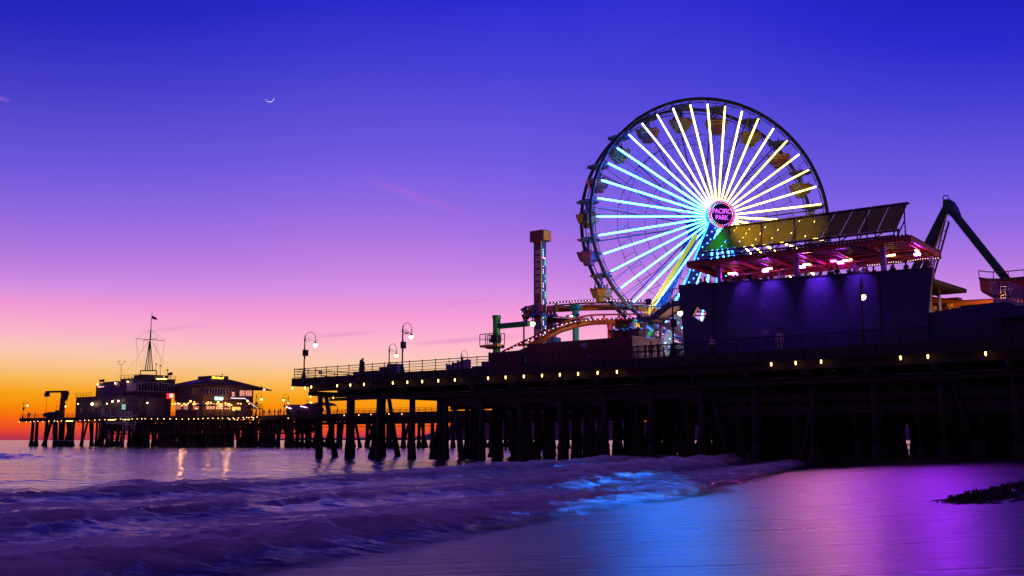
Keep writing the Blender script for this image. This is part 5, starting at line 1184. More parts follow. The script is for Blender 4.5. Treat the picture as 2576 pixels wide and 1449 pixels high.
b = MB(); c0, c1 = P8(700, 240, T9 + .3), P8(1300, 990, T9 + .3); b.beam(c0, c1, .16, .2)
for k in range(16): f = k / 15; b.beam(a0.lerp(a1, f), c0.lerp(c1, f), .07)
build('arm_ladder', b, M['darksteel'], ride)
# ship hull hanging from the arm
s0, z0 = PF.hit(D('i', 900, 620), T9 + .5); s1, z1 = PF.hit(D('i', 1900, 680), T9 + .5)
b = MB(); hull = []
for f in np.linspace(0, 1, 13):
    s = s0 + (s1 - s0 + 5) * f; wdt = 1.5 * math.sin(math.pi * min(.97, max(.06, f))) ** .5; lift = 2.2 * (abs(f - .5) * 2) ** 3
    hull.append([PF.pt(s, T9 + .5 - wdt, z0 + .9 + lift * .2), PF.pt(s, T9 + .5 - wdt * .8, z0 - .3 + lift * .3), PF.pt(s, T9 + .5, z0 - .9 + lift * .5), PF.pt(s, T9 + .5 + wdt * .8, z0 - .3 + lift * .3), PF.pt(s, T9 + .5 + wdt, z0 + .9 + lift * .2)])
vs = [p for h in hull for p in h]; fs = [(i * 5 + j, i * 5 + j + 1, (i + 1) * 5 + j + 1, (i + 1) * 5 + j) for i in range(12) for j in range(4)] + [(4, 3, 2, 1, 0), (60, 61, 62, 63, 64)]
b.add(vs, fs); hullo = build('hull', b, M['red'], ride)
b = MB(); b.path([h[0] + V((0, 0, .1)) for h in hull], .12, 5); b.path([h[4] + V((0, 0, .1)) for h in hull], .12, 5); b.path([h[0] + V((0, 0, .8)) for h in hull], .05, 5); 
for h in hull[::2]: b.tube(h[0] + V((0, 0, .1)), h[0] + V((0, 0, .8)), .04, n=4)
build('gunwale', b, M['gondyellow'], hullo)
for k in range(1, 8):
    q = hull[k + 2][2] + V((0, 0, 1.0)); b = MB(); b.box(-.35, .35, -1.2, 1.2, 0, .15); b.box(-.4, -.3, -1.2, 1.2, .15, .9); b.xf(Matrix.Translation(q) @ Matrix.Rotation(PF.rz, 4, 'Z')); build('seat_row', b, M['cpurple'], hullo)
# dark panel board right of the blue building
t = thing('display_board', 'tilted dark grey louvred board on a frame right of the blue building', 'board', P8(500, 930, 11))
q = [P8(472, 852, 11), P8(528, 880, 11), P8(540, 1005, 11), P8(460, 968, 11)]; b = MB(); b.prism(q, PF.n * .2); build('board_panel', b, M['cgrey'], t)
b = MB(); b.beam(q[3], V((q[3].x, q[3].y, DZ)), .15); b.beam(q[2], V((q[2].x, q[2].y, DZ)), .15); b.path([P8(500, 860, 10.9), P8(508, 850, 10.9)], .06, 5); build('frame', b, M['corr'], t)
for i in range(8):
    f0 = (i + .5) / 8; b = MB(); b.beam(q[0].lerp(q[3], f0) - PF.n * .03, q[1].lerp(q[2], f0) - PF.n * .03, .03, .03); build('louvre', b, M['blackmetal'], t)

ld = bpy.data.lights.new('park_fill_spot', 'SPOT'); ld.energy = 9000; ld.color = (1, .55, .2); ld.shadow_soft_size = .25; ld.spot_size = R(110); ld.spot_blend = .6; lo = bpy.data.objects.new('park_fill_spot', ld); COL.objects.link(lo)
lo.location = PF.pt(36, 15, 11.5); lo.rotation_euler = (PF.pt(18, 21, 15) - lo.location).to_track_quat('-Z', 'Y').to_euler()  # unseen spot added to warm the tower head, coaster and green column

# the four purple floods are aimed out over the beach
for i, p in enumerate(floods[:4]):
    s, z = PF.hit(D('7', *p), 8.4); ld = bpy.data.lights.new('purple_flood_beam', 'SPOT'); ld.energy = (600, 1400, 2600, 5200)[i]; ld.color = ((1, .1, .75), (.85, .06, .9), (.6, .04, 1), (.34, .02, 1))[i]; ld.spot_size = R(50); ld.spot_blend = .8; ld.shadow_soft_size = .22
    lo = bpy.data.objects.new('purple_flood_beam', ld); COL.objects.link(lo); lo.location = PF.pt(s, 8.3, z + .02); lo.rotation_euler = (V((7 + 2 * i, 17, 0)) - lo.location).to_track_quat('-Z', 'Y').to_euler()

s, z = PF.hit(D('7', *tubes[2]), 8.3); ld = bpy.data.lights.new('warm_tube_beam', 'SPOT'); ld.energy = 1500; ld.color = (1, .45, .12); ld.spot_size = R(50); ld.spot_blend = .8; ld.shadow_soft_size = .2
lo = bpy.data.objects.new('warm_tube_beam', ld); COL.objects.link(lo); lo.location = PF.pt(s, 8.3, z); lo.rotation_euler = (V((4, 14, 0)) - lo.location).to_track_quat('-Z', 'Y').to_euler()

# ------------------------------------------------------------------ far pier with harbour office and restaurant
def ordn(i):
    if i < len(ORD): return ORD[i]
    tens = {4: 'forty', 5: 'fifty', 6: 'sixty', 7: 'seventy'}[(i + 1) // 10]; u = (i + 1) % 10
    return (tens[:-1] + 'ieth') if u == 0 else tens + '-' + ORD[u - 1]
EP = [atZ(p, DZ) for p in ((50, 1053), (436, 1047.6), (655, 1047), (700, 1045.3), (1660, 1023.5))]
fp = thing('far_pier', 'distant pier end on slender flared piles carrying the harbour building and restaurant', 'pier', EP[2])
EF = [Frame((EP[i].x, EP[i].y), (EP[i + 1].x - EP[i].x, EP[i + 1].y - EP[i].y)) for i in range(4)]
EL = [(EP[i + 1] - EP[i]).length for i in range(4)]
wid = PF.n * 27
def flat(v, z): return V((v.x, v.y, z))
b = MB()
for i in range(4):
    w = wid if i < 3 else PF.n * 13
    q = [EP[i], EP[i + 1], EP[i + 1] + w, EP[i] + w]; b.prism([flat(p, 7.55) for p in q], V((0, 0, .45)))
build('deck', b, M['deckwood'], fp)
b = MB()
for i in range(4): b.beam(flat(EP[i], 7.6) - EF[i].n * .1, flat(EP[i + 1], 7.6) - EF[i].n * .1, .2, 1.1)
build('edge_beam', b, M['deckwood'], fp)
b = MB()      # heavy timbering between the deck and the lower walkway
for i in (0, 1, 2, 3):
    L_ = EL[i]; f = EF[i]; a0 = 32 if i == 0 else 0
    for t in (1.5, 6, 12):
        for z in ((7.0, 6.1) if i < 3 else (6.9, 6.2)): b.box(a0 - (10 if i == 0 else 0) if z > 6.5 else a0, L_, t, t + .35, z - .3, z, f)
        if i == 3 and t > 6: continue
        x = a0
        while x < L_:
            st_ = 2.2 if i < 3 else 3.0
            if i < 3:
                b.beam(f.pt(x, t, 6.9), f.pt(x + st_, t, 3.8), .3, .35); b.beam(f.pt(x + st_, t, 6.9), f.pt(x, t, 3.8), .3, .35)
            b.beam(f.pt(x, t, 7.4), f.pt(x, t, 3.6 if i < 3 else 5.9), .35, .4); x += st_
build('timber_bracing', b, M['pile'], fp)['kind'] = 'stuff'
b = MB()
for i in (0, 1, 2):
    a0 = 34 if i == 0 else 0; EF[i] and b.box(a0, EL[i], .6, 9, 3.35, 3.7, EF[i]); b.box(a0, EL[i], .5, .6, 4.2, 4.3, EF[i]); b.box(a0, EL[i], .5, .6, 4.7, 4.8, EF[i])
b.box(0, EL[3], 1, 1.2, 5.5, 5.75, EF[3]); b.box(0, EL[3] * .9, 1, 1.1, 4.9, 5.05, EF[3]); b.box(26, EL[3], 1.1, 1.3, 6.0, 7.4, EF[3])
build('lower_walkway', b, M['deckwood'], fp)
def fpile(b, q0, q1, r):
    at = lambda z: q0 + (q1 - q0) * (z / 7.2)
    b.mi = 0; b.path([at(1.7), at(7.2)], [r * 1.05, r * .92], 8); b.mi = 1; b.path([at(-.6), at(.3), at(1.3), at(1.75)], [r * 1.75, r * 1.6, r * 1.3, r * 1.04], 8)
fps = []
for xt, xb in ((197, 176), (237, 222), (333, 309), (375, 302), (400, 412), (425, 418), (470, 455), (497, 482), (530, 582), (575, 508), (600, 560)):
    f = EF[0]; s1 = f.hit(D('1', xt, 1140), 1.2)[0]; s0_ = f.hit(D('1', xb, 1372), 1.2)[0]
    fps.append((f.pt(s0_, 1.2, 0), f.pt(s1, 1.2, 7.2), .5, 0))
    fps.append((f.pt(s0_ * .9 + s1 * .1, 14, 0), f.pt(s1, 14, 7.2), .36, 2))
for i in range(3):
    f = EF[i]; x = 33 if i == 0 else 1
    while x < EL[i]:
        for t in (1.2, 7, 13, 20):
            if random.random() < .12 and t > 2: continue
            ds = random.choice((0, 0, -1.4, 1.5, .6, -.7)); fps.append((f.pt(x + ds, t, 0), f.pt(x + random.uniform(-.3, .3), t, 7.2), random.uniform(.4, .58), t))
        x += random.choice((1.7, 2.3, 3.0))
f = EF[3]; x = 3
while x < EL[3] - 2:
    for t in (1.0, 5.5, 10.5):
        fps.append((f.pt(x, t, 0), f.pt(x, t, 7.2), random.uniform(.36, .46), t))
        if random.random() < .75: fps.append((f.pt(x + random.choice((-2.3, 2.5)), t, 0), f.pt(x + .3, t, 7.2), .33, t + 1))
    x += random.choice((5.4, 6.3, 7.2))
fps.sort(key=lambda p: p[3])
for p in fps[:98]: b = MB(); fpile(b, *p[:3]); build('pile', b, [M['pile'], M['barnacle']], fp, smooth=True)
b = MB()
for p in fps[98:]: fpile(b, *p[:3])
build('pile_forest', b, [M['pile'], M['barnacle']], fp, smooth=True)['kind'] = 'stuff'
b = MB()
for i in range(4):
    for z in (1.1, .75, .4): b.path([EF[i].pt(0, .1, DZ + z), EF[i].pt(EL[i], .1, DZ + z)], .035, 4)
    x = 0
    while x < EL[i]: b.tube(EF[i].pt(x, .1, DZ), EF[i].pt(x, .1, DZ + 1.12), .045, n=4); x += 2.0
    if i in (0, 3):
        t = 26 if i == 0 else 12.8
        for z in (1.1, .6): b.path([EF[i].pt(0, t, DZ + z), EF[i].pt(EL[i], t, DZ + z)], .035, 4)
        x = 0
        while x < EL[i]: b.tube(EF[i].pt(x, t, DZ), EF[i].pt(x, t, DZ + 1.12), .045, n=4); x += 2.2
build('railing', b, M['lampiron'], fp)
def edge_hit(p, t=0.0):
    r = [EF[i].hit(p, t) for i in range(4)]
    for i in range(4):
        if -.5 <= r[i][0] <= EL[i] + .5: return EF[i], r[i][0], r[i][1]
    return EF[3], r[3][0], r[3][1]
# small bulbs along the far edge
fl = [('1', x, y) for x, y in ((60, 1138), (130, 1138), (170, 1135), (205, 1134), (240, 1132), (290, 1134), (350, 1130), (405, 1130), (435, 1133), (475, 1128), (525, 1128), (660, 1125), (705, 1122), (745, 1122), (805, 1120), (850, 1117), (905, 1115), (950, 1115), (1013, 1112), (1058, 1110), (1135, 1110), (1175, 1108), (1225, 1108), (1270, 1107), (1303, 1107), (1365, 1107), (1425, 1107), (1488, 1107), (1548, 1107))]
fl += [('2', x, y) for x, y in ((55, 980), (138, 980), (222, 982), (303, 984), (390, 982), (460, 981), (520, 980), (585, 976), (652, 973), (718, 972), (788, 971), (848, 973), (925, 971), (948, 988), (995, 969), (1013, 987), (1052, 993), (1065, 966), (1130, 961), (1140, 985), (1177, 960), (1208, 964), (1248, 957), (1272, 965), (1266, 990), (1320, 955), (1742, 970))]
fl += [('3', x, y) for x, y in ((612, 958), (645, 958), (690, 957), (750, 955), (865, 950), (985, 947), (1037, 945), (1160, 947))]
DLF = thing('edge_bulb', 'x', 'bulb light', (0, 0, 0), 'string of bulbs along the far pier edge')
b = MB(); b.box(-.08, .08, -.08, .08, .1, .2); build('socket', b, M['blackmetal'], DLF)
b = MB(); b.sphere((0, 0, -.02), .095, 8, 6); build('bulb', b, emit('far_bulb', (1, .5, .13), 8), DLF, smooth=True)
for i, k in enumerate(fl):
    f, s, z = edge_hit(D(*k), -.3); o = DLF if i == 0 else copy_thing(DLF, (0, 0, 0)); o.location = f.pt(s, -.3, z); o['label'] = f'{ordn(i)} small warm bulb from the left along the far pier edge'
for j, (x, y) in enumerate(((555, 1131), (970, 1118), (1115, 1115))):
    f, s, z = edge_hit(D('1', x, y), -.3); b = MB(); b.box(s - 1.3, s + 1.3, -.4, -.25, z - .08, z + .08, f)
    t = thing('strip_light', f'{["left", "middle", "right"][j]} of three long yellow strip lights on the far pier edge', 'strip light', f.pt(s, -.3, z), 'strip lights on the far pier'); build('tube', b, emit('strip_tube', (1, .7, .2), 5), t)
    b = MB(); b.box(s - 1.35, s + 1.35, -.24, -.1, z - .02, z + .14, f); build('tray', b, M['blackmetal'], t)

# harbour office: corner at the survey point, long end face towards the viewer
q = atY((346, 1047), 292); HB = Frame((q.x, q.y), PF.e)
def hT(px, py, s=0): return HB.hits((px, py), s)
def hS(px, py, t=0): return HB.hit((px, py), t)
def dd(k, x, y): return D(k, x, y)
hb = thing('harbour_office', 'cream flat-roofed harbour office with a glazed upper cabin and lettered sign', 'building', HB.pt(-3, 5, DZ))
tR = hT(*dd('2', 205, 500))[0]; zR = hT(*dd('g', 700, 270))[1]; zB = hT(*dd('g', 700, 590))[1]; sLf = hS(*dd('1', 1115, 760))[0]
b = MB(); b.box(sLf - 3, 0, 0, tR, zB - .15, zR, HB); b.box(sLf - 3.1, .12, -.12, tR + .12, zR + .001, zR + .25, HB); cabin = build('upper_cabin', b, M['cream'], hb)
w0 = hT(*dd('g', 515, 350)); w1 = hT(*dd('g', 1385, 380)); wz0 = hT(*dd('g', 700, 565))[1]; wz1 = hT(*dd('g', 700, 365))[1]; nW = 12
for k in range(nW):
    a0 = w0[0] + (w1[0] - w0[0]) * k / nW; a1 = w0[0] + (w1[0] - w0[0]) * (k + 1) / nW
    b = MB(); b.box(.003, .05, a0 + .06, a1 - .06, wz0, wz1, HB); w = build('window', b, M['glassdark'], cabin)
b = MB()
for k in range(nW + 1): a0 = w0[0] + (w1[0] - w0[0]) * k / nW; b.box(.003, .1, a0 - .05, a0 + .05, wz0 - .1, wz1 + .1, HB)
b.box(.003, .1, w0[0], w1[0], wz1, wz1 + .12, HB); b.box(.003, .1, w0[0], w1[0], wz0 - .12, wz0, HB); build('window_frame', b, M['whitesteel'], cabin)
x0 = hS(*dd('g', 235, 450))[0]; x1 = hS(*dd('g', 475, 450))[0]
for k in range(7):
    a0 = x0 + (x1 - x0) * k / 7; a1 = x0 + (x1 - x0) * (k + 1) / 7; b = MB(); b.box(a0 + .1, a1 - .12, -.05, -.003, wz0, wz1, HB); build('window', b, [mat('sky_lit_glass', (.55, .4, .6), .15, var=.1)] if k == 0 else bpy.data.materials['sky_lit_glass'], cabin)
zs = hT(*dd('g', 1070, 320))[1]; ts = hT(*dd('g', 1070, 320))[0]
text_obj('lettering', 'HARBOR OFFICE', .82, HB.pt(.06, ts, zs), HB.n, (0, 0, 1), mat('dark_letters', (.03, .02, .03), .6, var=.1), cabin, .03, .012, .95)
t0 = hT(*dd('g', 945, 272))[0]; t1 = hT(*dd('g', 1200, 272))[0]; zz = hT(*dd('g', 1070, 272))[1]; b = MB(); b.box(.25, .4, t0, t1, zz - .08, zz + .08, HB); build('sign_light', b, emit('sign_strip', (1, .62, .12), 9), cabin)
b = MB(); b.box(.02, .24, t0, t1, zz + .02, zz + .12, HB); build('light_bracket', b, M['darksteel'], cabin)
# lower block
tl = hT(433, 1020)[0]; sw = hS(187.5, 1000)[0]; zl = hT(*dd('1', 1250, 888))[1] ; zl2 = hS(*dd('1', 900, 885))[1]
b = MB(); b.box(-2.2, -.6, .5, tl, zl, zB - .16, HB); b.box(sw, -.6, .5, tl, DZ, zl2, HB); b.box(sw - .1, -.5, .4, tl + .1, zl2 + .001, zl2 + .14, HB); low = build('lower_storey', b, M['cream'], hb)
t0, z0 = hT(*dd('g', 700, 710), -.55); t1, _ = hT(*dd('g', 1115, 760), -.55); b = MB(); b.box(-.59, .2, t0, t1, DZ, z0 - .3, HB); b.box(-.59, .28, t0 - .1, t1 + .1, z0 - .299, z0 - .12, HB); build('stair_tower', b, mat('pale_render', (.2, .17, .2), .7, var=.12), hb)
s0, z0 = hS(*dd('f', 665, 380), 3); s1, z1 = hS(*dd('f', 1260, 320), 3); b = MB(); b.box(s0, s0 + (s1 - s0) * .28, 3, 9, zl2 + .15, z0, HB); b.box(s0 + (s1 - s0) * .281, s1 + 1.2, 3, 9, zl2 + .15, z1, HB); mid = build('middle_storey', b, mat('grey_render', (.16, .11, .14), .7, var=.15), hb)
for k in range(7):
    s = s0 + (s1 - s0) * (.33 + k * .09); b = MB(); b.box(s, s + 1.2, 2.95, 2.997, zl2 + .3, z1 - 1.6, HB); build('shutter', b, M['cpurple'] if k % 2 else M['cgrey'], mid)
s2_, z2_ = hS(*dd('f', 700, 470), 2.95); b = MB(); b.box(s2_, s2_ + 3.4, 2.94, 2.997, z2_ - .15, z2_ + .15, HB); build('window', b, emit('evening_window', (1, .35, .25), 1.4), mid)
for k in range(6):
    s = sw + 3 + k * 4; b = MB(); b.box(s, s + 1.1, .45, .497, DZ + 1.6, DZ + 3.0, HB); build('window', b, M['glassdark'], low)
t0, z0 = hT(*dd('g', 150, 950), -.6)
b = MB(); b.box(-.597, -.55, t0 - .5, t0 + .6, z0 - .8, z0 + .55, HB); build('window', b, emit('green_lit_window', (.25, .6, .45), .8), low)
for x, y in ((265, 860), (310, 860), (390, 862), (450, 855), (490, 852)):
    t, z = hT(*dd('g', x, y), -.6); b = MB(); b.box(-.597, -.55, t - .18, t + .18, z - .1, z + .1, HB); build('vent_window', b, M['glassdark'], low)
t, z = hT(*dd('g', 955, 1050), -.55); b = MB(); b.box(.201, .24, t - .55, t + .55, DZ, z + .9, HB); build('door', b, M['cgrey'], hb)
# red lit board with four white squares
t, z = hT(*dd('g', 1322, 685), 0); b = MB(); b.box(-1.9, -.05, t - .95, t + .7, z - .75, z + .75, HB); b.box(-.049, .1, t - .55, t + .55, z - .6, z + .6, HB); brd = build('light_board', b, emit('red_light_board', (1, .02, .03), 1.3), hb)
b = MB()
for dx in (-.25, .27):
    for dz in (-.25, .27): b.box(.101, .16, t + dx - .17, t + dx + .17, z + dz - .14, z + dz + .14, HB)
build('lamp_square', b, emit('red_white_lamp', (1, .5, .36), 4), brd)
b = MB(); b.box(.05, .09, t - 1.9, t - 1.1, z + .0, z + .1, HB); b.box(.05, .09, t - 1.9, t - 1.1, z - .3, z - .22, HB); build('small_writing', b, M['cgrey'], hb)
# roof rails, mast platform
b = MB()
for zz in (.55, 1.15):
    b.path([HB.pt(sLf - 3, 0, zR + zz), HB.pt(0, 0, zR + zz), HB.pt(0, tR, zR + zz)], .045, 4)
for k in range(6): b.tube(HB.pt(sLf - 3 + k * (3 - sLf) / 5, 0, zR), HB.pt(sLf - 3 + k * (3 - sLf) / 5, 0, zR + 1.2), .05, n=4)
for k in range(9): b.tube(HB.pt(0, tR * k / 8, zR), HB.pt(0, tR * k / 8, zR + 1.2), .05, n=4)
build('roof_railing', b, M['lampiron'], hb); b = MB()
a0, z0 = hS(*dd('f', 145, 715), .6); a1, z1 = hS(*dd('f', 470, 600), .6)
for zz in (.6, 1.25): b.path([HB.pt(a0, .6, zl2 + zz), HB.pt(a1 + 2, .6, zl2 + zz)], .045, 4)
for k in range(7): b.tube(HB.pt(a0 + (a1 + 2 - a0) * k / 6, .6, zl2), HB.pt(a0 + (a1 + 2 - a0) * k / 6, .6, zl2 + 1.3), .045, n=4)
build('roof_railing', b, M['lampiron'], hb)
mt = hT(*dd('g', 790, 190), -3)[0]; mz = hT(*dd('g', 790, 180), -3)[1]
b = MB(); b.box(-6, 0.05, mt - 2.9, mt + 2.5, zR + .26, mz, HB); build('mast_plinth', b, M['cream'], hb)
mast = thing('signal_mast', 'tall tripod signal mast with crossed yard and rigging above the harbour office', 'mast', HB.pt(-3, mt, mz))
def Hp(k, x, y, s=-3): t, z = HB.hits(D(k, x, y), s); return HB.pt(s, t, z)
top = Hp('1', 1371, 65); hd = Hp('1', 1360, 232); xy = Hp('1', 1355, 325); ft = Hp('1', 1352, 420)
b = MB(); b.path([Hp('1', 1352, 330), hd], [.22, .16], 7); b.path([hd, top], [.1, .06], 6); b.sphere(top, .14, 6, 5); b.sphere(hd, .2, 6, 5); build('pole', b, M['lampiron'], mast)
p0 = Hp('1', 1258, 632, -1.2); p1 = Hp('1', 1414, 632, -1.2); p2 = Hp('1', 1258, 632, -4.8); p3 = Hp('1', 1414, 632, -4.8)
for a_, bx in enumerate((1302, 1326, 1350, 1376)):
    b = MB(); b.path([Hp('1', 1350 + (bx - 1340) * .12, 335, -3), Hp('1', bx, 632, (-2.2, -4.2, -4.4, -2)[a_])], [.1, .14], 6); build('mast_leg', b, M['lampiron'], mast)
b = MB()
for u, w in ((p0, p1), (p1, p3), (p3, p2), (p2, p0)): b.beam(u, w, .2, .3)
for u in (p0, p1, p2, p3): b.beam(u, V((u.x, u.y, mz)), .2)
build('mast_platform', b, M['lampiron'], mast)
for u, w in (((1212, 315, -3), (1355, 327, -3)), ((1355, 327, -3), (1497, 335, -3)), ((1288, 335, -6), (1425, 313, 0))):
    b = MB(); b.path([Hp('1', *u), Hp('1', *w)], .07, 5); b.sphere(Hp('1', *u), .13, 5, 4); build('yard', b, M['lampiron'], mast)
b = MB(); L_ = [((1350, 235), (1212, 312)), ((1370, 235), (1497, 332)), ((1350, 238), (1288, 332)), ((1372, 238), (1425, 310)), ((1212, 318), (1262, 605)), ((1212, 318), (1225, 500)), ((1225, 500), (1208, 660)), ((1288, 338), (1290, 520)),
    ((1497, 340), (1468, 600)), ((1497, 340), (1440, 610)), ((1425, 318), (1395, 560)), ((1340, 335), (1115, 660)), ((1372, 340), (1530, 620)), ((1375, 350), (1470, 540)), ((1336, 345), (1240, 470)), ((1369, 75), (1346, 232)), ((1425, 318), (1410, 440)), ((1330, 350), (1275, 620)), ((1385, 345), (1500, 670))]
for u, w in L_: b.path([Hp('1', *u), Hp('1', *w)], .022, 3)
build('rigging', b, M['lampiron'], mast)
b = MB(); n = 7
for i in range(n):
    f = i / n; g = (i + 1) / n; y = lambda f: -.15 * math.sin(f * 7) ; A = Hp('1', 1371 + 50 * f, 85 + 30 * f - 0); B2 = Hp('1', 1371 + 50 * g, 85 + 30 * g); C2 = Hp('1', 1371 + 50 * g, 118 + 16 * g); D2 = Hp('1', 1371 + 50 * f, 118 + 16 * f)
    o1 = HB.e * y(f); o2 = HB.e * y(g); b.hexa([A + o1, B2 + o2, C2 + o2, D2 + o1], [A + o1 + HB.e * .03, B2 + o2 + HB.e * .03, C2 + o2 + HB.e * .03, D2 + o1 + HB.e * .03])
build('flag', b, M['cred'], mast)
# roof equipment
def roofpost(k, x, y0, y1, label, name, kind, s=-3):
    p, q = Hp(k, x, y0, s), Hp(k, x, y1, s); t = thing(name, label, kind, p); b = MB(); b.path([p, q], .06, 5); build('post', b, M['lampiron'], t); return t, q
t, q = roofpost('1', 1065, 710, 570, 'thin wind gauge mast with two cup heads left of the signal mast', 'wind_gauge', 'weather mast', -8)
b = MB(); b.path([Hp('1', 1035, 568, -8), Hp('1', 1095, 568, -8)], .05, 5)
for x in (1037, 1093): b.path([Hp('1', x, 568, -8), Hp('1', x, 545, -8)], .04, 4); b.path([Hp('1', x - 6, 540, -8), Hp('1', x + 18, 540, -8)], .05, 4); b.sphere(Hp('1', x + 16, 540, -8), .12, 6, 4)
b.path([Hp('1', 1068, 600, -8), Hp('1', 1010, 728, -8)], .02, 3); b.path([Hp('1', 1068, 600, -8), Hp('1', 1100, 680, -8)], .02, 3)
build('cup_heads', b, M['lampiron'], t)
t, q = roofpost('1', 1453, 700, 590, 'slim aerial with a small head right of the signal mast', 'aerial', 'aerial'); b = MB(); b.box(-.15, .15, -.15, .15, 0, .4); b.xf(Matrix.Translation(q)); build('head', b, M['blackmetal'], t)
t, q = roofpost('1', 1522, 700, 630, 'horn loudspeaker on a post above the lettered sign', 'horn_speaker', 'loudspeaker', -1); b = MB(); b.lathe([(.1, -.2), (.35, .2), (.36, .25)], q, 8); build('horn', b, M['blackmetal'], t)
t, q = roofpost('1', 1550, 700, 668, 'tilted dark floodlight drum at the right roof corner of the office', 'roof_drum', 'floodlight', -1); b = MB(); b.path([q + HB.n * -.55, q + HB.n * .55 + V((0, 0, .25))], [.38, .42], 10); build('drum', b, M['blackmetal'], t)
t, q = roofpost('1', 1515, 712, 692, 'square dark speaker box on the right roof edge of the office', 'speaker_box', 'loudspeaker', -.6); b = MB(); b.box(-.45, .45, -.3, .3, -.3, .35); b.xf(Matrix.Translation(q) @ Matrix.Rotation(R(50), 4, 'Z')); build('box', b, M['blackmetal'], t)
t, q = roofpost('1', 1408, 632, 570, 'small hooked lamp on the mast platform', 'hooked_lamp', 'lamp', -2); b = MB(); b.sphere(q + V((.15, 0, .0)), .2, 8, 6); b.path([q, q + V((.1, 0, .4)), q + V((.3, 0, .2))], .04, 4); build('lamp_head', b, M['blackmetal'], t)
t, q = roofpost('1', 880, 745, 730, 'dark rooftop telescope unit on the left lower roof', 'rooftop_scanner', 'scanner', -10); b = MB(); b.path([Hp('1', 850, 722, -10), Hp('1', 862, 735, -10), Hp('1', 895, 728, -10)], [.2, .35, .38], 8); build('scanner_head', b, M['blackmetal'], t)
# wall lamps of the office
WLs = [('1', 832, 768, 'wall lamp at the top left corner of the harbour office middle storey'), ('1', 1007, 757, 'wall lamp on the middle storey beside the glazed cabin'), ('1', 1130, 741, 'wall lamp above the left cabin windows'),
       ('1', 983, 936, 'left one of two wall lamps on the lower storey'), ('1', 1040, 932, 'right one of two wall lamps on the lower storey'), ('1', 783, 962, 'very bright starry floodlight on the left of the harbour office'), ('1', 640, 960, 'faint spotlight at the far left wall of the office'), ('1', 925, 958, 'small white lamp over the ladder by the office')]
for i, (k, x, y, lab) in enumerate(WLs):
    s_, z = (hS(*D(k, x, y), -.4) if i not in (2,) else hS(*D(k, x, y), -.5)); p = HB.pt(s_, -.5 if i < 6 else -.4, z)
    if i in (0, 1): s_, z = hS(*D(k, x, y), 2.6); p = HB.pt(s_, 2.6, z)
    t = thing('wall_lamp', lab, 'wall lamp', p, 'wall lamps on the harbour office'); r = (.2, .2, .2, .22, .22, .36, .12, .14)[i]
    b = MB(); b.sphere(p, r, 8, 6); build('globe', b, M['flood'] if i in (0, 1, 2, 3, 4, 5) else M['bulbwarm'], t, smooth=True)
    b = MB(); b.beam(p + HB.n * r, p + HB.n * .45, .08); b.lathe([(r * 1.1, r * .8), (r * .4, r * 1.2)], p, 8); build('bracket', b, M['blackmetal'], t)

# restaurant
q = atY((507, 1047), 284); RB = Frame((q.x, q.y), PF.e)
def rT(k, x, y, s=0): return RB.hits(D(k, x, y), s)
def rS(k, x, y, t=0): return RB.hit(D(k, x, y), t)
rs = thing('restaurant', 'two-storey brown restaurant with hipped roof and glowing ground floor windows', 'building', RB.pt(-5, 8, DZ))
M['tan'] = mat('tan_boards', (.15, .085, .07), .7, var=.2, scale=3, stretch=(4, 4, .3)); M['shingle'] = mat('brown_shingles', (.1, .055, .045), .8, var=.35, scale=4, bump=.5)
t1 = rT('2', 1265, 700)[0]; zw = rT('2', 570, 512)[1]; s0 = rS('2', 195, 700)[0]; zm = rT('2', 900, 735)[1]
b = MB(); b.box(s0, 0, 0, t1, zm, zw, RB); b.box(s0 + .3, -.3, .3, t1 - .2, DZ, zm - .001, RB); wl = build('wall', b, M['tan'], rs)
b = MB(); b.box(-.1, .1, -.1, .1, DZ, zw, RB); b.box(-.02, .06, t1 - .25, t1, DZ, zw, RB); b.box(-.02, .1, 0, t1, zm - .1, zm + .15, RB); build('corner_board', b, M['darksteel'], wl)
# roof: eaves, hips, parapet box and long pointed overhang
ze = zw; tE = rT('2', 1485, 590, 2)
A = [RB.pt(1.6, -1.6, ze), RB.pt(1.6, t1 + .5, ze), RB.pt(s0 - 3, t1 + .5, ze), RB.pt(s0 - 3, -1.6, ze)]
zt = rT('2', 730, 430, -2.5)[1]; tb0 = rT('2', 725, 430, -2.5)[0]; tb1 = rT('2', 925, 430, -2.5)[0]; sb0 = rS('2', 390, 420, 2.0)[0]
C = [RB.pt(-2.5, tb0, zt), RB.pt(-2.5, tb1, zt), RB.pt(sb0, tb1, zt), RB.pt(sb0, tb0, zt)]
b = MB(); b.hexa(A, C); ov = RB.pt(3.2, tE[0], tE[1]); zo = rT('2', 930, 440, -2.5)
b.add([A[1], A[2], C[1], C[2], ov, ov + V((0, 0, -.25)), A[1] + V((0, 0, -.3)), A[2] + V((0, 0, -.3))], [(0, 4, 2), (2, 4, 1, 3), (0, 6, 5, 4), (4, 5, 7, 1), (6, 7, 5)])
roof_ = build('roof', b, M['shingle'], rs)
b = MB(); b.beam(A[0] - V((0, 0, .12)), A[1] - V((0, 0, .12)), .2, .3); b.beam(A[3] - V((0, 0, .12)), A[0] - V((0, 0, .12)), .2, .3); b.beam(A[1] - V((0, 0, .1)), ov - V((0, 0, .2)), .15, .25); build('fascia', b, M['yellow'] if False else M['tan'], roof_)
zp = rT('2', 750, 392, -2.4)[1]; zp0 = rT('2', 900, 470, -2.4)[1]
b = MB(); b.box(sb0, -2.4, tb0, tb1, zt - 1.3, zp, RB); par = build('parapet_box', b, M['tan'], roof_)
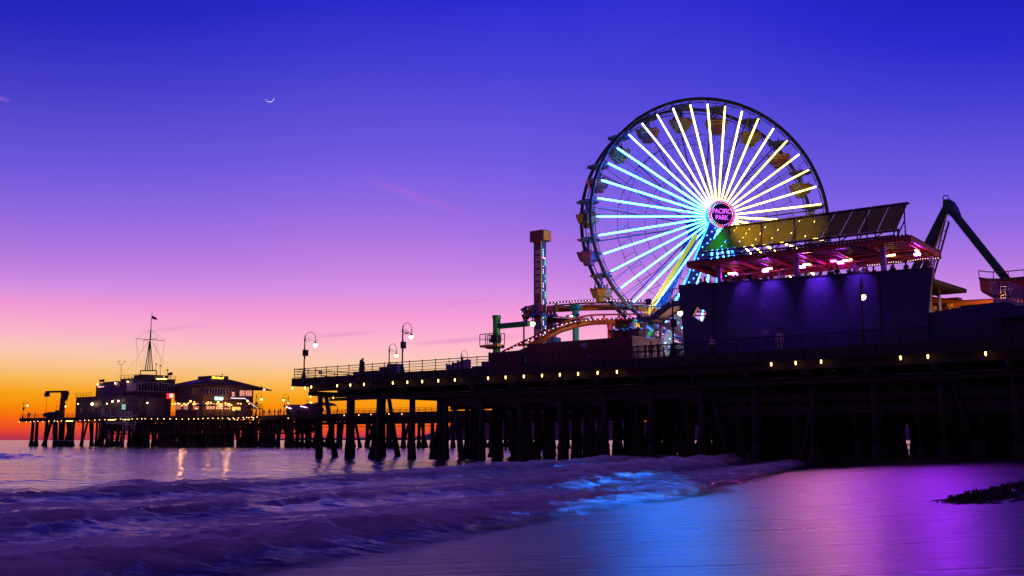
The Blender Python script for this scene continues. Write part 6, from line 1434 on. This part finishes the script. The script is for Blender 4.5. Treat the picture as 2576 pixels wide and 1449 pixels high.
b = MB(); b.hexa([A[3].lerp(C[3], .35), A[0].lerp(C[0], .35), A[0].lerp(C[0], .7), A[3].lerp(C[3], .7)], [p + V((0, 0, .06)) for p in (A[3].lerp(C[3], .35), A[0].lerp(C[0], .35), A[0].lerp(C[0], .7), A[3].lerp(C[3], .7))])
b2 = MB(); u = lambda x, y: A[3].lerp(A[0], x).lerp(C[3].lerp(C[0], x), y); Q = [u(.3, .35), u(.75, .35), u(.7, .7), u(.35, .7)]; b2.hexa([p + V((0, 0, .02)) for p in Q], [p + V((0, 0, .12)) for p in Q]); build('skylight', b2, M['corr'], roof_)
b = MB(); p = rT('2', 1422, 585, 3.4); b.sphere(RB.pt(3.2, p[0], p[1]), .35, 8, 6); build('gable_lamp', b, emit('gable_lamp', (1, .6, .5), 1.5), roof_)
b = MB(); p = rT('2', 1380, 545, 2); b.path([RB.pt(2, p[0], p[1] - .5), RB.pt(2, p[0], p[1])], .06, 4); b.sphere(RB.pt(2, p[0], p[1]), .2, 6, 4); p = rT('2', 866, 372, -2.4); b.path([RB.pt(-3, p[0], zp), RB.pt(-3, p[0], p[1])], .05, 4); b.sphere(RB.pt(-3, p[0], p[1]), .18, 6, 4); build('vent_cap', b, M['blackmetal'], roof_)
def neon(body, k, x0, x1, y, s, col, st_, size, parent, frame, shear=.25):
    ta, z = frame.hits(D(k, x0, y), s); tb, _ = frame.hits(D(k, x1, y), s)
    return text_obj('neon_lettering', body, size, frame.pt(s, (ta + tb) / 2, z), frame.n, (0, 0, 1), emit('neon_' + body.lower(), col, st_), parent, .04, .02, 1.0, shear)
neon('Mariasol', '2', 730, 835, 418, -2.3, (1, .6, .02), 2.0, 1.1, par, RB)
ta, z = rT('2', 742, 705, .1); tb, z2_ = rT('2', 846, 705, .1); zA_ = rT('2', 790, 678, .1)[1]; zB_ = rT('2', 790, 732, .1)[1]
b = MB(); b.box(.02, .3, ta, tb, zB_, zA_, RB); gs = build('green_sign', b, emit('green_sign_face', (.01, .62, .5), .9), rs)
text_obj('neon_lettering', 'Mariasol', .9, RB.pt(.34, (ta + tb) / 2, (zA_ + zB_) / 2), RB.n, (0, 0, 1), emit('sign_white_neon', (.5, 1, .9), 1.6), gs, .03, .02, .85, .2)
# windows: upper strip
def win(x0, x1, y0, y1, m, n=1, fr='whitesteel', s=.0, parent=wl):
    ta, z1 = rT('2', x0, y0, s); tb, _ = rT('2', x1, y0, s); z0 = rT('2', (x0 + x1) / 2, y1, s)[1]
    for k in range(n):
        a = ta + (tb - ta) * k / n; c = ta + (tb - ta) * (k + 1) / n; b = MB(); b.box(s + .003, s + .05, a + .08, c - .08, z0, z1, RB); w = build('window', b, m, parent)
        b = MB(); b.box(s + .003, s + .08, a, a + .07, z0 - .05, z1 + .05, RB); b.box(s + .003, s + .08, c - .07, c, z0 - .05, z1 + .05, RB); b.box(s + .051, s + .08, a + .08, c - .08, z1 - .1, z1 + .02, RB); build('frame', b, M[fr], w)
    return ta, tb, z0, z1
win(585, 930, 553, 650, M['glassdark'], 9)
litw = emit('warm_room', (1, .3, .12), .9)
win(968, 1022, 575, 680, M['glassdark'], 1); win(975, 1015, 610, 680, litw, 1, s=.06); win(1080, 1150, 590, 670, litw, 2); win(1160, 1250, 590, 670, litw, 3)
for x0, x1 in ((433, 528), (205, 240)):
    a = rS('2', x0, 560)[0]; c = rS('2', x1, 560)[0]; z1 = rS('2', x0, 556)[1]; z0 = rS('2', x0, 650)[1]
    for k in range(3 if x0 > 300 else 2):
        n = 3 if x0 > 300 else 2; b = MB(); b.box(a + (c - a) * k / n + .15, a + (c - a) * (k + 1) / n - .15, -.05, -.003, z0, z1, RB); build('window', b, M['glassdark'], wl)
# glowing ground floor
room = emit('glowing_room', (1, .3, .05), .5)
for x0, x1 in ((630, 745), (755, 860), (875, 960)):
    win(x0, x1, 760, 850, room, 3, 'darksteel', s=-.28)
ta, tb, z0, z1 = win(975, 1098, 812, 862, emit('yellow_screen', (1, .62, .05), .9), 1, 'darksteel', s=.3)
for x0, x1 in ((200, 290), (322, 385), (452, 530)):
    a = rS('2', x0, 770, .3)[0]; c = rS('2', x1, 770, .3)[0]; z1 = rS('2', x0, 765, .3)[1]; z0 = rS('2', x0, 855, .3)[1]
    for k in range(3): b = MB(); b.box(a + (c - a) * k / 3 + .12, a + (c - a) * (k + 1) / 3 - .12, .25, .297, z0, z1, RB); build('window', b, room, wl)
# balcony, its fairy lights and outside stair on the right
ba, bz = rT('2', 962, 700, 1.5); bb, _ = rT('2', 1150, 700, 1.5); b = MB(); b.box(.06, 1.5, ba, bb, bz - .2, bz, RB)
c0 = rT('2', 1150, 705, 1.5); c1 = rT('2', 1310, 835, 1.5); b.beam(RB.pt(1.3, c0[0], c0[1] - .1), RB.pt(1.3, c1[0], c1[1] - .1), .3, .25); b.beam(RB.pt(.2, c0[0], c0[1] - .1), RB.pt(.2, c1[0], c1[1] - .1), .3, .25); c2 = rT('2', 1400, 825, 1.5); b.box(.1, 1.5, c1[0], c2[0], c1[1] - .2, c1[1], RB)
for k in range(10): f = k / 10; b.box(.2, 1.3, c0[0] + (c1[0] - c0[0]) * f, c0[0] + (c1[0] - c0[0]) * f + .25, c0[1] + (c1[1] - c0[1]) * f - .08, c0[1] + (c1[1] - c0[1]) * f, RB)
for s, t in ((1.4, c2[0] - .1), (.2, c2[0] - .1), (1.4, c1[0] + .1)): b.box(s - .1, s + .1, t - .1, t + .1, DZ, c1[1] - .2, RB)
build('balcony', b, M['darksteel'], rs)
b = MB()
for tt in (.2, 1.4):
    for z in (.5, 1.05): b.path([RB.pt(tt, c0[0], c0[1] + z), RB.pt(tt, c1[0], c1[1] + z), RB.pt(tt, c2[0], c1[1] + z)], .04, 4)
    for k in range(8): b.tube(RB.pt(tt, c1[0] + (c2[0] - c1[0]) * k / 7, c1[1]), RB.pt(tt, c1[0] + (c2[0] - c1[0]) * k / 7, c1[1] + 1.05), .03, n=4)
for z in (1.05, .5): b.path([RB.pt(1.5, ba, bz + z), RB.pt(1.5, bb, bz + z)], .035, 4)
build('handrail', b, M['lampiron'], rs)
b = MB()
for k in range(22): b.sphere(RB.pt(1.62, ba + (bb - ba) * k / 21, bz + .02 + .08 * math.sin(k * 1.3)), .07, 6, 4)
for k in range(16): b.sphere(RB.pt(1.6, c0[0] + (c1[0] - c0[0]) * k / 15, c0[1] + (c1[1] - c0[1]) * k / 15), .06, 6, 4)
build('fairy_lights', b, emit('fairy_light', (.9, .75, 1), 4), rs)['kind'] = 'stuff'
# lantern bulbs over the dining terrace
TL = [(205, 775), (170, 778), (240, 770), (262, 780), (415, 742), (325, 775), (352, 790), (385, 772), (465, 752), (480, 778), (495, 840), (627, 770), (655, 755), (690, 760), (790, 755), (768, 798), (818, 782), (830, 810), (888, 765), (932, 778), (972, 792), (1000, 862), (1062, 772), (1097, 775), (1190, 738), (1212, 776), (450, 780), (300, 800)]
LT = thing('terrace_bulb', 'x', 'terrace lamp', (0, 0, 0), 'lamps over the restaurant terrace')
b = MB(); b.sphere((0, 0, 0), .16, 8, 6); build('globe', b, emit('terrace_globe', (1, .4, .08), 6), LT, smooth=True)
b = MB(); b.lathe([(.09, .12), (.05, .26)], (0, 0, 0), 6); b.tube((0, 0, .2), (0, 0, .7), .015, n=4); build('cap', b, M['blackmetal'], LT)
for i, (x, y) in enumerate(TL):
    s_ = 1.2 + (i * 7 % 5) * .5; t_, z = rT('2', x, y, s_); o = LT if i == 0 else copy_thing(LT, (0, 0, 0)); o.location = RB.pt(s_, t_, z); o['label'] = f'warm terrace lamp, {ordn(i)} of those glowing before the restaurant front'
    if i in (4, 14, 24): o.scale = (1.7,) * 3
ld = bpy.data.lights.new('terrace_lamp', 'POINT'); ld.energy = 450; ld.color = (1, .45, .12); ld.shadow_soft_size = .4
for i, (x, y, s_) in enumerate(((330, 790, 3.0), (700, 790, 3.0), (950, 790, 3.0))):
    t_, z = rT('2', x, y, s_); lo = bpy.data.objects.new('terrace_lamp', ld); COL.objects.link(lo); lo.location = RB.pt(s_, t_, z)
# parasols and domed stalls
def parasol(x, y, w, m, lab, s_=3.5, k='2'):
    t_, z = RB.hits(D(k, x, y), s_); p = RB.pt(s_, t_, z); t = thing('parasol', lab, 'parasol', V((p.x, p.y, DZ)), 'parasols on the far pier'); h = z - DZ
    b = MB(); b.lathe([(w, h - .55), (w * .97, h - .5), (w * .5, h - .15), (.06, h), (.02, h + .15)], V((p.x, p.y, DZ)), 8); build('shade', b, m, t); b = MB(); b.tube(V((p.x, p.y, DZ)), V((p.x, p.y, z)), .05, n=5); build('pole', b, M['lampiron'], t)
    b = MB()
    for a in range(8): an = a * .785; b.tube(V((p.x, p.y, z - .2)), V((p.x + w * .95 * math.cos(an), p.y + w * .95 * math.sin(an), z - .55)), .02, n=3)
    build('ribs', b, M['lampiron'], t)
parasol(548, 780, 1.8, M['cnavy'], 'dark blue parasol left of the restaurant entrance'); parasol(712, 778, 1.6, M['red'], 'red parasol before the middle restaurant windows'); parasol(905, 800, 1.5, M['red'], 'red parasol right of the first, nearer the balcony')
def FFp(k, x, y, t_=5): f, s, z = edge_hit(D(k, x, y), t_); return f.pt(s, t_, z)
for i, (x, y, w, lab) in enumerate(((388, 830, 2.6, 'wide dark parasol behind the first near pile'), (480, 838, 1.8, 'small dark parasol right of the first near pile'), (2130 / 1.0, 0, 0, ''))):
    if w == 0: continue
    p = FFp('3', x, y); t = thing('parasol', lab, 'parasol', V((p.x, p.y, DZ)), 'parasols on the far pier'); b = MB(); h = p.z - DZ; b.lathe([(w, h - .8), (w * .97, h - .7), (w * .5, h - .2), (.06, h)], V((p.x, p.y, DZ)), 8); build('shade', b, M['cgrey'], t); b = MB(); b.tube(V((p.x, p.y, DZ)), V((p.x, p.y, p.z)), .06, n=5); build('pole', b, M['lampiron'], t)
for i, (x, y, lab) in enumerate(((1790, 785, 'left domed market cart on the far pier walkway'), (2010, 770, 'right domed market cart, lit white inside'))):
    f, s, z = edge_hit(D('2', x, y), 4); h = z - DZ; t = thing('market_cart', lab, 'cart', f.pt(s, 4, DZ), 'domed carts on the far pier')
    b = MB(); w = 3.3
    pts = [(-w, 1.0)] + [(w * math.cos(a), 1.1 + (h - 1.1) * math.sin(a)) for a in np.linspace(math.pi, 0, 11)] + [(w, 1.0)]
    b.prism([f.pt(s + x_, 4, DZ + z_) for x_, z_ in pts], f.n * 2.6); build('domed_roof', b, M['cpurple'], t)
    b = MB(); b.box(s - w * .9, s + w * .9, 4.1, 6.4, DZ, DZ + .99, f); build('counter', b, M['cbrown'], t)
    b = MB()
    for k in range(6): b.sphere(f.pt(s - w * .8 + k * .5, 3.85, DZ + h * .78 - .08 * k), .13, 6, 4)
    build('cart_lights', b, emit('cart_light', (1, .6, .9), 4), t)
# far lamp posts
for k, x, ytop, lab, t_ in (('1', 103, 930, 'lamp post at the extreme left tip of the far pier', 1.0), ('1', 478, 940, 'lamp post behind the davit crane', 9), ('2', 1310, 632, 'lamp post right of the restaurant stair', 6), ('2', 1745, 650, 'lamp post left of the market carts', 1.0), ('2', 2000, 700, 'lamp post in front of the right market cart', .5), ('1', 1283, 900, 'lamp post before the pale stair tower of the office', .5), ('2', 1690, 720, 'pale lamp post low on the far pier edge', .2)):
    f, s, z = edge_hit(D(k, x, ytop), t_); h = z - DZ; o = copy_thing(LP, f.pt(s, t_, DZ), R(0) if x != 1745 else R(180), lab, max(.85, min(1.35, h / 5.0))); o['group'] = 'swan-neck lamps on the far pier'
# davit crane
def F0(k, x, y, t_=2): s, z = EF[0].hit(D(k, x, y), t_); return EF[0].pt(s, t_, z)
t = thing('davit_crane', 'yellow-brown davit crane with a long jib on the left of the far pier', 'crane', F0('1', 490, 1100))
b = MB(); p = F0('1', 490, 900); b.beam(V((p.x, p.y, DZ)), p, 1.1, 1.1); b.beam(V((p.x, p.y, 3.5)), V((p.x, p.y, 7.4)), 1.0, 1.0); build('column', b, M['gondyellow'], t)
b = MB(); b.prism([F0('1', 470, 930), F0('1', 505, 930), F0('1', 528, 860), F0('1', 522, 830), F0('1', 468, 830)], EF[0].n * .9); b.beam(F0('1', 522, 838, 2.4), F0('1', 325, 842, 2.4), .5, .55); build('jib', b, M['cbrown'], t)
b = MB(); q = F0('1', 335, 870, 2.4); b.box(-.7, .6, -.4, .4, -.55, .55); b.xf(Matrix.Translation(q)); build('hoist', b, M['blackmetal'], t)
b = MB(); b.path([F0('1', 338, 880, 2.4), F0('1', 325, 1030, 2.4)], .03, 3); b.path([F0('1', 330, 880, 2.4), F0('1', 322, 1030, 2.4)], .03, 3); b.path([F0('1', 360, 870, 2.4), F0('1', 390, 915, 2.4), F0('1', 450, 938, 2.4)], .03, 3); b.sphere(F0('1', 323, 1030, 2.4), .18, 6, 4); build('hoist_rope', b, M['blackmetal'], t)
b = MB(); b.path([F0('1', 462, 1085, 1.4), F0('1', 468, 935, 1.4)], .06, 4); b.path([F0('1', 474, 1085, 1.4), F0('1', 478, 935, 1.4)], .06, 4)
for k in range(9): b.path([F0('1', 463, 1080 - k * 17, 1.4), F0('1', 475, 1080 - k * 17, 1.4)], .04, 4)
build('ladder', b, M['lampiron'], t)
t = thing('covered_boat', 'dark covered small boat on a cradle between the crane and the fishing rail', 'boat', F0('1', 390, 1085, 3))
b = MB(); b.lathe([(.3, -1), (1.1, -.6), (1.3, .2), (.9, .7), (.1, .9)], (0, 0, 0), 10, (3.6, 1, 1)); b.xf(Matrix.Translation(F0('1', 395, 1068, 3)) @ Matrix.Rotation(EF[0].rz, 4, 'Z')); build('hull', b, M['cnavy'], t, smooth=True)
b = MB(); q = F0('1', 436, 1050, 3); b.box(-.5, .5, -.4, .4, -1, .8); b.path([V((-.5, 0, .8)), V((-.3, 0, 2.2)), V((.4, 0, 2.2)), V((.5, 0, .8))], .06, 4); b.xf(Matrix.Translation(q)); build('outboard_frame', b, M['blackmetal'], t)
# white boarding ladders and landing frames at the office edge
t = thing('boarding_frame', 'white railed landing frame with long poles in front of the harbour office', 'landing frame', F0('1', 1100, 1060, -.6))
G1_ = lambda x, y, t_=-.8: F0('1', x, y, t_)
b = MB()
for y in (1033, 1050, 1068, 1085): b.path([G1_(1028, y), G1_(1174, y + 2)], .07, 4)
for x in (1028, 1065, 1100, 1140, 1174): b.path([G1_(x, 1033), G1_(x, 1085)], .07, 4)
build('landing_rail', b, M['white'], t)
b = MB()
for u, w in (((870, 1090), (845, 1290)), ((700, 1150), (690, 1250)), ((1055, 1085), (1190, 1205)), ((1240, 1058), (1085, 1112)), ((1215, 1080), (1190, 1250)), ((915, 1138), (1220, 1145)), ((915, 1150), (1210, 1165)), ((1110, 1130), (1112, 1280)), ((1128, 1130), (1130, 1270)), ((1085, 1130), (1080, 1350)), ((940, 1220), (935, 1300)), ((600, 1128), (760, 1132)), ((700, 1130), (640, 1175)), ((1240, 1060), (1070, 1140)), ((380, 1320), (600, 1327)), ((376, 1322), (395, 1150))): b.path([G1_(*u), G1_(*w)], .08, 4)
build('pole_stay', b, M['whitesteel'], t)
t = thing('white_ladder', 'tilted white ladder standing at the edge by the harbour office', 'ladder', G1_(885, 1060))
b = MB(); b.path([G1_(897, 1010), G1_(897, 1078)], .07, 4); b.path([G1_(872, 1015), G1_(870, 1082)], .07, 4)
for k in range(5): b.path([G1_(872, 1018 + k * 15), G1_(897, 1012 + k * 15)], .06, 4)
build('ladder_rungs', b, M['white'], t)
t = thing('gangway_rail', 'short lilac-white gangway railing between ladder and landing frame', 'railing', G1_(960, 1060)); b = MB()
for y in (1040, 1060, 1085): b.path([G1_(925, y), G1_(1005, y - 3)], .06, 4)
for x in (925, 965, 1005): b.path([G1_(x, 1038), G1_(x, 1088)], .06, 4)
build('rail', b, M['whitesteel'], t)
# people on the far pier
fpl = [('1', 148, 1048, 'hug', 'cblack', 'left of two people huddled at the far left railing'), ('1', 160, 1050, 'lean', 'cblack', 'right of two people huddled at the far left railing'), ('1', 217, 1045, 'stand', 'cblack', 'lone angler standing left of the covered boat'),
       ('1', 995, 1020, 'stand', 'cnavy', 'person in the doorway shadow behind the gangway railing'), ('1', 1105, 808, 'stand', 'cnavy', 'person on the upper landing left of the glazed cabin'), ('1', 1335, 1005, 'walk', 'cblack', 'person walking before the pale stair tower'),
       ('2', 415, 830, 'stand', 'cblack', 'diner standing left of the restaurant entrance'), ('2', 735, 840, 'stand', 'cdenim', 'person in blue on the terrace middle'), ('2', 820, 850, 'stand', 'cblack', 'dark figure right of the person in blue'),
       ('2', 1035, 850, 'lean', 'cdenim', 'person seated low before the yellow screen'), ('2', 1195, 820, 'stand', 'cblack', 'person under the restaurant stair'), ('2', 1415, 815, 'walk', 'cblack', 'walker just right of the restaurant stair'),
       ('2', 1490, 815, 'walk', 'cblack', 'tall walker against the orange sky'), ('2', 1560, 805, 'stand', 'cbrown', 'faint walker right of the tall one'), ('2', 1605, 840, 'stand', 'cblack', 'one of the strollers left of the pale lamp post'),
       ('2', 1635, 840, 'walk', 'cblack', 'stroller right beside the pale lamp post'), ('2', 1880, 815, 'stand', 'cblack', 'person between the two market carts'), ('2', 2130, 830, 'stand', 'cblack', 'person right of the right market cart'),
       ('3', 548, 830, 'stand', 'cblack', 'person beside the small dark parasol'), ('2', 1250, 850, 'stand', 'cblack', 'person at the bottom of the restaurant stair')]
for i, (k, x, y, ps, sh, lab) in enumerate(fpl):
    if i == 4: s_, z = hS(*D(k, x, y), 1.2); person(HB.pt(s_, 1.2, zl2 + .14), R(-60), ps, sh, 'cblack', lab, 0, group='people on the far pier'); continue
    t_ = 1.0 + (i % 3) * .8; f, s, z = edge_hit(D(k, x, y), t_); person(f.pt(s, t_, DZ), R(-70 + 50 * (i % 4)), ps, sh, 'cblack', lab, i % 2, sc=1.05 if i != 12 else 1.15, group='people on the far pier')

# ------------------------------------------------------------------ hills, moon, seaweed
def hills(name, ridge, y, th, m, label=None):
    b = MB(); P = [atY(p, y) for p in ridge]
    A = []; n = 60; xs_ = [p.x for p in P]; zs_ = [p.z for p in P]
    for i in range(n * 3 + 1):
        x = xs_[0] + (xs_[-1] - xs_[0]) * i / (n * 3); z = float(np.interp(x, xs_, zs_)); z += 3.5 * mnoise.noise(V((x * .008, 1, 0))) * min(1, max(0, z / 30)); A.append((x, max(z, .5)))
    vs = []
    for x, z in A: vs += [V((x, y - th * .5 * (.6 + .4 * mnoise.noise(V((x * .002, 3, 0)))), -1)), V((x, y - th * .2, z * .55)), V((x, y, z)), V((x, y + th, -1))]
    fs = [(i * 4 + j, (i + 1) * 4 + j, (i + 1) * 4 + j + 1, i * 4 + j + 1) for i in range(len(A) - 1) for j in range(3)]
    b.add(vs, fs); o = build(name, b, m, smooth=True); tag(o, kind='structure'); return o
hm = mat('hillside_scrub', (.16, .1, .13), .95, var=.25, scale=.004, bump=0)
hills('hills', [(1000, 1107), (1040, 1101), (1062, 1096), (1095, 1086), (1120, 1076), (1150, 1066), (1200, 1056), (1300, 1044), (1420, 1050), (1600, 1060), (2000, 1066), (2500, 1070), (3200, 1080)], 9000, 1500, hm)
hills('headland', [(560, 1107), (640, 1105.2), (724, 1103), (800, 1101), (860, 1102.5), (920, 1100.5), (990, 1101), (1060, 1100), (1200, 1098)], 12500, 1500, hm)
# crescent moon
mo = ray((678, 245)).normalized() * 9000 + CAM; fx = ray((678, 245)).normalized(); rx = fx.cross(V((0, 0, 1))).normalized(); ux = rx.cross(fx).normalized()
b = MB(); rad = 11.2 / FOC * 9000; n = 40; ring = []
for i in range(n + 1):
    a = R(-158 + 168 * i / n); th_ = 1.25 / FOC * 9000 * math.sin(math.pi * min(.985, max(.015, i / n))) ** .8
    c = mo + (rx * math.cos(a) + ux * math.sin(a)) * (rad - th_ * .5); ring.append((c, max(.4, th_ * .5)))
b.path([c for c, r in ring], [r for c, r in ring], 8)
mn = build('moon', b, emit('moon_light', (1, .8, .95), 1.1), None, smooth=True, org=mo); tag(mn, 'thin white crescent moon lying on its back in the violet sky', 'moon')
# seaweed heap on the sand
sw_ = thing('seaweed_heap', 'low dark tangled heap of seaweed washed up on the wet sand', 'seaweed', atZ((2500, 1240), .35))
base = atZ((2500, 1242), .45)
def gz(x, y): return float(sand_z(np.array([x]), np.array([y]))[0])
b = MB(); rng = random.Random(5)
P_ = [atZ((2405, 1243), .5), atZ((2450, 1240), .5), atZ((2520, 1233), .5), atZ((2600, 1226), .5), atZ((2700, 1222), .5)]
def along_(f): f *= len(P_) - 1; i = min(int(f), len(P_) - 2); return P_[i].lerp(P_[i + 1], f - i)
b2 = MB(); n = 26; prof = []
for i in range(n + 1):
    f = i / n; c = along_(f); h = .05 + .3 * f ** .8 + .06 * mnoise.noise(V((i * .7, 0, 0))); w = .35 + .8 * f
    for j in range(7):
        a = math.pi * j / 6; prof.append(V((c.x + w * .25 * math.cos(a), c.y + w * math.cos(a), gz(c.x, c.y) - .04 + h * math.sin(a) * (1 + .3 * mnoise.noise(V((i * .9, j * 1.3, 2)))))))
b2.add(prof, [(i * 7 + j, i * 7 + j + 1, (i + 1) * 7 + j + 1, (i + 1) * 7 + j) for i in range(n) for j in range(6)])
sm_ = mat('wet_seaweed', (.012, .018, .006), .45, var=.5, scale=8, bump=.6); build('weed_mound', b2, sm_, sw_)
for i in range(1500):
    f = rng.random() ** .8; c = along_(f); h = .05 + .3 * f ** .8; w = .35 + .7 * f; ph = rng.random() * math.pi
    p = V((c.x + rng.uniform(-.3, .3), c.y + w * math.cos(ph), gz(c.x, c.y) + h * math.sin(ph))); d = V((rng.uniform(-1, 1), rng.uniform(-1, 1), rng.uniform(-.1, 1.1))).normalized() * rng.uniform(.06, .2); s_ = d.cross(V((rng.random(), rng.random(), rng.random()))).normalized() * rng.uniform(.01, .03)
    b.add([p - s_, p + s_, p + d * .6 + s_ * .8 + V((0, 0, .02)), p + d - V((0, 0, .02)), p + d * .6 - s_ * .8], [(0, 1, 2, 3, 4)])
for i in range(70):
    f = rng.random(); c = along_(f); p = V((c.x + rng.uniform(-.4, .6), c.y + rng.uniform(-1.3, 1.2), 0)); a = rng.uniform(-.6, .6) + (3.14 if rng.random() < .5 else 0); pts = []
    up = .12 * f if rng.random() < .5 else .015
    for k in range(6):
        z = gz(p.x, p.y) + .03 + up * (1 - abs(k - 2.5) / 2.5) * 2; pts.append(V((p.x, p.y, z))); a += rng.uniform(-.5, .5); p = p + V((math.cos(a) * .13, math.sin(a) * .1, 0))
    b.path(pts, [.02, .022, .02, .016, .012, .005], 4)
build('weed_fronds', b, sm_, sw_)['kind'] = 'stuff'
